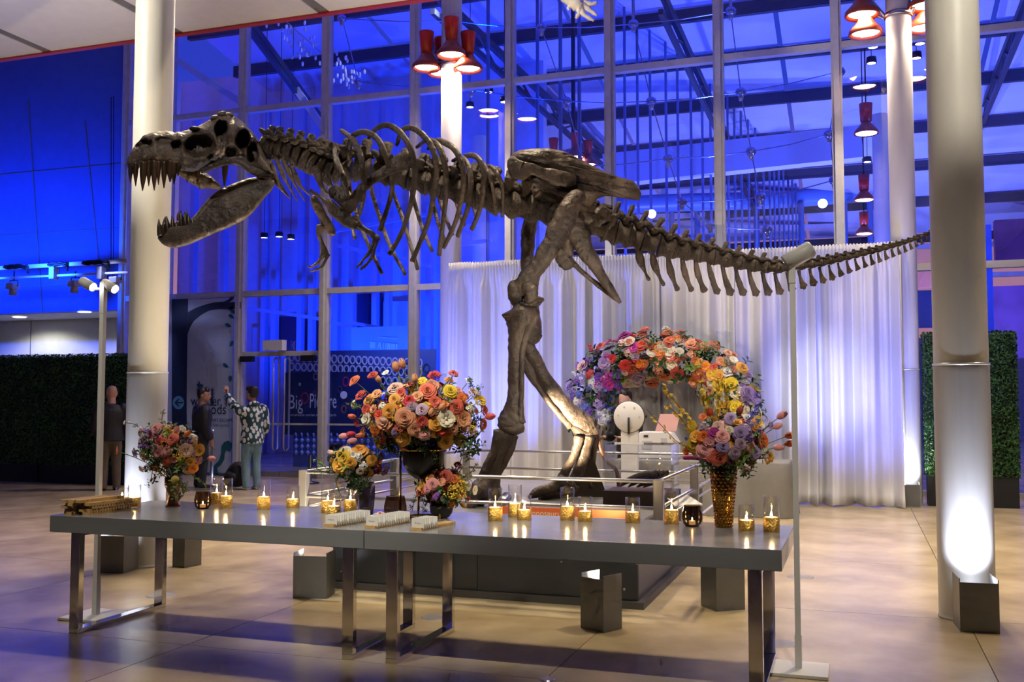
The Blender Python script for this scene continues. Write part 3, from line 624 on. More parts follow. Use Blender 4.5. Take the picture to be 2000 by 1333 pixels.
q = W(373, 793, YB); words('banner_words', 'wander', M_ink, bn, (q.x, YB - 0.008, q.z), X, ZZ, 0.29, fit=.70)
q = W(373, 809, YB); words('banner_words', 'woods', M_ink, bn, (q.x + 0.14, YB - 0.008, q.z), X, ZZ, 0.29, fit=.68)
q = W(400, 824, YB); words('banner_words', 'AN ART ESCAPE', M_ink, bn, (q.x, YB - 0.008, q.z), X, ZZ, 0.09)
q = W(400, 833, YB); words('banner_words', 'in the East Garden', M_ink, bn, (q.x, YB - 0.008, q.z), X, ZZ, 0.075)
for u, v0, v1 in ((415, 758, 793), (442, 770, 795)):
    flat('sprig_print', [(u - 0.8, v1), (u - 0.8, v0), (u + 0.8, v0), (u + 0.8, v1)], M_ink)
    for k in range(3):
        vv = v0 + 4 + 7 * k
        flat('sprig_print', [(u, vv + 3), (u - 4, vv - 2), (u - 3, vv + 1)], M_ink); flat('sprig_print', [(u, vv + 3), (u + 4, vv - 2), (u + 3, vv + 1)], M_ink)
sq = [(420, 908), (428, 900), (432, 888), (433, 872), (438, 864), (446, 861), (453, 866), (453, 876), (449, 883), (442, 880), (439, 886), (438, 898), (432, 908), (424, 914), (426, 922), (418, 930), (412, 924), (414, 914)]
flat('squirrel_print', sq, M_teal)
flat('leaf_litter_print', [(400, 935), (412, 925), (425, 930), (440, 924), (440, 945), (400, 948)], M_teal)
# ================================================================== PLINTH, RAIL, DINOSAUR SKELETON
ZP = 0.62
M_plinth = mat('plinth_metal', (0.055, 0.058, 0.062), 0.38, 0.6, var=0.1, scale=3)
pl = thing('plinth', 'low dark grey metal plinth carrying the dinosaur skeleton', 'plinth', (-2.74, 8.7, 0))
PX0, PX1, PY0, PY1 = -3.97, -1.50, 7.14, 10.35
MB().b2((PX0 - 0.05, PY0 - 0.05, 0), (PX1 + 0.05, PY1 + 0.05, 0.05)).build('skirting', mat('skirting', (0.05, 0.045, 0.04), 0.5), pl)
MB().b2((PX0, PY0 + 0.01, 0.05), (PX1, PY1, ZP - 0.02)).build('plinth_core', M_plinth, pl)
n_ = 2
for i in range(n_):
    w = (PX1 - PX0) / n_; MB().b2((PX0 + i * w + 0.002, PY0 - 0.006, 0.055), (PX0 + (i + 1) * w - 0.002, PY0 + 0.01, ZP - 0.022)).build('front_panel', M_plinth, pl)
MB().b2((PX0 - 0.02, PY0 - 0.02, ZP - 0.02), (PX1 + 0.02, PY1 + 0.02, ZP)).build('plinth_top', mat('plinth_top', (0.16, 0.16, 0.17), 0.45, var=0.15), pl)
for x, z in ((PX0 + 0.08, 0.13), (PX0 + 1.0, 0.12), (PX1 - 0.1, 0.13), (PX0 + 1.9, 0.3)):
    MB().lathe([(0, 0), (0.009, 0), (0.009, 0.006), (0, 0.006)], 8, (0, 0, 0), Matrix.Translation((x, PY0 - 0.006, z)) @ Matrix.Rotation(PI / 2, 4, 'X')).build('screw', M_steel, pl)
# orange caption strip on the front edge
cs = thing('caption_strip', 'orange caption strip with pale lettering along the plinth edge', 'label strip', (-2.1, PY0 - 0.05, ZP))
MB().b2((-2.62, PY0 - 0.035, ZP + 0.0), (-1.55, PY0 - 0.022, ZP + 0.075)).build('strip', mat('orange_strip', (0.75, 0.16, 0.05), 0.4), cs)
words('strip_words', 'Tyrannosaurus', mat('cream_print', (0.85, 0.75, 0.5), 0.5), cs, (-2.4, PY0 - 0.037, ZP + 0.014), X, ZZ, 0.06)
# low steel guard rail round the plinth
rl = thing('guard_rail', 'low steel guard rail with posts around the dinosaur plinth', 'guard rail', (-2.74, 8.7, ZP))
RX0, RX1, RY0, RY1 = -4.16, -1.32, 7.0, 10.5; ZR = 0.92
corners = [(RX0, RY0), (RX1, RY0), (RX1, RY1), (RX0, RY1)]
posts = corners + [((RX0 + 0.0), 8.65), (RX1, 8.65), (-2.74, RY1)]
for x, y in posts:
    MB().b2((x - 0.035, y - 0.03, ZP - 0.2), (x + 0.035, y + 0.03, ZR + 0.015)).build('rail_post', M_steel, rl, bevel=0.006)
    bx = min(max(x, PX0), PX1); by = min(max(y, PY0), PY1)
    MB().bar((x, y, ZP - 0.15), (bx, by, ZP - 0.3), 0.05, 0.02).build('rail_bracket', M_steel, rl)
for z in (ZR, ZR - 0.19, ZP + 0.02):
    for a, b in zip(corners, corners[1:] + corners[:1]):
        MB().tube([(*a, z), (*b, z)], 0.014 if z > ZP + 0.1 else 0.010, 8).build('rail_bar', M_steel, rl, True)
M_acr = glass('acrylic', (0.97, 0.98, 1.0), 0.0, 1.45, 1.0)
# white sloping text panel on the right side
ip = thing('text_panel', 'white sloping text panel on the right end of the plinth', 'text panel', (-1.6, 8.2, ZP))
a = [C(1318, 992, 7.9), C(1372, 988, 8.3), C(1340, 968, 8.5), C(1300, 972, 8.2)]
MB().add([q + Vector((0, 0, d)) for d in (0, 0.012) for q in a], [(0, 1, 2, 3), (7, 6, 5, 4), (0, 4, 5, 1), (1, 5, 6, 2), (2, 6, 7, 3), (3, 7, 4, 0)]).build('panel', M_white, ip)
q = (a[0] + a[2]) / 2; MB().tube([(q.x, q.y, ZP - 0.3), q], 0.015, 8).build('panel_stem', M_steel, ip)
# ---------------------------------------------------------------- skeleton
M_bone = mat('fossil_bone', (0.032, 0.0215, 0.018), 0.42, var=0.0, scale=5.0, bump=0.9, bscale=22, col2=(0.130, 0.095, 0.078), spec=0.5)
M_tooth = mat('fossil_tooth', (0.04, 0.022, 0.013), 0.3, var=0.3, scale=9)
dn = thing('dinosaur_skeleton', 'mounted brown dinosaur skeleton with open toothed jaws and a long tail', 'skeleton', (-2.74, 8.5, ZP))
_dk = [(200, 8.28), (530, 8.3), (650, 8.42), (1080, 8.6), (1300, 8.8), (1830, 9.6)]
def D(u):
    return float(np.interp(u, [k[0] for k in _dk], [k[1] for k in _dk]))
def K(u, v, dl=0.0): return C(u, v, D(u) + dl)
PXM = 8.5 / FPX
z1 = lambda X_, Y_: (230 + X_ * .27, 180 + Y_ * .27)
z2 = lambda X_, Y_: (600 + X_ * .27, 200 + Y_ * .27)
z3 = lambda X_, Y_: (900 + X_ * .27, 260 + Y_ * .27)
z5 = lambda X_, Y_: (880 + X_ * .4127, 480 + Y_ * .4127)
def bone(name, pts, conv=None, k=4, n=10, sc=1.0, parent=None, jit=0.05, e=1.0, flat_=1.0, m=None):
    """pts: (x, y, dl, r_inplane, r_lateral) in zoom px; radii in the same px"""
    f_ = {z1: .27, z2: .27, z3: .27, z5: .4127}.get(conv, 1.0); Q = []
    for q in pts:
        u, v = conv(q[0], q[1]) if conv else (q[0], q[1]); Q.append((u, v, q[2], q[3] * f_, (q[4] if len(q) > 4 else q[3]) * f_))
    def ext(a, b): # rounded end: two short steps past the last ring
        d = (np.array(a[:2]) - np.array(b[:2])); d = d / (np.linalg.norm(d) + 1e-6) * a[3]
        return [(a[0] + d[0] * .38, a[1] + d[1] * .38, a[2], a[3] * .80, a[4] * .80), (a[0] + d[0] * .56, a[1] + d[1] * .56, a[2], a[3] * .48, a[4] * .48), (a[0] + d[0] * .64, a[1] + d[1] * .64, a[2], a[3] * .12, a[4] * .12)]
    if Q[0][3] > 4: Q = ext(Q[0], Q[1])[::-1] + Q
    if Q[-1][3] > 4: Q = Q + ext(Q[-1], Q[-2])
    big = max(q[3] for q in Q); k = k + (4 if big > 6 else 1); n = n + (10 if big > 8 else 2)
    ss = sm(Q, k); b = MB().loft([K(*q[:3]) for q in ss], [(max(q[3], .3) * PXM, max(q[4], .3) * PXM) for q in ss], n, CF, 0, True, e)
    cen = [K(*q[:3]) for q in ss]; am = .10 + jit * 1.6; off = random.uniform(0, 50)
    for i in range(len(cen)):
        for j in range(n):
            p = Vector(b.v[i * n + j]); d = p - cen[i]; o3 = Vector((off, 0, 0))
            b.v[i * n + j] = tuple(cen[i] + d * (1 + am * noise.noise(p * 9 + o3) + am * .7 * noise.noise(p * 24 + o3) + am * .4 * noise.noise(p * 60 + o3)))
    return b.build(name, m or M_bone, parent or dn, True)
# ---- skull: a lofted head with carved openings
st = [(65, 512, 532, 40), (80, 455, 552, 75), (120, 390, 556, 100), (180, 325, 535, 115), (250, 292, 522, 125), (330, 283, 532, 130), (430, 290, 560, 135), (520, 270, 576, 145), (600, 237, 560, 165), (680, 192, 530, 195), (740, 158, 508, 215), (790, 150, 490, 225), (850, 176, 480, 235), (910, 222, 502, 240), (960, 272, 542, 235), (1010, 335, 572, 225), (1060, 440, 594, 210), (1100, 540, 606, 195), (1120, 585, 610, 180)]
ss = sm(st, 6); NA = 72; vs = []; fs = []
dents = [(750, 268, 46, 58, .62), (590, 388, 105, 72, .66), (905, 345, 52, 66, .60), (975, 440, 40, 70, .45), (185, 378, 62, 34, .60), (425, 385, 42, 34, .5), (672, 470, 18, 16, .3), (820, 430, 40, 45, .30), (330, 350, 60, 26, .2)]
bumps = [(745, 185, 60, 40, .18), (500, 480, 160, 45, .10), (300, 440, 120, 60, .08), (690, 330, 40, 90, .12), (1080, 560, 60, 50, .15), (840, 270, 35, 110, .14), (990, 330, 30, 60, .12)]
for q in ss:
    Xs, tp, bt, w = q; mid = (tp + bt) / 2; hh = (bt - tp) / 2
    for j in range(NA):
        th = 2 * PI * j / NA; c = math.cos(th); s_ = math.sin(th)
        yy = mid - hh * math.copysign(abs(s_) ** .75, s_); lw = w * math.copysign(abs(c) ** .55, c)
        if s_ < -0.35: lw *= 1.0
        k_ = 1.0 if s_ < 0 else 1.0 - 0.38 * max(0, s_) ** 1.2  # narrower roof
        for (cx, cy, rx, ry, dp) in dents:
            d2 = ((Xs - cx) / rx) ** 2 + ((yy - cy) / ry) ** 2
            if d2 < 1.35: k_ -= dp * 1.45 * (1 - min(1, max(0, (d2 - 0.55) / .75)))
        for (cx, cy, rx, ry, dp) in bumps:
            d2 = ((Xs - cx) / rx) ** 2 + ((yy - cy) / ry) ** 2
            k_ += dp * math.exp(-d2 * 1.4)
        nz = noise.noise(Vector((Xs * .02, yy * .02, c * 2))) * 0.07 + noise.noise(Vector((Xs * .06, yy * .06, c * 3))) * 0.06 + noise.noise(Vector((Xs * .15, yy * .15, c * 3))) * 0.03
        u, v = z1(Xs, yy + (14 * noise.noise(Vector((Xs * .03, 3, c)))))
        vs.append(K(u, v, lw * (k_ + nz) * .27 * PXM))
nS = len(ss)
fs = [(i * NA + j, i * NA + (j + 1) % NA, (i + 1) * NA + (j + 1) % NA, (i + 1) * NA + j) for i in range(nS - 1) for j in range(NA)] + [tuple(range(NA))[::-1], tuple((nS - 1) * NA + j for j in range(NA))]
skull = MB().add(vs, fs).build('skull', M_bone, dn, True)
for X_, Y_, r, h in ((765, 168, 34, 26), (805, 178, 32, 26), (715, 196, 36, 24), (560, 268, 34, 16)): # brow and nose knobs
    p = K(*z1(X_, Y_), -0.1); MB().ball(p, (r * .27 * PXM * 1.2, r * .27 * PXM * 1.4, h * .27 * PXM * 1.1), 10, 6).build('brow_knob', M_bone, None, True).parent = skull
def tooth(par, x, y0, x1, y1, r, dl):
    ss_ = sm([(x, y0, r), ((x + x1) / 2 - (x1 - x) * .2 - 3, (y0 + y1) / 2, r * .8), (x1, y1, r * .12)], 4)
    o = MB().loft([K(*z1(q[0], q[1]), dl) for q in ss_], [(q[2] * .27 * PXM, q[2] * .27 * PXM * .8) for q in ss_], 8, CF).build('tooth', M_tooth, None, True)
    o.parent = par
for x, y0, y1, r, dl in ((92, 545, 662, 15, -.1), (127, 550, 682, 16, -.13), (184, 545, 716, 22, -.15), (224, 540, 682, 16, -.15), (262, 535, 712, 20, -.16), (292, 540, 672, 14, -.16), (334, 545, 696, 18, -.16), (378, 540, 652, 22, -.17), (405, 548, 670, 18, -.17), (440, 565, 610, 12, -.17), (775, 520, 692, 20, .12), (150, 520, 560, 11, .14), (200, 520, 560, 10, .15), (235, 520, 555, 10, .15), (110, 540, 600, 12, .1), (505, 570, 660, 16, .16), (545, 575, 665, 15, .16), (580, 575, 670, 14, .16)):
    tooth(skull, x + 6, y0 - 45, x - 6 + (x * 7 % 11), y1, r * 1.35, dl * .78)
# palate and inner jaw bar seen through the mouth
bone('palate_bone', [(430, 560, .1, 30, 40), (520, 610, .15, 48, 50), (620, 640, .18, 58, 50), (700, 670, .18, 34, 40), (745, 690, .18, 14, 20)], z1, n=12, jit=.12)
bone('jugal_bar', [(620, 560, -.12, 26, 14), (700, 530, -.15, 24, 14), (800, 505, -.2, 22, 14), (900, 515, -.24, 24, 14), (1000, 575, -.24, 28, 16), (1110, 598, -.22, 24, 20)], z1, jit=.1)
bone('quadrate', [(1060, 520, -.1, 45, 60), (1050, 600, -.1, 40, 90), (1060, 650, -.1, 40, 90)], z1)
# ---- lower jaw: two rami
jt = [(290, 1000, 1062, -.02, 30), (330, 988, 1105, -.07, 34), (400, 972, 1130, -.12, 36), (470, 968, 1118, -.15, 34), (540, 942, 1095, -.17, 32), (600, 875, 1068, -.19, 30), (650, 822, 1045, -.20, 28), (710, 772, 1018, -.21, 28), (780, 738, 992, -.22, 30), (860, 702, 955, -.225, 30), (940, 668, 905, -.23, 28), (1000, 652, 845, -.235, 28), (1060, 640, 770, -.24, 30), (1110, 630, 715, -.24, 34), (1132, 640, 680, -.24, 30)]
def ramus(name, far):
    ss_ = sm(jt, 5); vs = []; n = 24
    for q in ss_:
        Xs, tp, bt, dl, w = q; hh = (bt - tp) / 2; mid = (bt + tp) / 2
        if far: dl = -dl * 0.95; mid -= 42 + 10 * math.sin(Xs * .01)
        for j in range(n):
            th = 2 * PI * j / n; c = math.cos(th); s_ = math.sin(th)
            yy = mid - hh * math.copysign(abs(s_) ** .7, s_); k_ = 1 + .15 * noise.noise(Vector((Xs * .03, yy * .03, c)))
            for (cx, cy, rx, ry, dp) in ((740, 880, 22, 16, .7), (690, 850, 60, 30, .35), (900, 830, 150, 30, .35), (1040, 700, 45, 20, .5)):
                d2 = ((Xs - cx) / rx) ** 2 + ((yy - cy) / ry) ** 2; k_ -= dp * math.exp(-d2)
            if yy > mid + hh * .3: k_ += .25
            u, v = z1(Xs, yy); vs.append(K(u, v, dl + c * w * k_ * .27 * PXM * 1.1))
    m_ = len(ss_); fs = [(i * n + j, i * n + (j + 1) % n, (i + 1) * n + (j + 1) % n, (i + 1) * n + j) for i in range(m_ - 1) for j in range(n)] + [tuple(range(n))[::-1], tuple((m_ - 1) * n + j for j in range(n))]
    return MB().add(vs, fs).build(name, M_bone, dn, True)
jaw = ramus('lower_jaw', False); jaw2 = ramus('lower_jaw', True)
for x, y0, x1, y1, r in ((302, 1010, 296, 918, 15), (328, 1000, 330, 930, 14), (362, 995, 352, 898, 18), (402, 990, 392, 898, 17), (428, 985, 420, 935, 13), (462, 985, 456, 858, 18), (492, 975, 484, 868, 17), (518, 965, 510, 884, 15), (545, 955, 536, 905, 12)):
    tooth(jaw, x + 4, y0 + 30, x1, y1, r * 1.35, -.11)
for x, y0, x1, y1, r in ((340, 960, 345, 900, 14), (440, 930, 440, 860, 14), (500, 915, 498, 850, 12)): tooth(jaw2, x, y0, x1, y1, r, .12)
# ---- vertebra prototypes (local: x along the spine, y lateral, z up; centrum radius 1, length 2*hl)
def vmesh(name, hl, sp, spw, spl, tp, tpz, lean=0.0, zyg=True):
    b = MB(); r = random.Random(len(name) + int(hl * 10))
    prof = [(0.0, -hl), (0.75, -hl), (1.0, -hl * .93), (1.02, -hl * .75), (0.80, -hl * .3), (0.74, 0), (0.80, hl * .3), (1.02, hl * .75), (1.0, hl * .93), (0.75, hl), (0.0, hl)]
    b.lathe(prof, 16, (0, 0, 0), Matrix.Rotation(PI / 2, 4, 'Y'))
    b.loft([(-lean * 0, 0, .6), (lean * .3, 0, 1.1), (lean * .6, 0, 1.0 + (sp - 1) * .5), (lean, 0, sp * .92), (lean * 1.02, 0, sp)], [(spl * 1.3, .55), (spl, .34), (spl * .8, spw), (spl * .95, spw * 1.2), (spl * .7, spw * 1.0)], 12, (0, 1, 0), .05, True, .8)
    for s in (-1, 1):
        if tp: b.loft([(0, s * .3, .9), (.05, s * (.3 + tp * .5), .95 + tpz * .5), (.1, s * (.3 + tp), .95 + tpz)], [(hl * .55, .3), (hl * .4, .2), (hl * .5, .16)], 8, (0, 0, 1), .05)
        if zyg:
            b.loft([(-hl * .2, s * .35, 1.0), (-hl * .9, s * .42, 1.35), (-hl * 1.45, s * .45, 1.55)], [(.26, .2), (.24, .16), (.15, .1)], 8, (0, 1, 0), .05)
            b.loft([(hl * .2, s * .3, 1.05), (hl * .9, s * .36, 1.25), (hl * 1.2, s * .36, 1.2)], [(.24, .2), (.2, .16), (.12, .1)], 8, (0, 1, 0), .05)
    return b.mesh(name, M_bone, True)
V_cerv = vmesh('cervical_vertebra', .75, 2.1, .2, .42, 1.1, -.2, .1); V_dors = vmesh('dorsal_vertebra', .72, 2.5, .2, .52, 1.5, .5, .15)
V_caud = vmesh('caudal_vertebra', .95, 2.3, .17, .38, 1.2, .0, .45); V_caud2 = vmesh('tail_vertebra', 1.25, 2.0, .15, .5, .5, -.1, .7)
def vert(me, name, u, v, ang, r, sx=1.0, sz=1.0, dl=0.0):
    xa = (CR * math.cos(ang) - ZZ * math.sin(ang)); za = (ZZ * math.cos(ang) + CR * math.sin(ang)); ya = CF
    R = Matrix((xa, ya, za)).transposed().to_4x4(); rr = r * D(u) / FPX
    M = Matrix.Translation(K(u, v, dl)) @ R @ Matrix.Diagonal((rr * sx, rr, rr * sz, 1))
    return inst(dn, me, name, M)
neck = sm([(522, 290, 19), (555, 297, 20), (590, 308, 21), (620, 322, 22), (650, 333, 22)], 2)
for i, q in enumerate(neck):
    a = math.atan2(*(lambda d: (d[1], d[0]))(neck[min(i + 1, len(neck) - 1)] - neck[max(0, i - 1)]))
    vert(V_cerv, 'cervical_vertebra', q[0], q[1], a, q[2], 1.0, 1.15)
dors = sm([(672, 330, 22), (708, 333, 23), (745, 338, 23), (780, 345, 24), (815, 354, 24), (848, 362, 25), (882, 371, 26), (915, 379, 27), (950, 388, 28), (985, 397, 29), (1020, 404, 30), (1055, 410, 30)], 1)
for i, q in enumerate(dors):
    d = dors[min(i + 1, len(dors) - 1)] - dors[max(0, i - 1)]
    vert(V_dors, 'dorsal_vertebra', q[0], q[1], math.atan2(d[1], d[0]), q[2], 1.0, 0.95 if i > 2 else 1.1)
for i, (u, v) in enumerate(((1085, 420), (1115, 428), (1143, 437), (1168, 446))): vert(V_dors, 'sacral_vertebra', u, v, .3, 27, 1.0, 0.75)
tail = [(1190, 451, 24), (1216, 457, 24), (1241, 464, 23), (1269, 474, 22), (1300, 485, 20.5), (1328, 490, 19), (1354, 495, 17.5), (1380, 500, 16.5), (1407, 506, 15.5), (1433, 511, 14.5), (1459, 517, 13.5), (1485, 521, 12.5), (1509, 523, 11.5), (1533, 523, 10.5), (1556, 520, 9.5)]
x = 1556; tt = np.array([(1556, 520), (1605, 514), (1657, 502), (1710, 490), (1762, 476), (1797, 464), (1822, 452)])
u = 1577.0
while u < 1822:
    tail.append((u, float(np.interp(u, tt[:, 0], tt[:, 1])), float(np.interp(u, [1556, 1657, 1762, 1822], [9, 6.5, 4.2, 2.6])))); u += float(np.interp(u, [1560, 1822], [20, 9]))
for i, q in enumerate(tail):
    d = np.array(tail[min(i + 1, len(tail) - 1)][:2]) - np.array(tail[max(0, i - 1)][:2]); a = math.atan2(d[1], d[0])
    sp = math.hypot(*d) / (2 if 0 < i < len(tail) - 1 else 1)
    big = q[0] < 1500
    vert(V_caud if big else V_caud2, 'caudal_vertebra', q[0], q[1], a, q[2], sp / (2 * (.95 if big else 1.25) * q[2]) * 1.02, 1.0 if q[0] > 1300 else 1.1)
    if q[0] > 1230 and i % 1 == 0: # chevron below
        ln = float(np.interp(q[0], [1230, 1290, 1400, 1500, 1600, 1700, 1800], [62, 64, 55, 40, 28, 18, 9])); bx = q[0] + 4; by = q[1] + q[2] * .8
        ft = float(np.interp(q[0], [1230, 1320, 1400, 1600, 1800], [4.0, 6.0, 9.5, 8.5, 4.5])); lx = ln * .30
        if q[0] < 1300: lx = ln * .35
        bone('chevron', [(bx, by, 0, 4 if q[0] < 1600 else 2.4, 6 if q[0] < 1500 else 3), (bx + lx * .25, by + ln * .4, 0, max(2.6, q[2] * .36), 4), (bx + lx * .7, by + ln * .8, 0, ft * .75, 2.6), (bx + lx, by + ln, 0, ft, 2.6), (bx + lx * 1.1, by + ln * 1.06, 0, ft * .5, 1.5)], None, 3, 8)
# ---- cervical ribs
for (x0, y0, x1, y1, x2, y2) in ((1100, 500, 1160, 640, 1250, 775), (1150, 495, 1220, 650, 1300, 790), (1200, 500, 1270, 650, 1355, 790), (1250, 540, 1330, 690, 1420, 770), (1120, 610, 1170, 690, 1245, 770)):
    bone('cervical_rib', [(x0, y0, -.07, 16, 8), ((x0 + x1) / 2, (y0 + y1) / 2, -.1, 20, 8), (x1, y1, -.1, 10, 6), (x2, y2, -.06, 3.5, 3)], z1, 4, 8)
for (x0, y0, x1, y1, x2, y2) in ((60, 480, 110, 620, 160, 660), (130, 540, 170, 600, 200, 640)): bone('cervical_rib', [(x0, y0, -.1, 30, 10), (x1, y1, -.1, 16, 8), (x2, y2, -.05, 8, 6)], z2, 4, 8)
# ---- ribs: near side then far side
near = [[(195, 330), (215, 430), (260, 540), (290, 680), (295, 720)],
        [(250, 205), (335, 275), (388, 400), (408, 560), (405, 690), (380, 800)], [(300, 430), (320, 260), (420, 215), (510, 270), (555, 360), (590, 470), (615, 580), (600, 700), (530, 915)],
        [(450, 250), (500, 190), (580, 165), (670, 215), (745, 330), (778, 460), (770, 630), (735, 790), (680, 950), (600, 1092)],
        [(650, 300), (690, 200), (770, 190), (865, 265), (920, 375), (935, 505), (918, 650), (880, 850), (820, 1010), (762, 1140)],
        [(800, 320), (870, 275), (950, 320), (995, 450), (1003, 640), (985, 850), (955, 1090)], [(880, 330), (940, 275), (1035, 315), (1103, 405), (1132, 540), (1112, 720), (1060, 900), (990, 1042)],
        [(1060, 420), (1115, 400), (1168, 470), (1182, 600), (1160, 770), (1125, 870), (1090, 962)], [(1090, 440), (1160, 385), (1235, 405), (1276, 505), (1266, 680), (1240, 800), (1195, 912)],
        [(1220, 500), (1270, 440), (1325, 560), (1352, 680), (1366, 820)], [(1270, 500), (1320, 460), (1392, 545), (1416, 660), (1410, 830)]]
for i, r in enumerate(near):
    n = len(r); P = []
    for j, (x, y) in enumerate(r):
        t = j / (n - 1); dl = -(.06 + .40 * math.sin(PI * min(1, t * 1.1)) ** .8 + .1 * t) * (1.0 if i < 7 else .75)
        w = [15, 21, 22, 22, 20, 19, 18, 17, 17, 17][min(9, int(t * 9.99))] * (1 if i not in (9, 10) else .7)
        P.append((x, y, dl, w * 1.0, 9))
    bone('rib', P, z2, 5, 8, jit=.03)
far = [[(190, 350), (240, 520), (290, 740), (345, 985)], [(290, 350), (300, 560), (340, 740), (400, 930), (540, 1240)], [(420, 320), (460, 610), (520, 820), (600, 1040), (710, 1245)], [(560, 340), (620, 640), (690, 840), (800, 1210)], [(700, 380), (770, 700), (830, 900), (905, 1080)],
       [(840, 420), (910, 720), (950, 880), (1000, 1010)], [(900, 430), (960, 710), (1050, 960)], [(1030, 480), (1080, 720), (1135, 890)], [(1160, 520), (1200, 740), (1225, 830)]]
for i, r in enumerate(far):
    n = len(r); P = []
    for j, (x, y) in enumerate(r):
        t = j / (n - 1); P.append((x, y, (.1 + .42 * math.sin(PI * min(1, t * .9 + .1)) ** .8), 17 - 3 * t, 8))
    bone('rib', P, z2, 5, 8, jit=.03)
# ---- shoulder girdle and arms
bone('shoulder_blade', [(742, 415, -.47, 62, 10), (700, 425, -.47, 64, 12), (620, 470, -.46, 45, 14), (520, 525, -.44, 34, 16), (430, 590, -.41, 34, 18), (370, 660, -.38, 38, 18), (320, 740, -.34, 42, 18), (295, 790, -.30, 30, 16)], z2, 5, 14, jit=.02)
bone('coracoid', [(180, 660, -.25, 40, 22), (230, 650, -.28, 56, 26), (270, 700, -.3, 60, 26), (300, 770, -.3, 40, 22)], z2, 5, 12)
bone('upper_arm', [(150, 720, -.28, 28, 30), (210, 790, -.28, 46, 38), (280, 850, -.29, 48, 36), (340, 890, -.30, 40, 34)], z2, 5, 12)
bone('forearm', [(330, 850, -.3, 34, 26), (390, 900, -.3, 22, 20), (450, 940, -.31, 20, 18), (500, 985, -.32, 24, 20)], z2, 5, 10); bone('forearm', [(340, 905, -.27, 14, 12), (420, 925, -.28, 9, 9), (490, 990, -.29, 14, 12)], z2, 5, 8)
for P in ([(490, 995, 16), (470, 1040, 11), (452, 1080, 12), (440, 1100, 13)], [(505, 995, 15), (490, 1050, 10), (478, 1100, 12), (470, 1120, 13)], [(440, 1100, 14), (405, 1140, 9), (385, 1170, 11), (362, 1188, 7), (368, 1205, 2)], [(470, 1118, 14), (440, 1160, 9), (415, 1185, 11), (392, 1205, 8), (388, 1218, 2)]):
    bone('finger_bone', [(x, y, -.32, r, r) for x, y, r in P], z2, 4, 8)
bone('upper_arm', [(50, 690, .12, 26, 26), (60, 730, .12, 32, 28), (110, 820, .12, 34, 26), (160, 900, .12, 34, 26), (185, 955, .12, 22, 22)], z2, 5, 12)
bone('forearm', [(100, 905, .12, 34, 26), (85, 960, .12, 18, 18), (110, 1030, .12, 15, 15), (130, 1090, .12, 26, 22)], z2, 5, 10)
for P in ([(120, 1095, 22), (90, 1140, 10), (70, 1165, 12), (30, 1190, 8), (8, 1188, 6), (0, 1165, 2)], [(148, 1105, 20), (130, 1150, 10), (100, 1195, 12), (55, 1215, 8), (25, 1222, 5), (18, 1205, 2)]):
    bone('finger_bone', [(x, y, .12, r, r) for x, y, r in P], z2, 4, 8)
bone('wishbone', [(20, 640, -.1, 14, 10), (110, 700, -.2, 12, 10), (170, 790, -.2, 12, 10)], z2)
# ---- pelvis
il = [(345, 190), (375, 150), (420, 125), (500, 113), (630, 109), (740, 130), (830, 170), (930, 222), (1050, 285), (1150, 320), (1248, 345), (1288, 390), (1305, 440), (1292, 488), (1200, 478), (1120, 464), (1050, 455), (985, 478), (945, 520), (905, 565), (870, 540), (868, 490), (830, 445), (790, 425), (700, 402), (760, 395), (825, 370), (760, 384), (700, 355), (640, 318), (560, 300), (480, 330), (425, 322), (375, 275)]
def ilium(dl, sgn):
    poly = [K(*z3(*q), dl) for q in il]; bm = bmesh.new()
    vs = [bm.verts.new(p) for p in poly]; f = bm.faces.new(vs)
    bmesh.ops.triangulate(bm, faces=[f])
    for _ in range(3): bmesh.ops.subdivide_edges(bm, edges=[e for e in bm.edges if e.calc_length() > .06], cuts=1, use_grid_fill=True); bmesh.ops.triangulate(bm, faces=bm.faces[:])
    bnd = {v for e in bm.edges if e.is_boundary for v in e.verts}
    bp = [v.co.copy() for v in bnd]
    off = {}
    for v in bm.verts:
        dm = min((v.co - b).length for b in bp); q = v.co
        off[v] = (1 - math.exp(-dm / .05)) * .075 + .03 * noise.noise(q * 6) * (1 - math.exp(-dm / .03)) + (.02 * noise.noise(q * 14)) * (1 - math.exp(-dm / .03))
    geo = bmesh.ops.duplicate(bm, geom=bm.verts[:] + bm.edges[:] + bm.faces[:]); mp = geo['vert_map']
    for v in list(off):
        w = mp[v]; v.co -= CF * off[v]; w.co += CF * (off[v] * .6)
    bmesh.ops.remove_doubles(bm, verts=bm.verts, dist=.001); bmesh.ops.recalc_face_normals(bm, faces=bm.faces)
    me = bpy.data.meshes.new('ilium'); bm.to_mesh(me); bm.free(); me.materials.append(M_bone); me.polygons.foreach_set('use_smooth', [True] * len(me.polygons))
    return link('ilium', me, dn)
ilium(-.24, 1); ilium(.26, -1)
bone('ilium_blade', [(370, 200, -.30, 40, 12), (420, 270, -.31, 75, 22), (500, 260, -.30, 50, 20), (600, 290, -.29, 40, 18), (720, 330, -.30, 60, 24), (800, 340, -.29, 60, 18)], z3, 4, 12, jit=.06)
bone('sacrum_block', [(560, 420, 0, 90, 120), (660, 470, 0, 110, 130), (780, 520, 0, 120, 120), (900, 600, 0, 110, 110), (1000, 640, 0, 105, 100), (1070, 660, 0, 95, 90)], z3, 4, 14, jit=.1)
bone('pubis', [(690, 560, -.1, 80, 60), (740, 680, -.08, 80, 60), (770, 780, -.04, 50, 40), (770, 860, 0, 45, 30), (750, 910, 0, 60, 30), (780, 955, 0, 50, 25)], z3, 4, 12, jit=.06)
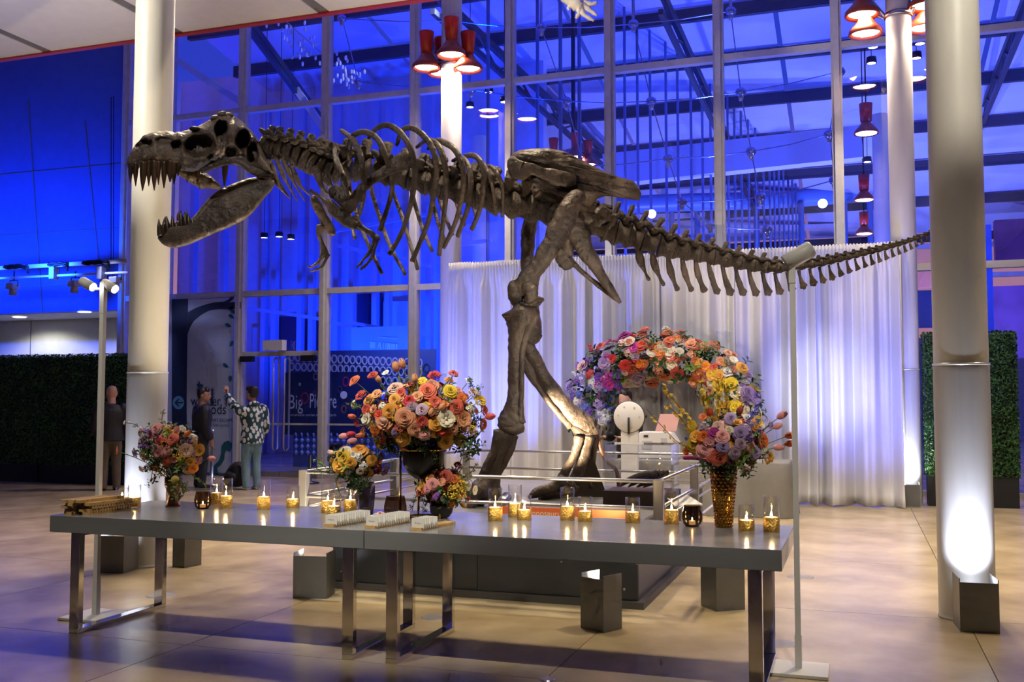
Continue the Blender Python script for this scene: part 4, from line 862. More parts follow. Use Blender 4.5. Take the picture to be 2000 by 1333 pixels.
bone('pubis_boot', [(700, 830, .02, 22, 26), (740, 890, .02, 60, 36), (800, 940, .02, 34, 34), (850, 965, .02, 12, 20)], z3, 4, 12)
for dl in (-.12, .12):
    bone('ischium', [(800, 650, dl, 95, 45), (860, 760, dl, 80, 40), (920, 880, dl * .9, 62, 32), (985, 980, dl * .7, 44, 26), (1040, 1070, dl * .4, 36, 22), (1100, 1160, dl * .2, 28, 18), (1155, 1228, dl * .1, 12, 12)], z3, 4, 12, jit=.05)
bone('ischium_strut', [(830, 960, .1, 18, 14), (920, 1040, .1, 20, 14), (1020, 1120, .08, 20, 14), (1110, 1195, .04, 16, 12)], z3, 4, 8)
# ---- near leg
bone('femur', [(868, 480, -.16, 42, 60), (830, 470, -.30, 62, 62), (780, 560, -.34, 78, 62), (720, 690, -.34, 82, 60), (650, 820, -.34, 72, 56), (570, 940, -.33, 64, 54), (510, 1030, -.33, 66, 58), (470, 1100, -.33, 84, 64), (440, 1150, -.33, 70, 60)], z3, 5, 16, jit=.04)
bone('femur_condyle', [(380, 1085, -.3, 30, 40), (385, 1130, -.32, 48, 50), (400, 1190, -.32, 56, 54), (400, 1230, -.32, 40, 44)], z3, 4, 12, jit=.05); bone('femur_condyle', [(480, 1110, -.40, 40, 30), (510, 1160, -.42, 50, 34), (490, 1215, -.40, 34, 28)], z3, 4, 12)
bone('knee_flange', [(430, 1245, -.33, 30, 50), (500, 1240, -.34, 34, 60), (560, 1215, -.33, 34, 50), (592, 1205, -.33, 16, 30)], z3, 4, 12)
bone('tibia', [(320, 290, -.33, 30, 40), (325, 310, -.33, 82, 70), (330, 345, -.33, 78, 68), (325, 400, -.33, 52, 52), (312, 460, -.33, 38, 42), (306, 540, -.33, 34, 36), (305, 640, -.33, 34, 34), (305, 730, -.33, 36, 36), (295, 790, -.33, 50, 44), (284, 840, -.33, 62, 52), (280, 868, -.33, 50, 44)], z5, 4, 16, jit=.04)
bone('fibula', [(395, 330, -.36, 26, 22), (365, 400, -.38, 22, 20), (340, 500, -.38, 14, 14), (336, 640, -.38, 12, 12), (332, 760, -.38, 14, 14), (330, 830, -.38, 24, 20)], z5, 4, 10)
bone('ankle_bone', [(250, 862, -.35, 18, 30), (290, 872, -.36, 24, 44), (330, 858, -.35, 30, 40)], z5, 4, 12)
for P in ([(235, 890, 34), (215, 960, 26), (185, 1030, 24), (160, 1100, 30), (135, 1150, 34)], [(265, 890, 36), (245, 970, 30), (215, 1050, 26), (190, 1120, 32), (170, 1165, 34)], [(300, 905, 20), (280, 970, 20), (250, 1030, 18), (225, 1080, 16), (215, 1130, 20)]):
    bone('metatarsal', [(x, y, -.33, r, r) for x, y, r in P], z5, 4, 12, jit=.05)
bone('toe_knuckle', [(165, 1120, -.36, 30, 34), (140, 1150, -.40, 44, 44), (118, 1178, -.42, 30, 34)], z5, 4, 12)
for dl, P in ((-.42, [(135, 1150, 34), (110, 1185, 28), (105, 1215, 26), (85, 1245, 16), (70, 1262, 6)]), (-.30, [(170, 1165, 34), (150, 1200, 28), (120, 1235, 22), (100, 1262, 6)]), (-.2, [(210, 1130, 24), (215, 1190, 24), (200, 1230, 18), (185, 1255, 6)])):
    bone('toe', [(x, y, dl, r, r) for x, y, r in P], z5, 4, 10)
# ---- far leg
bone('femur', [(560, 480, .2, 60, 55), (500, 660, .24, 55, 50), (485, 800, .25, 50, 46), (480, 950, .25, 48, 46), (500, 1150, .25, 50, 50), (520, 1340, .25, 56, 54), (530, 1440, .25, 64, 60)], z3, 4, 14)
bone('femur_condyle', [(385, 400, .24, 38, 40), (385, 430, .25, 42, 44), (375, 452, .24, 34, 36)], z5, 4, 12)
bone('tibia', [(372, 462, .24, 26, 30), (374, 485, .24, 36, 38), (390, 530, .25, 42, 40), (430, 610, .27, 40, 36), (490, 700, .29, 42, 36), (550, 775, .3, 46, 40), (600, 825, .31, 56, 48), (640, 860, .31, 60, 50), (655, 880, .31, 44, 44)], z5, 4, 16, jit=.03)
bone('fibula', [(345, 530, .2, 14, 12), (375, 600, .21, 26, 14), (410, 665, .22, 14, 12), (480, 760, .25, 13, 12), (560, 850, .27, 18, 16)], z5, 4, 10)
bone('ankle_bone', [(595, 870, .28, 22, 30), (640, 895, .3, 26, 40), (680, 875, .3, 26, 36)], z5, 4, 12)
for dl, P in ((.22, [(605, 915, 26), (585, 990, 18), (550, 1060, 22), (525, 1110, 26)]), (.28, [(640, 915, 40), (632, 990, 30), (605, 1070, 28), (580, 1130, 30)]), (.36, [(675, 915, 24), (672, 1000, 18), (660, 1080, 20), (665, 1140, 24)])):
    bone('metatarsal', [(x, y, dl, r, r) for x, y, r in P], z5, 4, 12, jit=.05)
for dl, P in ((.14, [(530, 1110, 26), (480, 1145, 22), (430, 1160, 24), (395, 1178, 20), (368, 1195, 8)]), (.2, [(575, 1135, 28), (520, 1165, 22), (470, 1175, 26), (435, 1190, 20), (418, 1222, 6)]), (.28, [(585, 1140, 28), (540, 1180, 22), (500, 1195, 24), (470, 1205, 16), (440, 1225, 5)])):
    bone('toe', [(x, y, dl, r, r) for x, y, r in P], z5, 4, 10)
q0 = [K(*z5(*q), .4) for q in ((650, 1080), (660, 1080), (692, 1222), (612, 1222))]
MB().prism([(0, 0), (.05, 0), (.17, -.34), (-.17, -.34)], (q0[0].x, q0[0].y, ZP + .34), CR, ZZ, .14).build('support_wedge', mat('support_paint', (0.05, 0.04, 0.035), .5), dn)
MB().tube([K(*z5(*q), .36) for q in ((690, 870), (705, 950), (740, 1020), (790, 1080))] + [K(*z5(800, 1100), .36) + Vector((0, 0, -.3))], .02, 10, 4).build('support_rod', mat('support_copper', (0.25, 0.12, 0.09), .4, .4), dn, True)
# small spot on the plinth lighting the far leg
q = Vector((-2.62, 7.42, ZP)); t = thing('plinth_spot', 'small silver spotlight standing on the plinth before the far foot', 'spotlight', q)
aim = K(*z5(600, 830), .28); dv = (aim - (q + Vector((0, 0, .1)))).normalized()
MB().lathe([(.05, 0), (.05, .01), (.012, .015), (.012, .07)], 16, q).build('foot', M_steel, t, True)
b = MB().lathe([(0, -.04), (.036, -.04), (.04, -.03), (.04, .05), (.036, .05), (.03, .03)], 20, cap=False); m_ = frame(q + Vector((0, 0, .09)), dv); b.v = [tuple(m_ @ Vector(p)) for p in b.v]; b.build('spot_can', M_steel, t, True)
light('leg_spot', 'SPOT', q + Vector((0, 0, .09)) + dv * .07, 750, (1, .80, .48), aim, 0.02, 36, 0.7)
# ---- clear display case with a fossil foot
ca = [C(1184, 1000, 8.3), C(1314, 1000, 8.3)]
cx = (ca[0].x + ca[1].x) / 2; cy = (ca[0].y + ca[1].y) / 2 + .12; w = .56
case = thing('display_case', 'clear acrylic display case on a dark base beside the fossil foot', 'display case', (cx, cy, ZP))
MB().b2((cx - w / 2 - .01, cy - .2, ZP), (cx + w / 2 + .01, cy + .2, ZP + .12)).build('case_base', mat('case_base', (0.03, 0.02, 0.018), .4), case)
for a, b in (((cx - w / 2, cy - .19, ZP + .12), (cx + w / 2, cy - .184, ZP + .5)), ((cx - w / 2, cy + .184, ZP + .12), (cx + w / 2, cy + .19, ZP + .5)), ((cx - w / 2, cy - .184, ZP + .12), (cx - w / 2 + .006, cy + .184, ZP + .5)), ((cx + w / 2 - .006, cy - .184, ZP + .12), (cx + w / 2, cy + .184, ZP + .5)), ((cx - w / 2, cy - .19, ZP + .5), (cx + w / 2, cy + .19, ZP + .506))):
    MB().b2(a, b).build('case_pane', M_acr, case)
ff = thing('fossil_foot', 'brown clawed fossil toes lying inside the clear case', 'fossil', (cx, cy, ZP + .12))
for k, (dx, an) in enumerate(((-.12, .5), (-.04, .35), (.04, .15), (.1, -.2))):
    P = sm([(cx + .17 + dx * .3, cy + dx * .6, ZP + .27, .030), (cx + .09 + dx * .7, cy - .02 + dx * .4, ZP + .245, .026), (cx + .0 + dx, cy - .05, ZP + .19, .024), (cx - .07 + dx * .9, cy - .06, ZP + .145, .006)], 4)
    MB().loft([q[:3] for q in P], [q[3] for q in P], 10, None, .06).build('toe_bone', M_bone, ff, True)
# ================================================================== TABLES AND TABLEWARE
ZT = 0.755
M_top = mat('grey_laminate', (0.27, 0.28, 0.295), 0.20, 0.2, var=0.10, scale=2.5, bump=0.02, bscale=80, stretch=(0.3, 2, 2))
M_chrome = mat('chrome', (0.72, 0.70, 0.68), 0.09, 1.0)
def table(x0, x1, lab):
    t = thing('console_table', lab, 'table', ((x0 + x1) / 2, 5.63, 0), 'grey tables with chrome legs')
    MB().b2((x0, 5.12, ZT - .105), (x1, 6.13, ZT)).build('tabletop', M_top, t, bevel=.003)
    for xa in (x0 + .10, x1 - .175):
        xb = xa + .07
        for y in (5.20, 6.02):
            MB().b2((xa, y, .03), (xb, y + .045, ZT - .105)).build('leg', M_chrome, t, bevel=.002)
        MB().b2((xa, 5.20, 0), (xb, 6.065, .03)).build('floor_rail', M_chrome, t, bevel=.002)
        MB().b2((xa, 5.245, ZT - .135), (xb, 6.02, ZT - .105)).build('top_rail', M_chrome, t)
table(-4.895, -2.654, 'left grey table with chrome loop legs holding wooden rail stacks')
table(-2.650, -0.357, 'right grey table with chrome loop legs holding the gold vase')
# --- candles in glass cylinders with gold bands
M_cg = glass('candle_glass', (0.99, 0.985, 0.97), 0.0, 1.45, 1.2)
M_gold = mat('gold_foil', (0.80, 0.50, 0.12), 0.28, 0.95, var=0.15, scale=60, bump=0.5, bscale=90)
M_wax = mat('wax', (0.95, 0.86, 0.66), 0.4, emit=(1.0, 0.62, 0.25), estr=0.9)
M_flame = mat('flame', (1, 0.8, 0.4), 0.5, emit=(1.0, 0.66, 0.28), estr=85)
def candle_meshes(h):
    r = .044; g = h * .42
    gl = MB().lathe([(r - .002, .006), (r, .0), (r, h), (r - .003, h), (r - .003, .008)], 28, cap=False).mesh('glass', M_cg, True)
    bd = MB().lathe([(r + .0008, .002), (r + .0012, .004), (r + .0012, g), (r + .0004, g)], 28, cap=False).mesh('gold_band', M_gold, True)
    wx = MB().lathe([(.0, g * .62), (r - .006, g * .62), (r - .005, g * .93), (r - .009, g), (.012, g - .004), (.0, g - .004)], 22, cap=False).mesh('wax', M_wax, True)
    fl_ = MB().lathe([(.0, g), (.0045, g + .003), (.0065, g + .010), (.0045, g + .021), (.0, g + .034)], 8, cap=False).mesh('flame', M_flame, True)
    return (('glass', gl), ('gold_band', bd), ('wax', wx), ('flame', fl_))
cm = {}
def candle(u, v, vt, lab):
    p = G(u, v, ZT); h = (v - vt) * depth(p) / FPX; h = round(h * .98, 2)
    if h not in cm: cm[h] = candle_meshes(h)
    t = thing('candle_holder', lab, 'candle', p, 'candles in gold banded glass')
    for nm, me_ in cm[h]: inst(t, me_, nm, Matrix.Translation(p))
for a in ((238, 986, 952, 'short candle glass half hidden behind the wooden rail stack'), (262, 990, 946, 'tall candle glass just right of the wooden rail stack'),
          (423, 985, 931, 'tall candle glass at the back of the pair right of the dark ribbed cup'), (441, 993, 935, 'tall candle glass at the front of the pair right of the dark ribbed cup'),
          (515, 995, 937, 'tall candle glass standing alone on the left table'), (572, 993, 950, 'short candle glass beside the left rail post on the left table'),
          (640, 1002, 944, 'tall candle glass behind the left row of place cards'), (652, 1008, 962, 'short candle glass directly behind the left row of place cards'), (684, 999, 944, 'candle glass touching the left of the brown twisted vase'),
          (967, 1018, 952, 'tall candle glass nearest the small black bowl on the right table'), (1006, 1010, 948, 'tall candle glass at the back of the pair under the near leg'), (1024, 1016, 969, 'short candle glass at the front of the pair under the near leg'),
          (1108, 1016, 952, 'tall candle glass under the far dinosaur foot'), (1143, 1019, 971, 'short candle glass right of the tall one under the far foot'), (1236, 1021, 972, 'short candle glass in front of the clear display case'),
          (1312, 1024, 958, 'tall candle glass left of the right dark ribbed cup'), (1458, 1038, 986, 'short candle glass just right of the gold vase'), (1507, 1040, 968, 'tall candle glass at the right end of the table')): candle(*a)
# --- dark ribbed tea-light cups
M_smoke = glass('smoked_glass', (0.34, 0.24, 0.17), 0.04, 1.5, 1.4)
def cup(u, v, lab, s=1.0, flame=True):
    p = G(u, v, ZT); t = thing('ribbed_cup', lab, 'cup', p, 'smoked ribbed tea-light cups')
    b = MB(); vs = []; fs = []; prof = [(.034, .0), (.048, .012), (.056, .04), (.056, .065), (.048, .10), (.045, .115)]; n = 48; k = len(prof)
    for i in range(n):
        a = 2 * PI * i / n; q = 1.0 if i % 2 else .955
        for r, z in prof: vs.append((p.x + s * r * q * math.cos(a), p.y + s * r * q * math.sin(a), p.z + s * z))
    for i in range(n):
        j = (i + 1) % n
        for m_ in range(k - 1): fs.append((i * k + m_, j * k + m_, j * k + m_ + 1, i * k + m_ + 1))
    fs.append(tuple(i * k for i in range(n))[::-1]); b.add(vs, fs).build('cup_wall', M_smoke, t)
    MB().lathe([(0, .004), (.034 * s, .004), (.034 * s, .009), (0, .009)], 20, p).build('cup_base', mat('smoke_base', (0.03, 0.02, 0.015), .2), t)
    if flame:
        MB().lathe([(0, .01), (.019, .01), (.019, .03), (0, .03)], 16, p).build('tealight', M_wax, t)
        MB().lathe([(0, .03), (.004, .036), (.003, .045), (0, .052)], 8, p).build('flame', M_flame, t)
cup(396, 994, 'smoked ribbed cup left of the paired candles on the left table', 1.0); cup(1352, 1028, 'smoked ribbed cup left of the gold vase on the right table', 1.05); cup(772, 1015, 'smoked ribbed cup behind the middle place cards', 1.25, False)
# --- stack of slotted wooden rails
M_wood = mat('pale_wood', (0.62, 0.40, 0.16), 0.55, var=0.12, scale=14, stretch=(8, 1, 8)); M_slot = mat('slot', (0.22, 0.12, 0.04), 0.7)
def rail_mesh(L, w=.045, h=.019, slots=15):
    b = MB(); n = slots; pitch = L / (n + 1); sl = .006; dp = .011
    prof = [(0, 0), (L, 0), (L, h)]; x = L
    for i in range(n):
        c = L - pitch * (i + 1); prof += [(c + sl / 2, h), (c + sl / 2, h - dp), (c - sl / 2, h - dp), (c - sl / 2, h)]
    prof += [(0, h)]
    return MB().prism(prof, (0, 0, 0), (0, 1, 0), (0, 0, 1), w, (1, 0, 0)).mesh('wooden_rail', M_wood)
rm_ = rail_mesh(.36)
rr_ = random.Random(5); cnt = 0
c0 = G(160, 1006, ZT)
cols = [(0, 5), (1, 5), (2, 5), (3, 4)]  # pile, layers
for ci, nl in cols:
    for li in range(nl):
        p = Vector((-4.83 + ci * .052 + rr_.uniform(-.009, .009), 5.175 + rr_.uniform(-.03, .03) + (.01 * ci), ZT + li * .0194))
        o = bpy.data.objects.new('slotted_wooden_rail', rm_); COL.objects.link(o); o.location = p; o.rotation_euler = (0, 0, rr_.uniform(-.03, .03) - .10)
        tag(o, 'slotted pale wooden rail, ' + ('bottom', 'second from bottom', 'middle', 'fourth from bottom', 'topmost')[li if li < nl - 1 else 4] + ' of the ' + ('leftmost', 'second', 'third', 'rightmost')[ci] + ' pile', 'card rail', 'stacked wooden card rails')
# --- place cards standing in wooden rails
M_card = mat('card_stock', (0.86, 0.85, 0.80), 0.6); M_pen = mat('ink', (0.02, 0.02, 0.02), 0.6)
rail2 = rail_mesh(.36, .075, .016, 15); card_me = MB().b2((-.043, -.0012, 0), (.043, .0012, .058)).mesh('place_card', M_card)
for k, (u, v, nc, skip, lab) in enumerate(((642, 1030, 15, 0, 'left'), (722, 1033, 15, 0, 'middle'), (812, 1037, 7, 0, 'right'))):
    p = G(u, v, ZT); rot = Matrix.Rotation(-.18, 4, 'Z'); base = Matrix.Translation(p) @ rot
    o = bpy.data.objects.new('card_rail', rail2); COL.objects.link(o); o.matrix_world = base @ Matrix.Translation((0, 0, .0003))
    tag(o, 'pale wooden rail under the %s row of place cards at the table front' % lab, 'card rail', 'rails holding place cards')
    for i in range(nc):
        y = .36 - .36 / 16 * (15 - i)
        if i == 0:
            t = thing('place_card', 'front white place card with handwriting in the %s row' % lab, 'place card', base @ Vector((0, y, .0085)), 'front place cards')
            inst(t, card_me, 'card', base @ Matrix.Translation((0, y, .0085)))
            nm = ('Laura Jane', 'Ian Marie', 'Naomi Tom')[k]
            b = MB(); r9 = random.Random(k); x = -.022; pts = []
            for w_ in range(26): pts.append((x, .030 + .0035 * math.sin(w_ * 1.9) + r9.uniform(-.002, .002))); x += .0017
            q = [base @ Vector((a[0], y - .0016, .0085 + a[1])) for a in pts]
            MB().tube(q, .0005, 4).build('handwriting', M_pen, t)
        else:
            c = bpy.data.objects.new('place_card', card_me); COL.objects.link(c); c.matrix_world = base @ Matrix.Translation((0, y, .0085)) @ Matrix.Rotation(random.uniform(-.03, .06), 4, 'X')
            tag(c, '%s white place card from the front in the %s row' % (ORD[i], lab), 'place card', 'cards in the %s row' % lab)
# --- vases
M_bronze = mat('bronze_glaze', (0.20, 0.10, 0.05), 0.24, 0.75, var=0.25, scale=20)
M_blackv = mat('black_glaze', (0.018, 0.015, 0.014), 0.35, 0.1); M_brass = mat('brass', (0.62, 0.38, 0.10), 0.22, 1.0)
pA = G(338, 990, ZT); t = thing('bronze_vase', 'bronze goblet vase with a narrow waist on the left table', 'vase', pA)
MB().lathe([(.052, 0), (.05, .01), (.036, .065), (.032, .085), (.045, .11), (.058, .145), (.06, .2), (.055, .2), (.05, .15), (.0, .11)], 28, pA).build('vase_body', M_bronze, t, True)
for z in (.15, .165, .18): MB().lathe([(.0585, z - .003), (.062, z), (.0585, z + .003)], 28, pA, cap=False).build('vase_ring', M_bronze, t, True)
pB = G(716, 1008, ZT); t = thing('twisted_vase', 'brown iridescent twisted faceted vase between candles and cards', 'vase', pB)
M_irid = mat('iridescent_brown', (0.10, 0.055, 0.035), 0.16, 0.6, var=0.5, scale=5, col2=(0.13, 0.10, 0.15))
vs = []; n = 6; prof = [(.042, 0), (.055, .06), (.066, .13), (.073, .19), (.075, .21)]
for i, (r, z) in enumerate(prof):
    for j in range(n):
        a = 2 * PI * j / n + z * 3.4; vs.append((pB.x + r * math.cos(a) - z * .12, pB.y + r * math.sin(a), pB.z + z))
fs = [(i * n + j, i * n + (j + 1) % n, (i + 1) * n + (j + 1) % n, (i + 1) * n + j) for i in range(len(prof) - 1) for j in range(n)] + [tuple(range(n))[::-1]]
MB().add(vs, fs).build('vase_body', M_irid, t)
pC = G(822, 1012, ZT); pC = Vector((pC.x, 5.80, ZT))
t = thing('bowl_on_stand', 'large black bowl vase held in a tall brass stand', 'vase', pC)
zb = .235; R = .135
MB().lathe([(.0, zb), (.05, zb + .008), (.10, zb + .045), (.128, zb + .10), (R, zb + .16), (R, zb + .2), (R - .006, zb + .2), (R - .008, zb + .15), (.0, zb + .03)], 36, pC).build('bowl', M_blackv, t, True)
MB().lathe([(R + .002, zb + .185), (R + .012, zb + .185), (R + .012, zb + .197), (R + .002, zb + .197)], 36, pC, cap=False).build('stand_ring', M_brass, t, True)
MB().lathe([(.09, .0), (.10, .0), (.10, .012), (.09, .012)], 30, pC, cap=False).build('stand_foot_ring', M_brass, t, True)
for a in (-2.75, -.35, .9, 2.2):
    c = Vector((math.cos(a), math.sin(a), 0)); o1 = pC + c * (R + .008); MB().bar(o1 + Vector((0, 0, .0)), o1 + Vector((0, 0, zb + .19)), .012, .012).build('stand_leg', M_brass, t)
    MB().bar(pC + c * .09 + Vector((0, 0, .006)), o1 + Vector((0, 0, .006)), .012, .010).build('stand_spoke', M_brass, t)
pD = G(862, 1012, ZT); t = thing('small_black_bowl', 'small round black bowl of flowers before the brass stand', 'vase', pD)
MB().lathe([(.03, 0), (.05, .006), (.07, .035), (.075, .07), (.068, .095), (.064, .095), (.07, .07), (.0, .03)], 28, pD).build('bowl', M_blackv, t, True)
pE = G(1414, 1030, ZT); t = thing('gold_knobbed_vase', 'tall tapering gold vase covered in knobs near the right end', 'vase', pE)
M_knob = mat('mercury_gold', (0.42, 0.21, 0.04), 0.14, 1.0, var=0.4, scale=30)
H_ = .335
MB().lathe([(.048, 0), (.046, .01), (.055, .1), (.066, .2), (.078, H_), (.073, H_), (.06, .2), (.0, .06)], 30, pE).build('vase_body', M_knob, t, True)
kb = MB().ball((0, 0, 0), (1, 1, .62), 8, 5).mesh('knob', M_knob, True)
for i in range(17):
    z = .012 + i * .0195; r = np.interp(z, [0, .1, .2, H_], [.048, .055, .066, .078])
    for j in range(17):
        a = 2 * PI * (j + .5 * (i % 2)) / 17; d_ = Vector((math.cos(a), math.sin(a), 0))
        inst(t, kb, 'knob', frame(pE + d_ * (r - .001) + Vector((0, 0, z)), d_, .0098))
# ================================================================== FLOWERS
PAL = dict(peach=(.85, .38, .20), coral=(.82, .16, .09), orange=(.88, .22, .02), gold=(.86, .40, .05), yellow=(.90, .62, .03), pink=(.82, .33, .33), blush=(.85, .55, .45), red=(.62, .02, .02), wine=(.38, .02, .05), cream=(.85, .76, .55), white=(.85, .84, .78), lilac=(.36, .25, .50), purple=(.20, .07, .45), mauve=(.45, .30, .42), magenta=(.50, .03, .28), blue=(.10, .14, .62), rust=(.5, .12, .05), plum=(.16, .05, .16))
def fmat(c): return mat('petal_' + c, PAL[c], .55, var=.10, scale=30, rnd=.22, sheen=.1)
M_leaf = mat('leaf', (.035, .085, .02), .42, var=.35, scale=12, rnd=.4); M_leaf2 = mat('pale_leaf', (.16, .26, .04), .5, var=.3, scale=14, rnd=.35); M_stem = mat('flower_stem', (.10, .17, .03), .5)
def petal(b, phi, w, r0, r1, h, curl, ns=4, nt=4, z0=0.0):
    vs = []
    for i in range(nt + 1):
        t = i / nt; rho = r0 + (r1 - r0) * math.sin(t * PI / 2) ** 1.3; z = z0 + h * math.sin(t * PI / 2 * 1.05)
        if t > .7: rho += curl * (t - .7) / .3; z -= abs(curl) * .5 * ((t - .7) / .3) ** 2
        ww = w * (0.35 + 0.65 * math.sin(min(1, t * 1.15) * PI / 2)) * (1 - .25 * max(0, t - .8) / .2)
        for j in range(ns + 1):
            s = -1 + 2 * j / ns; dz = -.10 * abs(s) ** 2 * h * t
            a = phi + s * ww; rr = rho * (1 + .05 * (1 - abs(s)))
            vs.append((rr * math.cos(a), rr * math.sin(a), z + dz))
    k = ns + 1; b.add(vs, [(i * k + j, i * k + j + 1, (i + 1) * k + j + 1, (i + 1) * k + j) for i in range(nt) for j in range(ns)])
FM = {}
def rose(c, open_=1.0):
    b = MB(); r = random.Random(len(c) * 7)
    b.lathe([(0, .66), (.05, .63), (.09, .5), (.1, 0)], 8, cap=False)
    for k, (n, r1, top, cu) in enumerate(((2, .15, .66, -.01), (3, .27, .65, .02), (3, .40, .61, .04), (4, .55, .54, .07), (5, .72, .43, .11), (5, .90, .27, .15), (6, 1.0, .08, .12))):
        for i in range(n):
            dz = r.uniform(-.05, .05); petal(b, 2 * PI * i / n + k * .9 + r.uniform(-.15, .15), 1.35 * PI / n, r1 * .45, r1 * r.uniform(.94, 1.05), .36, cu, 4, 4, top - .36 + dz)
    return b
def tulip(c):
    b = MB()
    for k in range(2):
        for i in range(3):
            vs = []; ns, nt = 4, 6; ph = 2 * PI * i / 3 + k * PI / 3
            for a in range(nt + 1):
                t = a / nt; rho = (.62 - .04 * k) * math.sin(PI * (t * .80 + .10)) ** .8; z = 1.9 * t - .2
                for j in range(ns + 1):
                    s = -1 + 2 * j / ns; th = ph + s * .62 * (1 - .55 * t ** 3); vs.append((rho * math.cos(th), rho * math.sin(th), z - .1 * s * s * t))
            q = ns + 1; b.add(vs, [(a * q + j, a * q + j + 1, (a + 1) * q + j + 1, (a + 1) * q + j) for a in range(nt) for j in range(ns)])
    return b
def openf(c, n=6):
    b = MB()
    for i in range(n): petal(b, 2 * PI * i / n, PI / n * 1.15, .08, 1.0, .25, .06, 3, 3)
    for i in range(n): petal(b, 2 * PI * i / n + PI / n, PI / n, .08, .75, .38, .05, 3, 3)
    b.ball((0, 0, .15), (.18, .18, .12), 8, 4); return b
def ruffle(c):
    b = MB(); r = random.Random(3)
    for k, (n, r1, h) in enumerate(((5, .35, .62), (7, .6, .55), (9, .85, .38), (10, 1.0, .15))):
        for i in range(n): petal(b, 2 * PI * i / n + k + r.uniform(-.2, .2), PI / n * 1.3, r1 * .35, r1 * r.uniform(.9, 1.08), .4, r.uniform(-.06, .14), 4, 3, h - .4 + r.uniform(-.09, .09))
    b.ball((0, 0, .35), (.2, .2, .25), 8, 5); return b
def spray(c):
    b = MB(); r = random.Random(9)
    for i in range(34):
        d = Vector((r.gauss(0, 1), r.gauss(0, 1), abs(r.gauss(0, 1.1)))).normalized() * r.uniform(.5, 1.05); b.ball(d, r.uniform(.09, .16), 5, 3)
    return b
def floret(c):
    b = MB(); r = random.Random(4)
    for i in range(11):
        t = i / 10; a = i * 2.4; q = Vector((math.cos(a) * (.38 - .2 * t), math.sin(a) * (.38 - .2 * t), t * 1.8 - .4)); m = frame(q, Vector((math.cos(a), math.sin(a), .5)), .34)
        f = MB()
        for j in range(5): petal(f, 2 * PI * j / 5, .5, .05, 1.0, .25, .1, 2, 2)
        b.add(f.v, f.f, m)
    return b
def leaves(c):
    b = MB(); r = random.Random(2)
    for i in range(7):
        a = i * 2.4; t = i / 6; L = r.uniform(.55, .85); o = Vector((0, 0, t * 1.0 - .3)); d = Vector((math.cos(a), math.sin(a), .25 + .4 * t)).normalized(); s = d.cross(ZZ).normalized(); n = s.cross(d)
        P = [o, o + d * L * .35 + s * L * .24 + n * .05, o + d * L * .7 + s * L * .2 + n * .02, o + d * L - n * .12, o + d * L * .7 - s * L * .2 + n * .02, o + d * L * .35 - s * L * .24 + n * .05, o + d * L * .5 - n * .03]
        b.add(P, [(0, 6, 1), (1, 6, 2), (2, 6, 3), (3, 6, 4), (4, 6, 5), (5, 6, 0)])
    b.loft([(0, 0, -.5), (0, 0, .2), (0.03, 0, .75)], [.03, .025, .015], 5); return b
def tinyf(c):
    b = MB(); r = random.Random(8)
    for i in range(9):
        a = i * 2.4; rr = .12 + .75 * math.sqrt(i / 9); q = Vector((rr * math.cos(a), rr * math.sin(a), .5 - .4 * rr)); m = frame(q, q + Vector((0, 0, .4)), .36); f = MB()
        for j in range(5): petal(f, 2 * PI * j / 5, .6, .04, 1.0, .2, .0, 2, 2)
        b.add(f.v, f.f, m)
    return b
KIND = dict(rose=(rose, 'rose'), tulip=(tulip, 'tulip'), open=(openf, 'open_blossom'), ruf=(ruffle, 'ruffled_bloom'), spray=(spray, 'mimosa_sprig'), flo=(floret, 'floret_spike'), leaf=(leaves, 'leaf_sprig'), tiny=(tinyf, 'blossom_cluster'))
def fmesh(kind, c):
    if (kind, c) not in FM:
        b = KIND[kind][0](c); FM[(kind, c)] = b.mesh(KIND[kind][1], (M_leaf if c == 'dark' else M_leaf2) if kind == 'leaf' else fmat(c), True, fix=False)
    return FM[(kind, c)]
FR = random.Random(21)
def put(root, kind, c, p, n, s): return inst(root, fmesh(kind, c), KIND[kind][1], frame(p, n, s, FR.uniform(0, 6.28)))
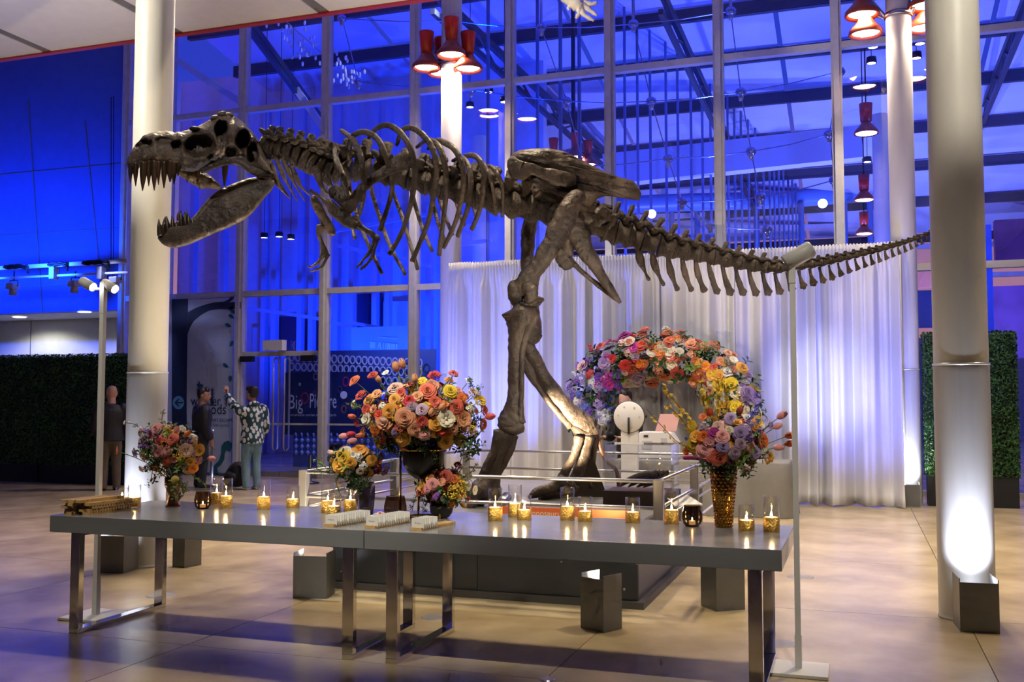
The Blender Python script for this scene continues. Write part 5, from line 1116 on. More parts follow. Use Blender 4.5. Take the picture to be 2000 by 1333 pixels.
def bouquet(name, lab, base, ctr, R3, front, fill, nfill, nleaf, seed, tulips=(), leafr=1.0):
    """base = mouth of the vase, ctr = centre (world), R3 = radii (right, depth, up); front = (u, v, size_px, kind, colour)"""
    t = thing(name, lab, 'flower arrangement', base, 'flower arrangements')
    r = random.Random(seed); dc = depth(ctr); px = dc / FPX
    def stem(p):
        m_ = (p + base) / 2 + Vector((0, 0, .02)); MB().tube([base + Vector((0, 0, -.03)), m_, p], .0028, 5, 3).build('stem', M_stem, t)
    occ = []
    for (u, v, s, kind, c) in front:
        q0 = C(u, v, dc); rx = (q0 - ctr).dot(CR) / R3[0]; rz = (q0.z - ctr.z) / R3[2]; rr = rx * rx + rz * rz
        dl = -R3[1] * math.sqrt(max(0, 1 - rr)); p = C(u, v, dc + dl); nrm = (CR * rx * .75 + ZZ * (rz * .75 + .12) - CF * (math.sqrt(max(0.0, 1 - rr)) * .7 + .62) + CR * FR.uniform(-.3, .3) + ZZ * FR.uniform(-.3, .3)).normalized()
        if kind == 'tulip': nrm = (CR * rx * 1.2 + ZZ * (rz * .8 + .25) - CF * .25).normalized()
        sc = s * px * {'tulip': .40, 'rose': .46, 'ruf': .46}.get(kind, .5)
        put(t, kind, c, p - nrm * sc * .2, nrm, sc); occ.append(p)
        if rr > .75 or kind == 'tulip': stem(p)
    for i in range(nfill):
        d = Vector((r.gauss(0, 1), r.gauss(0, 1), r.gauss(.15, .8))).normalized(); k = r.uniform(.62, .95)
        p = ctr + CR * d.x * R3[0] * k + CF * d.y * R3[1] * k + ZZ * d.z * R3[2] * k
        s = r.uniform(.020, .034)
        if any((p - o).length < s * 1.1 for o in occ): continue
        kd, c = r.choice(fill); put(t, kd, c, p, (CR * d.x + CF * d.y + ZZ * d.z + ZZ * .1), s * (1.2 if kd == 'spray' else 1)); occ.append(p)
    MB().ball(ctr - ZZ * R3[2] * .1, (R3[0] * .5, R3[0] * .5, R3[2] * .55), 14, 8).build('moss_core', mat('moss', (.02, .045, .012), .9, bump=.5, bscale=60), t, True)
    for i in range(nleaf):
        d = Vector((r.gauss(0, 1), r.gauss(0, 1), r.gauss(-.25, .8))).normalized(); k = r.uniform(.55, .95) * leafr
        p = ctr + CR * d.x * R3[0] * k + CF * d.y * R3[1] * k + ZZ * d.z * R3[2] * k
        put(t, 'leaf', 'dark' if r.random() < .7 else 'pale', p, (CR * d.x + CF * d.y + ZZ * (d.z + .2)), r.uniform(.03, .055))
    return t, stem
def vine(t, P, dp, r=.0022, n=10, s=.018, kind='leaf', c='pale', sm_=5):
    Q = [Vector(q) for q in sm([tuple(C(u, v, dp + d)) for u, v, d in P], sm_)]
    MB().loft(Q, [r] * len(Q), 5).build('twig', mat('twig', (.09, .05, .025), .6), t)
    for i in range(n):
        q = Q[int((i + 1) / (n + 1) * (len(Q) - 1))]; d = Vector((FR.gauss(0, 1), FR.gauss(0, 1), FR.gauss(0, 1))).normalized(); put(t, kind, c, q + d * s * .6, d, s)
# --- A: left bronze vase
bA = pA + Vector((0, 0, .19)); cA = C(332, 872, depth(pA)); cA.z = C(332, 872, depth(pA)).z
fA = [(336, 858, 24, 'rose', 'coral'), (310, 885, 30, 'rose', 'pink'), (279, 862, 26, 'rose', 'mauve'), (274, 845, 18, 'rose', 'blush'), (305, 838, 24, 'rose', 'pink'), (344, 845, 24, 'tulip', 'pink'), (364, 850, 20, 'tulip', 'orange'), (292, 845, 26, 'flo', 'purple'), (363, 880, 26, 'open', 'blush'), (389, 880, 24, 'rose', 'gold'), (323, 900, 22, 'rose', 'coral'), (327, 880, 20, 'rose', 'pink'), (372, 903, 20, 'rose', 'gold'), (366, 918, 20, 'ruf', 'blush'), (409, 896, 24, 'tulip', 'pink'), (229, 882, 20, 'open', 'orange'), (310, 863, 16, 'ruf', 'red'), (320, 867, 20, 'spray', 'gold'), (350, 890, 26, 'spray', 'yellow'), (329, 840, 26, 'spray', 'yellow'), (293, 908, 20, 'flo', 'plum'), (302, 915, 20, 'rose', 'orange'), (378, 916, 22, 'rose', 'orange'), (276, 917, 16, 'ruf', 'blush'), (263, 885, 22, 'ruf', 'mauve'), (281, 890, 24, 'ruf', 'blush'), (293, 875, 18, 'flo', 'plum'), (378, 855, 18, 'tiny', 'white'), (318, 922, 26, 'spray', 'yellow'), (355, 838, 16, 'ruf', 'white'), (389, 900, 18, 'ruf', 'pink'), (304, 872, 20, 'tiny', 'blush')]
tA, sA = bouquet('flower_arrangement', 'mixed pink, orange and purple bouquet in the bronze goblet vase', bA, cA, (.21, .17, .17), fA, [('rose', 'pink'), ('ruf', 'blush'), ('rose', 'coral'), ('spray', 'yellow'), ('flo', 'purple'), ('rose', 'gold'), ('ruf', 'mauve')], 130, 110, 1)
dA = depth(pA)
vine(tA, [(300, 880, 0), (282, 848, -.03), (264, 830, -.05), (238, 826, -.06)], dA, n=9, s=.017, kind='tiny', c='white'); vine(tA, [(318, 870, .02), (316, 830, .03), (318, 806, .03), (322, 800, .03)], dA, n=7, s=.02, kind='tiny', c='white')
vine(tA, [(345, 920, -.1), (352, 945, -.12), (370, 960, -.12)], dA, n=6, s=.04, c='pale'); vine(tA, [(335, 920, -.1), (342, 950, -.12), (352, 975, -.12)], dA, n=6, s=.042, c='pale'); vine(tA, [(372, 925, -.08), (392, 940, -.08), (406, 955, -.07)], dA, n=10, s=.018, c='pale')
MB().ball(C(342, 938, dA - .13), (.028, .028, .03), 12, 8).build('seed_pod', mat('pod', (.42, .33, .06), .5, bump=.3), tA, True)
vine(tA, [(350, 850, 0), (358, 835, 0), (368, 825, 0)], dA, n=5, s=.02, c='pale'); vine(tA, [(300, 905, -.1), (297, 925, -.12), (294, 940, -.1)], dA, n=6, s=.04, c='dark')
# --- B: brown twisted vase
bB = pB + Vector((-.025, 0, .2)); dB = depth(pB); cB = C(690, 903, dB)
fB = [(704, 880, 32, 'ruf', 'gold'), (664, 908, 36, 'ruf', 'gold'), (672, 895, 34, 'rose', 'yellow'), (684, 905, 24, 'rose', 'gold'), (675, 884, 26, 'ruf', 'cream'), (700, 893, 20, 'tiny', 'white'), (709, 910, 18, 'tiny', 'white'), (727, 900, 22, 'rose', 'gold'), (736, 918, 24, 'ruf', 'wine'), (752, 920, 22, 'ruf', 'pink'), (703, 922, 16, 'rose', 'blush'), (720, 925, 22, 'ruf', 'gold'), (651, 888, 22, 'tulip', 'blush'), (745, 892, 16, 'ruf', 'mauve'), (738, 905, 20, 'ruf', 'rust'), (690, 890, 16, 'ruf', 'white'), (660, 945, 16, 'ruf', 'blush')]
tB, sB = bouquet('flower_arrangement', 'golden ruffled blooms and cream blossoms in the brown twisted vase', bB, cB, (.16, .13, .105), fB, [('ruf', 'gold'), ('ruf', 'cream'), ('tiny', 'white'), ('rose', 'gold'), ('ruf', 'wine')], 80, 90, 2, leafr=1.0)
vine(tB, [(665, 915, 0), (640, 915, -.02), (625, 905, -.03), (615, 890, -.03)], dB, n=9, s=.02); vine(tB, [(668, 920, 0), (640, 925, -.04), (612, 912, -.05)], dB, n=8, s=.022, c='pale'); vine(tB, [(655, 935, -.05), (660, 955, -.06), (668, 972, -.06)], dB, n=7, s=.015)
vine(tB, [(690, 930, -.1), (685, 945, -.12), (690, 955, -.1)], dB, n=7, s=.04, c='dark'); vine(tB, [(708, 935, -.08), (700, 948, -.1), (706, 955, -.1)], dB, n=7, s=.04, c='dark')
# --- C: large bouquet on the brass stand
bC = pC + Vector((0, 0, .42)); dC = depth(pC); cC = C(822, 815, dC)
fC = [(691, 743, 26, 'rose', 'coral'), (727, 732, 22, 'rose', 'coral'), (741, 744, 24, 'tulip', 'peach'), (775, 722, 30, 'tulip', 'peach'), (787, 716, 28, 'tulip', 'peach'), (811, 745, 26, 'tulip', 'peach'), (848, 733, 28, 'ruf', 'red'), (886, 729, 20, 'rose', 'coral'), (877, 742, 18, 'rose', 'orange'), (753, 728, 14, 'open', 'white'), (825, 744, 18, 'open', 'yellow'), (835, 764, 36, 'rose', 'coral'), (844, 755, 30, 'ruf', 'peach'), (771, 758, 32, 'rose', 'blush'), (783, 768, 22, 'ruf', 'coral'), (880, 764, 28, 'rose', 'yellow'), (720, 782, 30, 'rose', 'gold'), (704, 772, 26, 'ruf', 'coral'), (770, 780, 24, 'rose', 'gold'), (800, 785, 28, 'ruf', 'red'), (761, 804, 32, 'rose', 'gold'), (741, 810, 22, 'ruf', 'red'), (791, 817, 40, 'rose', 'peach'), (804, 793, 22, 'rose', 'mauve'), (824, 800, 24, 'rose', 'mauve'), (841, 810, 26, 'tulip', 'peach'), (861, 798, 24, 'tulip', 'peach'), (851, 828, 28, 'rose', 'gold'), (872, 818, 32, 'open', 'cream'), (891, 796, 30, 'rose', 'coral'), (902, 777, 20, 'ruf', 'orange'), (938, 783, 28, 'ruf', 'yellow'), (946, 801, 22, 'ruf', 'orange'), (952, 815, 28, 'tulip', 'coral'), (945, 830, 22, 'rose', 'orange'), (905, 818, 34, 'ruf', 'peach'), (906, 830, 24, 'tulip', 'peach'), (900, 862, 24, 'rose', 'yellow'), (871, 863, 32, 'rose', 'gold'), (862, 842, 22, 'ruf', 'red'), (873, 845, 18, 'ruf', 'orange'), (828, 846, 28, 'rose', 'pink'), (812, 838, 32, 'rose', 'peach'), (786, 857, 32, 'rose', 'gold'), (741, 867, 28, 'rose', 'gold'), (752, 862, 22, 'ruf', 'red'), (715, 818, 24, 'ruf', 'cream'), (750, 825, 34, 'ruf', 'peach'), (755, 823, 22, 'tulip', 'blush'), (709, 845, 24, 'ruf', 'rust'), (696, 827, 18, 'ruf', 'red'), (677, 852, 26, 'tulip', 'pink'), (693, 861, 26, 'tulip', 'pink'), (690, 848, 24, 'tulip', 'red'), (710, 851, 26, 'tulip', 'rust'), (771, 845, 16, 'rose', 'lilac'), (925, 768, 24, 'ruf', 'blush'), (915, 745, 16, 'tiny', 'white'), (935, 765, 18, 'tiny', 'cream'), (895, 765, 22, 'ruf', 'pink'), (815, 775, 24, 'ruf', 'peach'), (868, 790, 18, 'ruf', 'orange'), (690, 790, 20, 'tiny', 'cream'), (692, 815, 22, 'tulip', 'coral'), (732, 842, 20, 'ruf', 'orange'), (914, 848, 22, 'spray', 'yellow'), (925, 840, 22, 'tiny', 'yellow'), (927, 850, 20, 'ruf', 'blush'), (745, 795, 20, 'tiny', 'white'), (735, 770, 22, 'ruf', 'peach'), (715, 800, 22, 'ruf', 'coral'), (850, 785, 24, 'ruf', 'coral'), (920, 800, 22, 'tiny', 'cream'), (780, 835, 22, 'ruf', 'rust'), (825, 825, 24, 'ruf', 'coral'), (885, 840, 22, 'ruf', 'peach')]
tC, sC = bouquet('flower_arrangement', 'large round bouquet of peach, coral and gold roses above the brass stand', bC, cC, (.38, .30, .235), fC, [('rose', 'peach'), ('rose', 'coral'), ('rose', 'gold'), ('ruf', 'orange'), ('ruf', 'peach'), ('tiny', 'cream'), ('rose', 'yellow'), ('ruf', 'red')], 420, 260, 3)
for P in ([(900, 850, -.1), (925, 870, -.12), (935, 885, -.12)], [(880, 870, -.15), (905, 880, -.16), (925, 872, -.15)], [(760, 870, -.15), (765, 885, -.16), (768, 892, -.14)], [(830, 870, -.2), (845, 880, -.2), (850, 890, -.2)]): vine(tC, P, dC, n=7, s=.045, c='dark')
for P in ([(700, 795, -.05), (690, 790, -.08), (683, 790, -.08)], [(915, 760, 0), (920, 745, 0), (915, 735, 0)], [(925, 775, 0), (932, 760, 0), (938, 758, 0)], [(920, 860, -.05), (935, 850, -.05), (940, 838, -.05)]): vine(tC, P, dC, n=8, s=.02, c='pale')
for P in ([(810, 770, .0), (822, 735, 0), (824, 715, 0)], [(790, 790, -.1), (785, 760, -.1), (778, 735, -.1)], [(860, 770, -.1), (870, 750, -.1), (884, 738, -.1)]): MB().tube([C(a, b, dC + c) for a, b, c in P], .004, 6, 4).build('leaf_blade', M_leaf2, tC)
# --- D: small black bowl
bD = pD + Vector((0, 0, .09)); dD = depth(pD); cD = C(866, 952, dD)
fD = [(845, 946, 24, 'rose', 'pink'), (869, 930, 28, 'rose', 'coral'), (850, 925, 20, 'ruf', 'peach'), (831, 928, 22, 'ruf', 'orange'), (823, 950, 20, 'ruf', 'gold'), (835, 955, 20, 'ruf', 'pink'), (853, 968, 24, 'flo', 'purple'), (890, 955, 34, 'spray', 'yellow'), (897, 965, 32, 'spray', 'yellow'), (880, 965, 30, 'spray', 'yellow'), (900, 945, 28, 'spray', 'yellow'), (877, 985, 22, 'ruf', 'orange'), (894, 908, 16, 'ruf', 'red'), (902, 986, 18, 'tulip', 'yellow'), (928, 958, 18, 'open', 'white'), (914, 952, 16, 'ruf', 'blush'), (915, 975, 10, 'ruf', 'red'), (862, 942, 18, 'ruf', 'peach'), (888, 935, 18, 'rose', 'orange'), (820, 965, 18, 'ruf', 'coral'), (914, 925, 18, 'ruf', 'cream'), (867, 975, 14, 'ruf', 'white'), (840, 935, 20, 'ruf', 'gold'), (905, 912, 14, 'tiny', 'white')]
tD, sD = bouquet('flower_arrangement', 'small low bouquet with yellow mimosa and purple florets in the black bowl', bD, cD, (.165, .13, .115), fD, [('ruf', 'peach'), ('spray', 'yellow'), ('rose', 'coral'), ('ruf', 'orange'), ('tiny', 'blush')], 80, 90, 4)
vine(tD, [(890, 930, 0), (900, 900, 0), (905, 880, 0), (903, 868, 0)], dD, n=5, s=.012); vine(tD, [(815, 965, -.05), (808, 985, -.05), (805, 1000, -.05)], dD, n=6, s=.02, c='dark'); vine(tD, [(905, 935, 0), (922, 920, 0), (930, 905, 0)], dD, n=5, s=.018, c='pale'); vine(tD, [(830, 975, -.08), (826, 990, -.08), (830, 1000, -.08)], dD, n=6, s=.024, c='dark')
# loose blooms lying behind the middle cards
for k, (u, v, c, s) in enumerate(((735, 1000, 'cream', 16), (752, 998, 'blush', 18), (742, 996, 'pink', 15), (764, 1002, 'mauve', 18), (728, 1003, 'white', 14))):
    p = G(u, v + 12, ZT); o = bpy.data.objects.new('loose_bloom', fmesh('ruf', c)); COL.objects.link(o); o.matrix_world = frame(p + Vector((0, 0, .008)), (FR.uniform(-.3, .3), -.4, 1), s * depth(p) / FPX * .5)
    tag(o, 'loose %s bloom lying on the table behind the middle place cards' % c, 'flower', 'loose blooms on the table')
# --- E: gold vase
bE = pE + Vector((0, 0, .325)); dE = depth(pE); cE = C(1422, 865, dE)
fE = [(1376, 880, 34, 'rose', 'pink'), (1405, 895, 36, 'rose', 'coral'), (1392, 890, 28, 'rose', 'coral'), (1412, 872, 26, 'rose', 'lilac'), (1410, 852, 30, 'rose', 'pink'), (1446, 847, 30, 'rose', 'lilac'), (1428, 818, 26, 'rose', 'lilac'), (1436, 885, 26, 'rose', 'mauve'), (1475, 884, 26, 'rose', 'lilac'), (1447, 868, 24, 'rose', 'mauve'), (1395, 848, 26, 'ruf', 'magenta'), (1354, 870, 28, 'rose', 'yellow'), (1360, 853, 28, 'ruf', 'gold'), (1350, 833, 24, 'ruf', 'yellow'), (1374, 855, 26, 'ruf', 'orange'), (1389, 811, 26, 'tulip', 'red'), (1402, 834, 24, 'ruf', 'blush'), (1443, 808, 28, 'tulip', 'rust'), (1424, 841, 18, 'ruf', 'cream'), (1491, 862, 28, 'ruf', 'orange'), (1502, 895, 26, 'ruf', 'gold'), (1515, 875, 28, 'tulip', 'pink'), (1538, 852, 30, 'tulip', 'coral'), (1537, 868, 28, 'tulip', 'coral'), (1522, 815, 30, 'tulip', 'pink'), (1514, 835, 26, 'tulip', 'pink'), (1452, 914, 26, 'tulip', 'pink'), (1505, 830, 20, 'tiny', 'lilac'), (1456, 785, 26, 'flo', 'lilac'), (1476, 800, 24, 'flo', 'blue'), (1468, 812, 24, 'flo', 'blue'), (1480, 845, 24, 'flo', 'purple'), (1470, 830, 26, 'tiny', 'lilac'), (1375, 835, 22, 'tiny', 'mauve'), (1340, 882, 16, 'ruf', 'orange'), (1373, 895, 20, 'ruf', 'pink'), (1460, 838, 26, 'tiny', 'lilac'), (1490, 878, 20, 'ruf', 'cream'), (1475, 835, 20, 'ruf', 'gold'), (1465, 858, 24, 'flo', 'purple'), (1374, 815, 18, 'open', 'orange'), (1385, 865, 22, 'ruf', 'pink')]
tE, sE = bouquet('flower_arrangement', 'tall lilac, pink and yellow bouquet in the gold knobbed vase', bE, cE, (.235, .19, .17), fE, [('rose', 'pink'), ('rose', 'lilac'), ('ruf', 'gold'), ('tiny', 'lilac'), ('rose', 'coral'), ('flo', 'blue')], 170, 130, 5)
for P, n in (([(1370, 850, 0), (1345, 820, 0), (1315, 780, .02), (1292, 752, .02)], 26), ([(1360, 860, 0), (1335, 825, -.02), (1318, 805, -.03), (1300, 792, -.03)], 16), ([(1355, 880, 0), (1325, 865, 0), (1295, 835, .02), (1263, 800, .04)], 9), ([(1390, 820, 0), (1375, 790, 0), (1372, 765, .02), (1367, 730, .02)], 24), ([(1400, 820, 0), (1403, 790, 0), (1405, 765, .02), (1402, 740, .02)], 22), ([(1410, 815, 0), (1420, 790, 0), (1416, 760, .02), (1415, 745, .02)], 20)):
    vine(tE, P, dE, n=n, s=.016, kind='tiny', c='yellow')
vine(tE, [(1400, 910, -.12), (1385, 915, -.13), (1375, 920, -.12)], dE, n=6, s=.042, c='dark'); vine(tE, [(1440, 905, -.1), (1460, 915, -.1), (1478, 922, -.1)], dE, n=6, s=.042, c='dark'); vine(tE, [(1420, 905, -.12), (1425, 915, -.12), (1430, 922, -.12)], dE, n=6, s=.042, c='dark')
# ================================================================== DRAPE, ARCH, PHOTO BOOTH, HEDGES, LAMP POLES, TRUSS
M_drape = mat('drape_satin', (0.66, 0.65, 0.64), 0.42, var=0.03, scale=3, sheen=.3)
YD = 14.97; ZD = 3.66; XD0, XD1 = -6.22, .60
pp = thing('drape_frame', 'white pipe frame holding up the pale drape', 'pipe frame', (-2.8, YD, 0))
MB().tube([(XD0 - .03, YD, ZD), (XD1 + .03, YD, ZD)], .025, 10).build('cross_pipe', M_white, pp, True)
for x in (XD0 - .02, -2.5, XD1 + .02):
    MB().tube([(x, YD + .06, 0), (x, YD + .06, ZD)], .024, 10).build('upright', M_white, pp, True); MB().b2((x - .2, YD - .12, 0), (x + .2, YD + .28, .012)).build('base_plate', M_steel, pp)
npan = 6; wp = (XD1 - XD0) / npan; pr = random.Random(12)
nm = ('first', 'second', 'third', 'fourth', 'fifth', 'sixth')
for k in range(npan):
    x0 = XD0 + k * wp - .02; x1 = x0 + wp + .04; nx = 120; nz = 26; vs = []; ph = [pr.uniform(0, 6.28) for _ in range(6)]; fr = [pr.uniform(4, 6), pr.uniform(8, 11), pr.uniform(15, 22)]
    for j in range(nz + 1):
        z_ = ZD + .05 - (ZD + .05) * j / nz; t = j / nz
        for i in range(nx + 1):
            s = i / nx; x = x0 + (x1 - x0) * s; z = z_
            amp = .075 + .06 * t
            w = amp * math.sin(fr[0] * 6.283 * s * .55 + ph[0] + .5 * t) + .040 * math.sin(fr[1] * 6.283 * s * .6 + ph[1] + 1.5 * math.sin(5 * s + ph[5])) * (1 - .3 * t) + .012 * math.sin(fr[2] * 6.283 * s * .7 + ph[2]) * (1 - .6 * t)
            if j == 1: w = .03 * math.sin(s * 150 + k)
            if j == 0: w = .032 * math.sin(s * 150 + k) ; z = ZD + .05 + .012 * math.sin(s * 160 + k)
            if j == 2: w = .02 * math.sin(s * 140 + k) * .6 + .3 * w
            y = YD - .03 + w
            if t > .93: # hem pools forward on the floor
                q = (t - .93) / .07; y -= q * (.10 + .06 * math.sin(s * 9 + ph[3])); z += .05 * q * (1 - q) + .02 * abs(math.sin(s * 14 + ph[4])) * q
            vs.append((x, y, max(.004, z)))
    fs = [(j * (nx + 1) + i, j * (nx + 1) + i + 1, (j + 1) * (nx + 1) + i + 1, (j + 1) * (nx + 1) + i) for j in range(nz) for i in range(nx)]
    o = MB().add(vs, fs).build('satin_curtain', M_drape, None, True, fix=False)
    so = o.modifiers.new('thickness', 'SOLIDIFY'); so.thickness = .004
    tag(o, '%s pale satin curtain from the left, hanging behind the skeleton' % nm[k], 'curtain', 'drape panels')
light('drape_spot', 'SPOT', (-1.0, 11.0, .5), 420, (.86, .88, 1), W(1608, 760, YD), .05, 26, 1.0)
light('drape_wash', 'SPOT', (-4.4, 10.8, 5.8), 130, (.84, .83, 1), (-3.6, YD, 1.7), .1, 75, .8)
light('drape_wash', 'SPOT', (-.6, 10.8, 5.8), 150, (.80, .79, 1), (-1.0, YD, 1.7), .1, 75, .8)
# --- flower arch
ar = thing('flower_arch', 'half-ring arch of flowers fading from blue through red to cream', 'flower arch', W(1300, 1000, 14.2), None)
YA = 14.4
arc = sm([(1160, 835), (1152, 800), (1160, 755), (1188, 722), (1235, 700), (1290, 695), (1345, 702), (1392, 725), (1422, 755), (1440, 790), (1446, 830)], 6)
AP = [W(q[0], q[1], YA) for q in arc]
lf = AP[0]; rt = AP[-1]
MB().loft([Vector((lf.x, YA, 0.0))] + AP + [Vector((rt.x, YA, 0.0))], [.02] * (len(AP) + 2), 8).build('arch_frame', M_steel, ar, True)
zones = [(0.0, ['white', 'blue', 'lilac', 'white']), (.1, ['blue', 'lilac', 'purple', 'white']), (.22, ['purple', 'lilac', 'blue', 'plum']), (.34, ['magenta', 'mauve', 'red', 'blush']), (.45, ['rust', 'coral', 'orange', 'cream']), (.58, ['orange', 'peach', 'coral', 'rust']), (.7, ['gold', 'peach', 'cream', 'coral']), (.8, ['cream', 'white', 'yellow', 'gold']), (.9, ['cream', 'white', 'yellow', 'lilac']), (1.01, ['yellow', 'cream', 'gold', 'yellow'])]
r5 = random.Random(31); L = len(AP) - 1
for i in range(295):
    t = r5.random() ** .95; q = t * L; k = min(int(q), L - 1); c = AP[k].lerp(AP[k + 1], q - k); tg = (AP[k + 1] - AP[k]).normalized(); nr = tg.cross(Vector((0, 1, 0)))
    a = r5.uniform(-PI, PI) if i % 4 == 0 else r5.uniform(-PI, 0); wd = .32 + .09 * math.sin(t * PI); d = nr * math.cos(a) * wd * r5.uniform(.6, 1) + Vector((0, 1, 0)) * math.sin(a) * .22
    z = max(j for j in range(len(zones)) if zones[j][0] <= t); nxt = zones[min(z + 1, len(zones) - 1)]
    cs_ = zones[z][1] if r5.random() > .35 else nxt[1]
    kd = r5.choice(['ruf', 'rose', 'ruf', 'open', 'tiny']) if t > .3 else r5.choice(['flo', 'tiny', 'ruf', 'flo'])
    put(ar, kd, r5.choice(cs_), c + d, d.normalized() + Vector((0, -.35, .1)), r5.uniform(.052, .10) * (1 if kd != 'flo' else .8))
for i in range(260):
    q = r5.random() * L; k = min(int(q), L - 1); c = AP[k].lerp(AP[k + 1], q - k); a = r5.uniform(-PI, PI); d = Vector((math.cos(a) * .26, math.sin(a) * .18, r5.uniform(-.26, .26)))
    put(ar, 'leaf', 'dark' if r5.random() < .75 else 'pale', c + d, d + Vector((0, 0, .1)), r5.uniform(.09, .15))
for (P, s) in (([(1165, 715), (1140, 715), (1128, 714)], .05), ([(1170, 750), (1140, 745), (1125, 742)], .05), ([(1410, 730), (1425, 718), (1432, 705)], .03)):
    Q = [W(u, v, YA) for u, v in P]; MB().tube(Q, .004, 5, 3).build('twig', MATS['twig'], ar); put(ar, 'ruf', 'lilac', Q[-1], (-.5, -1, .2), s)
light('arch_spot', 'SPOT', (-2.2, 10.6, 5.8), 160, NEUT, W(1320, 720, YA), .06, 24, .6)
light('arch_spot', 'SPOT', (-2.9, 12.2, .8), 35, (.35, .45, 1), W(1185, 770, YA), .04, 24, .7)
# --- cloth covered table
M_cloth = mat('grey_cloth', (0.20, 0.195, 0.19), 0.7, var=.05)
tb = thing('cloth_covered_table', 'long table under a floor-length grey cloth below the flower arch', 'table', (-1.8, 13.45, 0))
zt = .70; x0, x1, y0, y1 = W(1205, 950, 13.1).x, W(1540, 950, 13.1).x, 13.05, 13.8
vs = []; N = 160; per = []
for i in range(N):
    t = i / N * 4; k = int(t); f = t - k
    per.append(((x0 + (x1 - x0) * f, y0), (x1, y0 + (y1 - y0) * f), (x1 - (x1 - x0) * f, y1), (x0, y1 - (y1 - y0) * f))[k])
mxc = (x0 + x1) / 2; myc = (y0 + y1) / 2
for j, z in enumerate((zt, zt - .02, .45, .2, .004)):
    for i, (x, y) in enumerate(per):
        k = 0 if j == 0 else (.012 if j == 1 else .02 + (.07 * (zt - z)) + .035 * (zt - z) * math.sin(i * .9) + .03 * (zt - z) * math.sin(i * 2.3))
        d = Vector((x - mxc, y - myc, 0)); n = Vector((0, -1, 0)) if i < 40 else Vector((1, 0, 0)) if i < 80 else Vector((0, 1, 0)) if i < 120 else Vector((-1, 0, 0))
        vs.append((x + n.x * k, y + n.y * k, z))
fs = [(j * N + i, j * N + (i + 1) % N, (j + 1) * N + (i + 1) % N, (j + 1) * N + i) for j in range(4) for i in range(N)] + [tuple(range(N))]
MB().add(vs, fs).build('table_cloth', M_cloth, tb, True); 
for x in (x0 + .1, x1 - .1):
    for y in (y0 + .1, y1 - .1): MB().tube([(x, y, 0), (x, y, zt - .02)], .02, 8).build('leg', M_steel, tb)
MB().b2((x0 + .02, y0 + .02, zt - .04), (x1 - .02, y1 - .02, zt - .012)).build('table_board', M_wood, tb)
# --- photo booth: round ring-light head on a white post
M_boothw = mat('booth_white', (0.72, 0.72, 0.74), .4)
pb = W(1230, 980, 12.68); pb.z = 0
bt = thing('photo_booth_stand', 'white round-headed photo booth stand in front of the operator', 'photo booth', pb)
zc = W(1230, 815, 12.68).z
RX = Matrix.Translation((pb.x, pb.y, zc)) @ Matrix.Rotation(PI / 2, 4, 'X')
MB().lathe([(0, -.03), (.19, -.03), (.2, -.02), (.2, .02), (.19, .03), (0, .03)], 40, (0, 0, 0), RX).build('ring_head', M_boothw, bt, True)
MB().lathe([(.196, -.012), (.207, -.012), (.207, .012), (.196, .012)], 40, (0, 0, 0), RX, cap=False).build('rubber_edge', M_black, bt, True)
MB().b2((pb.x - .11, pb.y - .01, .03), (pb.x + .11, pb.y + .07, zc - .05)).build('post', M_boothw, bt, bevel=.01)
MB().b2((pb.x - .25, pb.y - .2, 0), (pb.x + .25, pb.y + .26, .03)).build('base_plate', M_boothw, bt, bevel=.01)
MB().tube([(pb.x, pb.y - .035, zc - .01), (pb.x + .005, pb.y - .06, zc - .08), (pb.x, pb.y - .04, zc - .22)], .014, 8, 4).build('cable', M_black, bt, True)
for a in range(6): MB().lathe([(0, 0), (.012, 0), (.012, .003), (0, .003)], 10, (0, 0, 0), Matrix.Translation((pb.x + .14 * math.cos(a), pb.y - .031, zc + .14 * math.sin(a))) @ Matrix.Rotation(PI / 2, 4, 'X')).build('screw_cap', mat('cap_grey', (.5, .5, .5), .5), bt)
for s in (-1, 1): MB().ball((pb.x + s * .215, pb.y, zc + .01), .022, 10, 6).build('side_knob', M_black, bt, True)
# --- printer, tablet, jar, pink cloth on the table
a = W(1250, 900, 13.3); b = W(1322, 855, 13.3)
pt = thing('photo_printer', 'white boxy photo printer on the cloth covered table', 'printer', ((a.x + b.x) / 2, 13.3, zt))
hp = .36; wpn = b.x - a.x
MB().prism([(0, 0), (wpn, 0), (wpn, hp * .62), (wpn * .86, hp * .95), (wpn * .8, hp), (.02, hp), (0, hp * .94)], (a.x, 13.4, zt), (1, 0, 0), (0, 0, 1), .36, (0, 1, 0)).build('printer_body', M_boothw, pt, bevel=.012)
MB().b2((a.x + .07, 13.214, zt + .29), (a.x + .13, 13.222, zt + .315)).build('slot', M_dark, pt); MB().b2((a.x + .04, 13.214, zt + .13), (a.x + .18, 13.222, zt + .24)).build('side_grille', mat('grille', (.5, .5, .52), .6), pt); MB().b2((a.x + .3, 13.214, zt + .22), (a.x + .38, 13.222, zt + .28)).build('label_plate', mat('grille', (.5, .5, .52), .6), pt)
q = [(-.14, 0), (.14, 0), (.14, .23), (-.14, .23)]
tt_ = thing('pink_tablet', 'pink tablet leaning on top of the printer before the operator', 'tablet', (a.x + .3, 13.45, zt + hp))
MB().prism([(-.15, 0), (.13, 0), (.17, .24), (-.09, .24)], (a.x + .34, 13.42, zt + hp + .002), (1, .15, 0), (0, .25, .97), .012).build('tablet_back', mat('rose_aluminium', (.68, .38, .36), .35, .4), tt_, bevel=.003)
MB().lathe([(0, 0), (.012, 0), (.012, .004), (0, .004)], 10, (0, 0, 0), Matrix.Translation((a.x + .47, 13.455, zt + hp + .205)) @ Matrix.Rotation(PI / 2 - .25, 4, 'X')).build('lens', M_black, tt_)
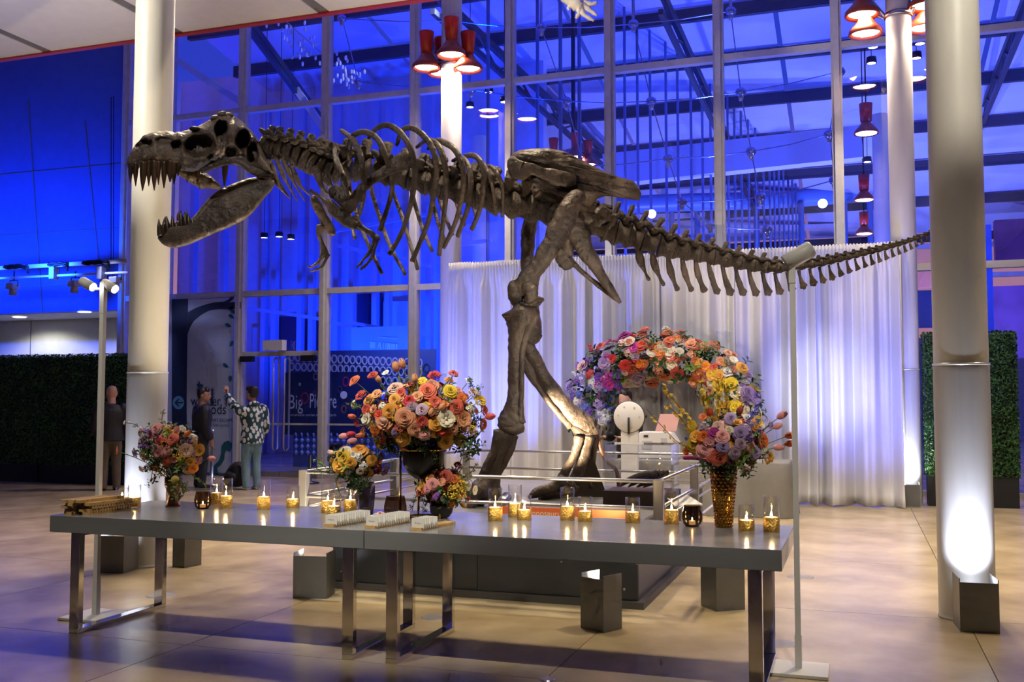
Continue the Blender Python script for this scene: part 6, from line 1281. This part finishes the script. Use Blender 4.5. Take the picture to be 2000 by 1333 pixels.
q = W(1318, 905, 13.2); jr = thing('small_glass_jar', 'small glass jar standing right of the printer', 'jar', (q.x, 13.15, zt))
MB().lathe([(.03, 0), (.035, .01), (.035, .09), (.028, .1), (.028, .12)], 16, (q.x, 13.15, zt), cap=False).build('jar_glass', glass('jar_glass', (.8, .85, .85)), jr, True); MB().lathe([(0, .005), (.031, .005), (.031, .05), (0, .05)], 14, (q.x, 13.15, zt)).build('jar_filling', mat('jar_fill', (.3, .28, .2), .5), jr, True)
q = W(1350, 905, 13.2)
tag(MB().loft([(q.x - .1, 13.2, zt + .02), (q.x - .04, 13.2, zt + .05), (q.x + .05, 13.22, zt + .055), (q.x + .13, 13.2, zt + .02)], [(.02, .05), (.045, .09), (.05, .1), (.02, .06)], 12, (0, 1, 0), .08).build('magenta_cloth', mat('magenta_cloth', (.28, .01, .12), .6), None, True), 'crumpled magenta cloth on the table behind the gold vase flowers', 'cloth')
# --- hedges
M_hleaf = mat('box_leaf', (.035, .11, .018), .45, var=.5, scale=5); M_hbody = mat('hedge_core', (.008, .02, .005), .8)
def hedge(x0, x1, y, th, z0, z1, n, lab, seed):
    t = thing('box_hedge', lab, 'hedge', ((x0 + x1) / 2, y, 0), 'artificial box hedge panels')
    MB().b2((x0 + .03, y, z0), (x1 - .03, y + th - .06, z1 - .03)).build('core', M_hbody, t)
    MB().b2((x0 + .02, y - .02, 0), (x1 - .02, y + th - .02, z0)).build('planter_base', M_black, t)
    r = random.Random(seed); vs = []; fs = []
    for i in range(n):
        k = r.random()
        if k < .74: p = Vector((r.uniform(x0, x1), y - r.uniform(0, .05), r.uniform(z0, z1))); nn = Vector((0, -1, 0))
        elif k < .86: p = Vector((r.uniform(x0, x1), y + r.uniform(0, th), z1 + r.uniform(-.03, .03))); nn = Vector((0, 0, 1))
        else:
            s = r.choice((-1, 1)); p = Vector((x0 if s < 0 else x1, y + r.uniform(0, th), r.uniform(z0, z1))); nn = Vector((s, 0, 0))
        nn = (nn + Vector((r.gauss(0, .55), r.gauss(0, .55), r.gauss(0, .55) + .3))).normalized(); a = nn.orthogonal().normalized(); a.rotate(Matrix.Rotation(r.uniform(0, 6.28), 3, nn)); b = nn.cross(a); L_ = r.uniform(.016, .03)
        o = len(vs); vs += [p - a * L_, p + b * L_ * .5 + nn * .006, p + a * L_, p - b * L_ * .5 + nn * .006]; fs += [(o, o + 1, o + 2, o + 3)]
    h = MB().add(vs, fs).build('box_leaves', M_hleaf, t, False, fix=False); h['kind'] = 'stuff'
hedge(-15.9, -13.95, 14.3, .35, .32, 2.28, 9000, 'dark box hedge panel at the far left edge', 1); hedge(-13.93, -11.75, 14.3, .35, .32, 2.28, 9000, 'dark box hedge panel behind the bald man and left column', 2)
hedge(.92, 2.12, 15.25, .3, .42, 2.42, 9000, 'green box hedge panel standing behind the near right column', 3)
light('hedge_spot', 'SPOT', (2.6, 12.6, 5.8), 120, NEUT, (1.6, 15.3, 1.6), .08, 34, .7)
# --- lamp poles
M_polew = mat('pole_white', (0.70, 0.70, 0.68), .42)
def spot_head(t, p, d, L, r, on):
    d = Vector(d).normalized(); b = MB(); b.lathe([(r * .85, -L / 2), (r, -L / 2 + .01), (r, L / 2), (r * .93, L / 2), (r * .9, L / 2 - .02), (0, L / 2 - .02)], 24); m = frame(p, d); b.v = [tuple(m @ Vector(q)) for q in b.v]
    h = b.build('spot_can', M_polew, t, True)
    if on:
        b = MB(); b.lathe([(0, L / 2 - .018), (r * .88, L / 2 - .018)], 20, cap=False); b.v = [tuple(m @ Vector(q)) for q in b.v]; o = b.build('lens', mat('spot_lens', (1, 1, 1), .3, emit=(1, .97, .9), estr=30), None); o.parent = h
pL = Vector((-4.93, 6.30, 0)); pL = G(187, 1206); zl = C(188, 565, depth(pL)).z
t = thing('spotlight_pole', 'white pole on the left with two lit spot cans', 'lamp pole', pL)
MB().b2((pL.x - .17, pL.y - .17, 0), (pL.x + .17, pL.y + .17, .02)).build('base_plate', M_polew, t, bevel=.004)
MB().b2((pL.x - .019, pL.y - .019, .02), (pL.x + .019, pL.y + .019, .26)).build('socket', M_polew, t); MB().b2((pL.x - .016, pL.y - .016, .26), (pL.x + .016, pL.y + .016, zl - .17)).build('pole', M_polew, t); MB().b2((pL.x - .018, pL.y - .018, zl - .17), (pL.x + .018, pL.y + .018, zl + .05)).build('pole_top', M_polew, t)
MB().tube([C(165, 562, depth(pL)), C(215, 567, depth(pL))], .01, 8).build('cross_arm', M_polew, t)
h1 = C(171, 555, depth(pL)); h2 = C(214, 559, depth(pL))
dv = (CR * .80 - ZZ * .42 - CF * .38)
spot_head(t, h1, dv, .125, .033, True); spot_head(t, h2, dv, .125, .033, True)
light('pole_spot', 'SPOT', h2 + dv.normalized() * .09, 25, NEUT, h2 + dv * 3, .03, 40, .6)
pR = G(1560, 1312); zr = C(1562, 495, depth(pR)).z
t = thing('spotlight_pole', 'white pole on the right with one spot can in front of the tail', 'lamp pole', pR)
MB().b2((pR.x - .16, pR.y - .15, 0), (pR.x + .16, pR.y + .15, .02)).build('base_plate', M_polew, t, bevel=.004)
MB().b2((pR.x - .018, pR.y - .018, .02), (pR.x + .018, pR.y + .018, .2)).build('socket', M_polew, t); MB().b2((pR.x - .015, pR.y - .015, .2), (pR.x + .015, pR.y + .015, zr - .17)).build('pole', M_polew, t); MB().b2((pR.x - .018, pR.y - .018, zr - .17), (pR.x + .018, pR.y + .018, zr)).build('pole_top', M_polew, t)
dv = (-CR * .86 - ZZ * .50 + CF * .12); hp_ = C(1560, 500, depth(pR)); spot_head(t, hp_, dv, .17, .048, False)
MB().lathe([(0, 0), (.008, 0), (.008, .02), (0, .02)], 8, hp_ + Vector((0, 0, .04))).build('knob', M_polew, t)
light('pole_spot', 'SPOT', hp_ + dv.normalized() * .1, 130, NEUT, K(1020, 640, 0), .03, 42, .6)
# --- lighting truss on the side wall
tr = thing('lighting_truss', 'two-pipe lighting truss with bundled cables across the side wall', 'truss', (-16.2, 15.2, 4.5))
YT = 15.4
def pxl(u, v): return W(u, v, YT)
MB().bar(pxl(-60, 528), pxl(250, 510), .06, .075).build('top_pipe', M_frame, tr); MB().bar(pxl(-60, 547), pxl(250, 532), .03, .04).build('bottom_pipe', M_frame, tr)
for (u0, u1, v) in ((12, 58, 522), (98, 135, 517), (165, 215, 514)):
    for k in range(4):
        P = [pxl(u0 + (u1 - u0) * i / 5, v + 2 * math.sin(i * 1.7 + k * 2) + k * 1.2 - 2) - Vector((0, .04 + .02 * (k % 2), 0)) for i in range(6)]
        if k == 0: P.append(pxl(u1 - 4, v + 12))
        MB().tube(P, .022, 6, 3).build('cable_bundle', M_black, tr, True)
for u, v in ((217, 490), (222, 488)): MB().tube([pxl(u, v + 25), pxl(u, v - 300)], .008, 5).build('suspension', M_dark, tr)
labs = ('at the far left edge', 'second from the left', 'third from the left', 'beside the pole spots', 'nearest the left column')
M_fix = mat('fixture_grey', (.45, .46, .5), .45, .2)
for k, (u, v) in enumerate(((27, 560), (147, 555), (107, 535), (200, 535), (228, 548))):
    p = pxl(u, v); t = thing('stage_light', 'grey stage light hanging from the truss ' + labs[k], 'stage light', p, 'stage lights on the truss')
    if k in (2, 3): MB().b2((p.x - .06, YT - .1, p.z - .11), (p.x + .06, YT + .06, p.z + .13)).build('body', M_fix, t, bevel=.01)
    else:
        MB().b2((p.x - .09, YT - .12, p.z - .06), (p.x + .09, YT + .06, p.z + .06)).build('body', M_fix, t, bevel=.012); MB().lathe([(.06, -.06), (.08, -.17), (.075, -.17), (.05, -.07)], 16, (p.x, YT - .02, p.z), cap=False).build('snoot', M_fix, t, True)
    MB().tube([(p.x - .1, YT, p.z), (p.x - .1, YT, p.z + .12), (p.x + .1, YT, p.z + .12), (p.x + .1, YT, p.z)], .012, 6).build('yoke', M_dark, t); MB().tube([(p.x, YT, p.z + .12), (p.x, YT, pxl(u, 530).z)], .014, 6).build('clamp', M_dark, t)
# floor sockets: queue barrier post by the doors
q = G(413, 948); t = thing('queue_post', 'slim steel barrier post beside the man in the dark jacket', 'post', q)
MB().lathe([(.15, 0), (.15, .01), (.03, .025), (.03, .9), (.036, .9), (.036, .96), (0, .965)], 20, q).build('post', M_steel, t, True)
q = G(605, 945); t = thing('queue_post', 'steel barrier post with a round base behind the twisted vase flowers', 'post', q); MB().lathe([(.17, 0), (.17, .02), (.03, .05), (.03, .5), (0, .5)], 20, q).build('post', M_dark, t, True)
# ================================================================== PEOPLE
def shape(name, lofts, m, par, vox=.012, sm_it=6):
    """overlapping lofts fused into one continuous surface"""
    b = MB()
    for P, n in lofts:
        S_ = sm(P, 4); b.loft([q[:3] for q in S_], [(max(q[3], .003), max(q[4], .003)) for q in S_], n, (0, 1, 0) if len(P[0]) < 6 else None)
    o = b.build(name, m, par, True)
    md = o.modifiers.new('fuse', 'REMESH'); md.mode = 'VOXEL'; md.voxel_size = vox; md.use_smooth_shade = True
    s2 = o.modifiers.new('relax', 'SMOOTH'); s2.factor = .5; s2.iterations = sm_it
    return o
def person(loc, yaw, h, lab, J, cols, bulk=1.12, hair=True, bald=False, pattern=None, hoodie=False, longhair=False):
    """local frame: x right of the person, y forward, z up; J gives elbow / wrist / knee / ankle joints in fractions of the height"""
    t = bpy.data.objects.new('person', None); COL.objects.link(t); t.location = loc; t.rotation_euler = (0, 0, yaw); tag(t, lab, 'person'); BASE[t.name] = Vector()
    def V(*a): return tuple(h * q for q in a)
    def L_(*pts): return [(h * p[0], h * p[1], h * p[2], h * p[3], h * p[4]) for p in pts]
    hz = .935; head = J.get('head', (0, .012))
    hx, hy = head; ht = J.get('turn', 0)
    ct, st_ = math.cos(ht), math.sin(ht)
    def HD(x, y, z): return (hx + x * ct - y * st_, hy + x * st_ + y * ct, z)
    skin = []
    skin.append((L_((0, -.008, .80, .042, .042), (0, -.004, .845, .037, .038), (hx * .8, hy * .7, .88, .037, .040), (hx, hy, .90, .038, .042)), 14))
    def hd(*rows): return L_(*[(*HD(0, r[0], r[1]), r[2], r[3]) for r in rows])
    skin.append((hd((.012, .856, .012, .014), (.012, .864, .030, .038), (.007, .885, .043, .052), (.003, .910, .047, .058), (0, .935, .049, .062), (-.002, .957, .048, .062), (-.004, .977, .042, .056), (-.004, .992, .030, .040), (-.004, 1.0, .009, .012)), 18))
    nose = [HD(0, .050, .930), HD(0, .064, .914), HD(0, .052, .907)]
    skin.append((L_((*nose[0], .006, .006), (*nose[1], .009, .008), (*nose[2], .010, .008)), 8))
    for s in (-1, 1): skin.append((L_((*HD(s * .042, -.006, .902), .006, .008), (*HD(s * .049, -.010, .918), .007, .014), (*HD(s * .048, -.010, .935), .006, .012)), 8))
    skin.append((L_((0, -.01, .52, .08, .055), (0, -.005, .62, .075, .055), (0, 0, .72, .085, .06), (0, -.005, .79, .06, .045), (0, -.005, .82, .036, .036)), 14))
    for s in (-1, 1):
        e = J['elbow'][s]; w = J['wrist'][s]; f = J['tip'][s]
        skin.append((L_((s * .10, -.005, .79, .030, .030), (*e, .024, .024), (*[(a * .6 + b * .4) for a, b in zip(e, w)], .022, .022), (*w, .015, .017)), 10))
        d = Vector(f) - Vector(w); side = Vector((0, 0, 1)).cross(d)
        side = side.normalized() if side.length > .02 else Vector((0, 1, 0)); nrm = d.cross(side).normalized(); w_ = Vector(w); dn_ = d.normalized()
        skin.append((L_((*w_, .014, .016), (*(w_ + dn_ * .02), .012, .022), (*(w_ + dn_ * .05), .010, .024), (*(w_ + dn_ * .056), .008, .021)), 10))
        for k in range(4):
            o_ = side * (.018 - .012 * k); ln = (.042, .048, .045, .036)[k]; b0 = w_ + dn_ * .048 + o_; cur = nrm * J.get('curl', .014)
            skin.append((L_((*b0, .0058, .0058), (*(b0 + dn_ * ln * .5 + cur * .35), .0054, .0054), (*(b0 + dn_ * ln + cur), .0045, .0045)), 6))
        b0 = w_ + dn_ * .018 + side * .018; skin.append((L_((*b0, .0075, .0075), (*(b0 + dn_ * .02 + side * .016), .0065, .0065), (*(b0 + dn_ * .04 + side * .018), .005, .005)), 6))
    for s in (-1, 1):
        k = J['knee'][s]; a = J['ankle'][s]; skin.append((L_((s * .045, -.005, .50, .05, .05), (*k, .034, .036), (*[(p * .5 + q * .5) for p, q in zip(k, a)], .03, .033), (*a, .018, .022)), 10))
    def done(o): o.matrix_parent_inverse = Matrix(); return o
    done(shape('body', skin, mat(cols['skin_n'], cols['skin'], .5, var=.05), t, .0085, 3))
    # eyes
    for s in (-1, 1):
        q = HD(s * .019, .0455, .934); done(MB().ball(V(*q), h * .0055, 8, 6).build('eye', mat('eye', (.02, .015, .01), .2), t, True))
    # clothes
    K_ = bulk
    def LB(*pts): return [(h * p[0] * (1 if abs(p[0]) > .1 else 1), h * p[1], h * p[2], h * p[3] * K_, h * p[4] * K_) for p in pts]
    top = [(LB((0, -.008, J.get('hem', .47), .106, .084), (0, -.008, .52, .104, .080), (0, -.004, .60, .094, .070), (0, .0, .70, .108, .076), (0, -.002, .765, .112, .070), (0, -.006, .80, .078, .055), (0, -.006, .826, .044, .044)), 18)]
    for s in (-1, 1):
        e = J['elbow'][s]; w = J['wrist'][s]
        top.append((LB((s * .085, -.005, .785, .045, .045), (s * .118, -.006, .765, .047, .047), (*e, .037, .037), (*[(a * .5 + b * .5) for a, b in zip(e, w)], .034, .034), (*[(a * .1 + b * .9) for a, b in zip(e, w)], .026, .026)), 12))
    if hoodie: top.append((LB((-.05, -.03, .83, .02, .02), (0, -.05, .825, .035, .03), (.05, -.03, .83, .02, .02)), 10))
    done(shape('jacket', top, pattern or mat(cols['top_n'], cols['top'], .65, var=.12, scale=8, bump=.2, bscale=14), t, .011, 5))
    leg = [(L_((0, -.008, .52, .086, .064), (0, -.008, .48, .090, .068), (0, -.006, .45, .086, .068)), 16)]
    for s in (-1, 1):
        k = J['knee'][s]; a = J['ankle'][s]
        leg.append((L_((s * .046, -.006, .49, .056, .066), (*[(p * .5 + q * .5) for p, q in zip((s * .046, -.006, .49), k)], .054, .058), (*k, .044, .047), (*[(p * .5 + q * .5) for p, q in zip(k, a)], .042, .044), (a[0], a[1] - .004, a[2] + .012, .036, .042), (a[0], a[1], .025, .038, .046)), 12))
    done(shape('trousers', leg, mat(cols['leg_n'], cols['leg'], .75, var=.14, scale=7, bump=.25, bscale=10), t, .011, 5))
    for s in (-1, 1):
        a = J['ankle'][s]; d = J.get('toe', {-1: (0, .10), 1: (0, .10)})[s]
        P = L_((a[0] - d[0] * .35, a[1] - d[1] * .35, .016, .022, .016), (a[0], a[1], .022, .030, .022), (a[0] + d[0] * .5, a[1] + d[1] * .5, .018, .032, .018), (a[0] + d[0], a[1] + d[1], .012, .026, .011), (a[0] + d[0] * 1.15, a[1] + d[1] * 1.15, .010, .012, .008))
        b = MB(); S_ = sm(P, 4); b.loft([q[:3] for q in S_], [(q[4], q[3]) for q in S_], 12, Vector((d[1], -d[0], 0))); done(b.build('shoe', mat(cols['shoe_n'], cols['shoe'], .5), t, True))
    if not bald:
        hs = [(hd((-.022, .895 if not longhair else .78, .044, .040), (-.022, .93, .052, .052), (-.016, .96, .054, .060), (-.008, .985, .047, .060), (-.004, 1.003, .030, .042), (-.002, 1.012, .01, .014)), 18)]
        hs.append((hd((.016, .972, .046, .034), (.018, .987, .042, .034), (.008, 1.004, .026, .03)), 14))
        done(shape('hair', hs, mat('dark_hair', (.012, .009, .008), .45, var=.3, scale=60, bump=.5, bscale=70, stretch=(1, 1, .3)), t, .009, 2))
    return t
# diamond patterned knit
pm = bpy.data.materials.new('patterned_knit'); pm.use_nodes = True; n_ = pm.node_tree.nodes; l_ = pm.node_tree.links; b_ = n_['Principled BSDF']; b_.inputs['Roughness'].default_value = .8
tc = n_.new('ShaderNodeTexCoord'); vo = n_.new('ShaderNodeTexVoronoi'); vo.inputs['Scale'].default_value = 17; vo.inputs['Randomness'].default_value = .55
mp = n_.new('ShaderNodeMapping'); mp.inputs['Scale'].default_value = (1.0, .8, .62); mp.inputs['Rotation'].default_value = (.3, .5, .4)
rp = n_.new('ShaderNodeValToRGB'); rp.color_ramp.interpolation = 'CONSTANT'; rp.color_ramp.elements[0].color = (.62, .66, .68, 1); rp.color_ramp.elements[1].position = .47; rp.color_ramp.elements[1].color = (.012, .055, .075, 1)
l_.new(tc.outputs['Object'], mp.inputs[0]); l_.new(mp.outputs[0], vo.inputs['Vector']); l_.new(vo.outputs['Distance'], rp.inputs[0]); l_.new(rp.outputs[0], b_.inputs['Base Color'])
stand = dict(knee={-1: (-.055, .01, .27), 1: (.055, .01, .27)}, ankle={-1: (-.058, -.01, .045), 1: (.06, -.005, .045)})
# bald man in black, back to the camera, right arm forward
q = G(214, 958)
person(q, math.radians(45), 1.72, 'bald man in a black jacket and khaki trousers before the hedge', dict(stand, head=(0, .02), turn=.25, elbow={-1: (-.15, .01, .60), 1: (.15, .0, .60)}, wrist={-1: (-.13, .12, .52), 1: (.15, .04, .46)}, tip={-1: (-.12, .20, .54), 1: (.15, .06, .36)}), dict(skin_n='skin_a', skin=(.45, .24, .17), top_n='black_jacket', top=(.012, .012, .016), leg_n='khaki', leg=(.11, .085, .06), shoe_n='black_shoe', shoe=(.012, .012, .012)), bald=True)
# man in dark jacket, profile to the right
q = G(392, 953)
person(q, math.radians(-38), 1.68, 'man in a dark jacket turning right in front of the banner', dict(stand, head=(0, .02), turn=-.5, elbow={-1: (-.15, -.01, .60), 1: (.155, -.01, .61)}, wrist={-1: (-.15, .03, .46), 1: (.16, .05, .47)}, tip={-1: (-.15, .04, .36), 1: (.165, .07, .37)}), dict(skin_n='skin_b', skin=(.36, .19, .13), top_n='navy_jacket', top=(.014, .015, .024), leg_n='dark_jeans', leg=(.02, .03, .05), shoe_n='black_shoe', shoe=(.012, .012, .012)), bulk=1.28)
# man in patterned sweater, arm raised
q = G(490, 957)
person(q, math.radians(62), 1.70, 'man in a teal and white patterned sweater pointing up at the banner', dict(stand, head=(0, .015), turn=.35, hem=.45, elbow={-1: (-.16, .09, .83), 1: (.15, .0, .60)}, wrist={-1: (-.15, .22, .93), 1: (.14, .08, .50)}, tip={-1: (-.14, .28, 1.01), 1: (.12, .12, .42)}, toe={-1: (-.03, .10), 1: (.02, .10)}), dict(skin_n='skin_b', skin=(.36, .19, .13), top_n='knit', top=(.02, .06, .07), leg_n='light_jeans', leg=(.16, .28, .36), shoe_n='white_shoe', shoe=(.6, .6, .6)), pattern=pm, hoodie=True)
# booth operator
q = W(1226, 990, 13.75); q.z = 0
q = Vector((W(1226, 900, 14.06).x, 14.06, 0))
person(q, math.radians(150), 1.60, 'booth operator in black with long dark hair behind the white photo booth', dict(stand, head=(.0, .03), turn=.2, elbow={-1: (-.16, .06, .60), 1: (.15, .05, .60)}, wrist={-1: (-.13, .20, .60), 1: (.10, .20, .60)}, tip={-1: (-.11, .29, .605), 1: (.07, .28, .60)}), dict(skin_n='skin_c', skin=(.5, .28, .2), top_n='black_top', top=(.01, .01, .012), leg_n='black_trousers', leg=(.01, .01, .012), shoe_n='black_shoe', shoe=(.012, .012, .012)), longhair=True)
# backpack on the floor by the banner
q = G(460, 950); t = thing('backpack', 'black backpack slumped on the floor beside the patterned man', 'backpack', q)
MB().loft([q + Vector((0, 0, .0)), q + Vector((.0, 0, .05)), q + Vector((.02, 0, .2)), q + Vector((.05, 0, .33)), q + Vector((.06, 0, .4)), q + Vector((.06, 0, .42))], [(.17, .13), (.21, .16), (.2, .15), (.16, .12), (.09, .07), (.02, .02)], 16, (0, 1, 0), .05).build('bag_body', mat('bag_black', (.012, .012, .016), .6, bump=.3, bscale=10), t, True)
MB().loft([q + Vector((-.02, -.13, .06)), q + Vector((-.02, -.17, .1)), q + Vector((0, -.16, .2)), q + Vector((.01, -.12, .24))], [(.10, .03), (.13, .05), (.12, .05), (.08, .02)], 12, (0, 1, 0)).build('pocket', MATS['bag_black'], t, True)
MB().tube([q + Vector((.12, -.08, .36)), q + Vector((.24, -.1, .25)), q + Vector((.22, -.1, .05))], .018, 8, 4).build('strap', MATS['bag_black'], t, True)
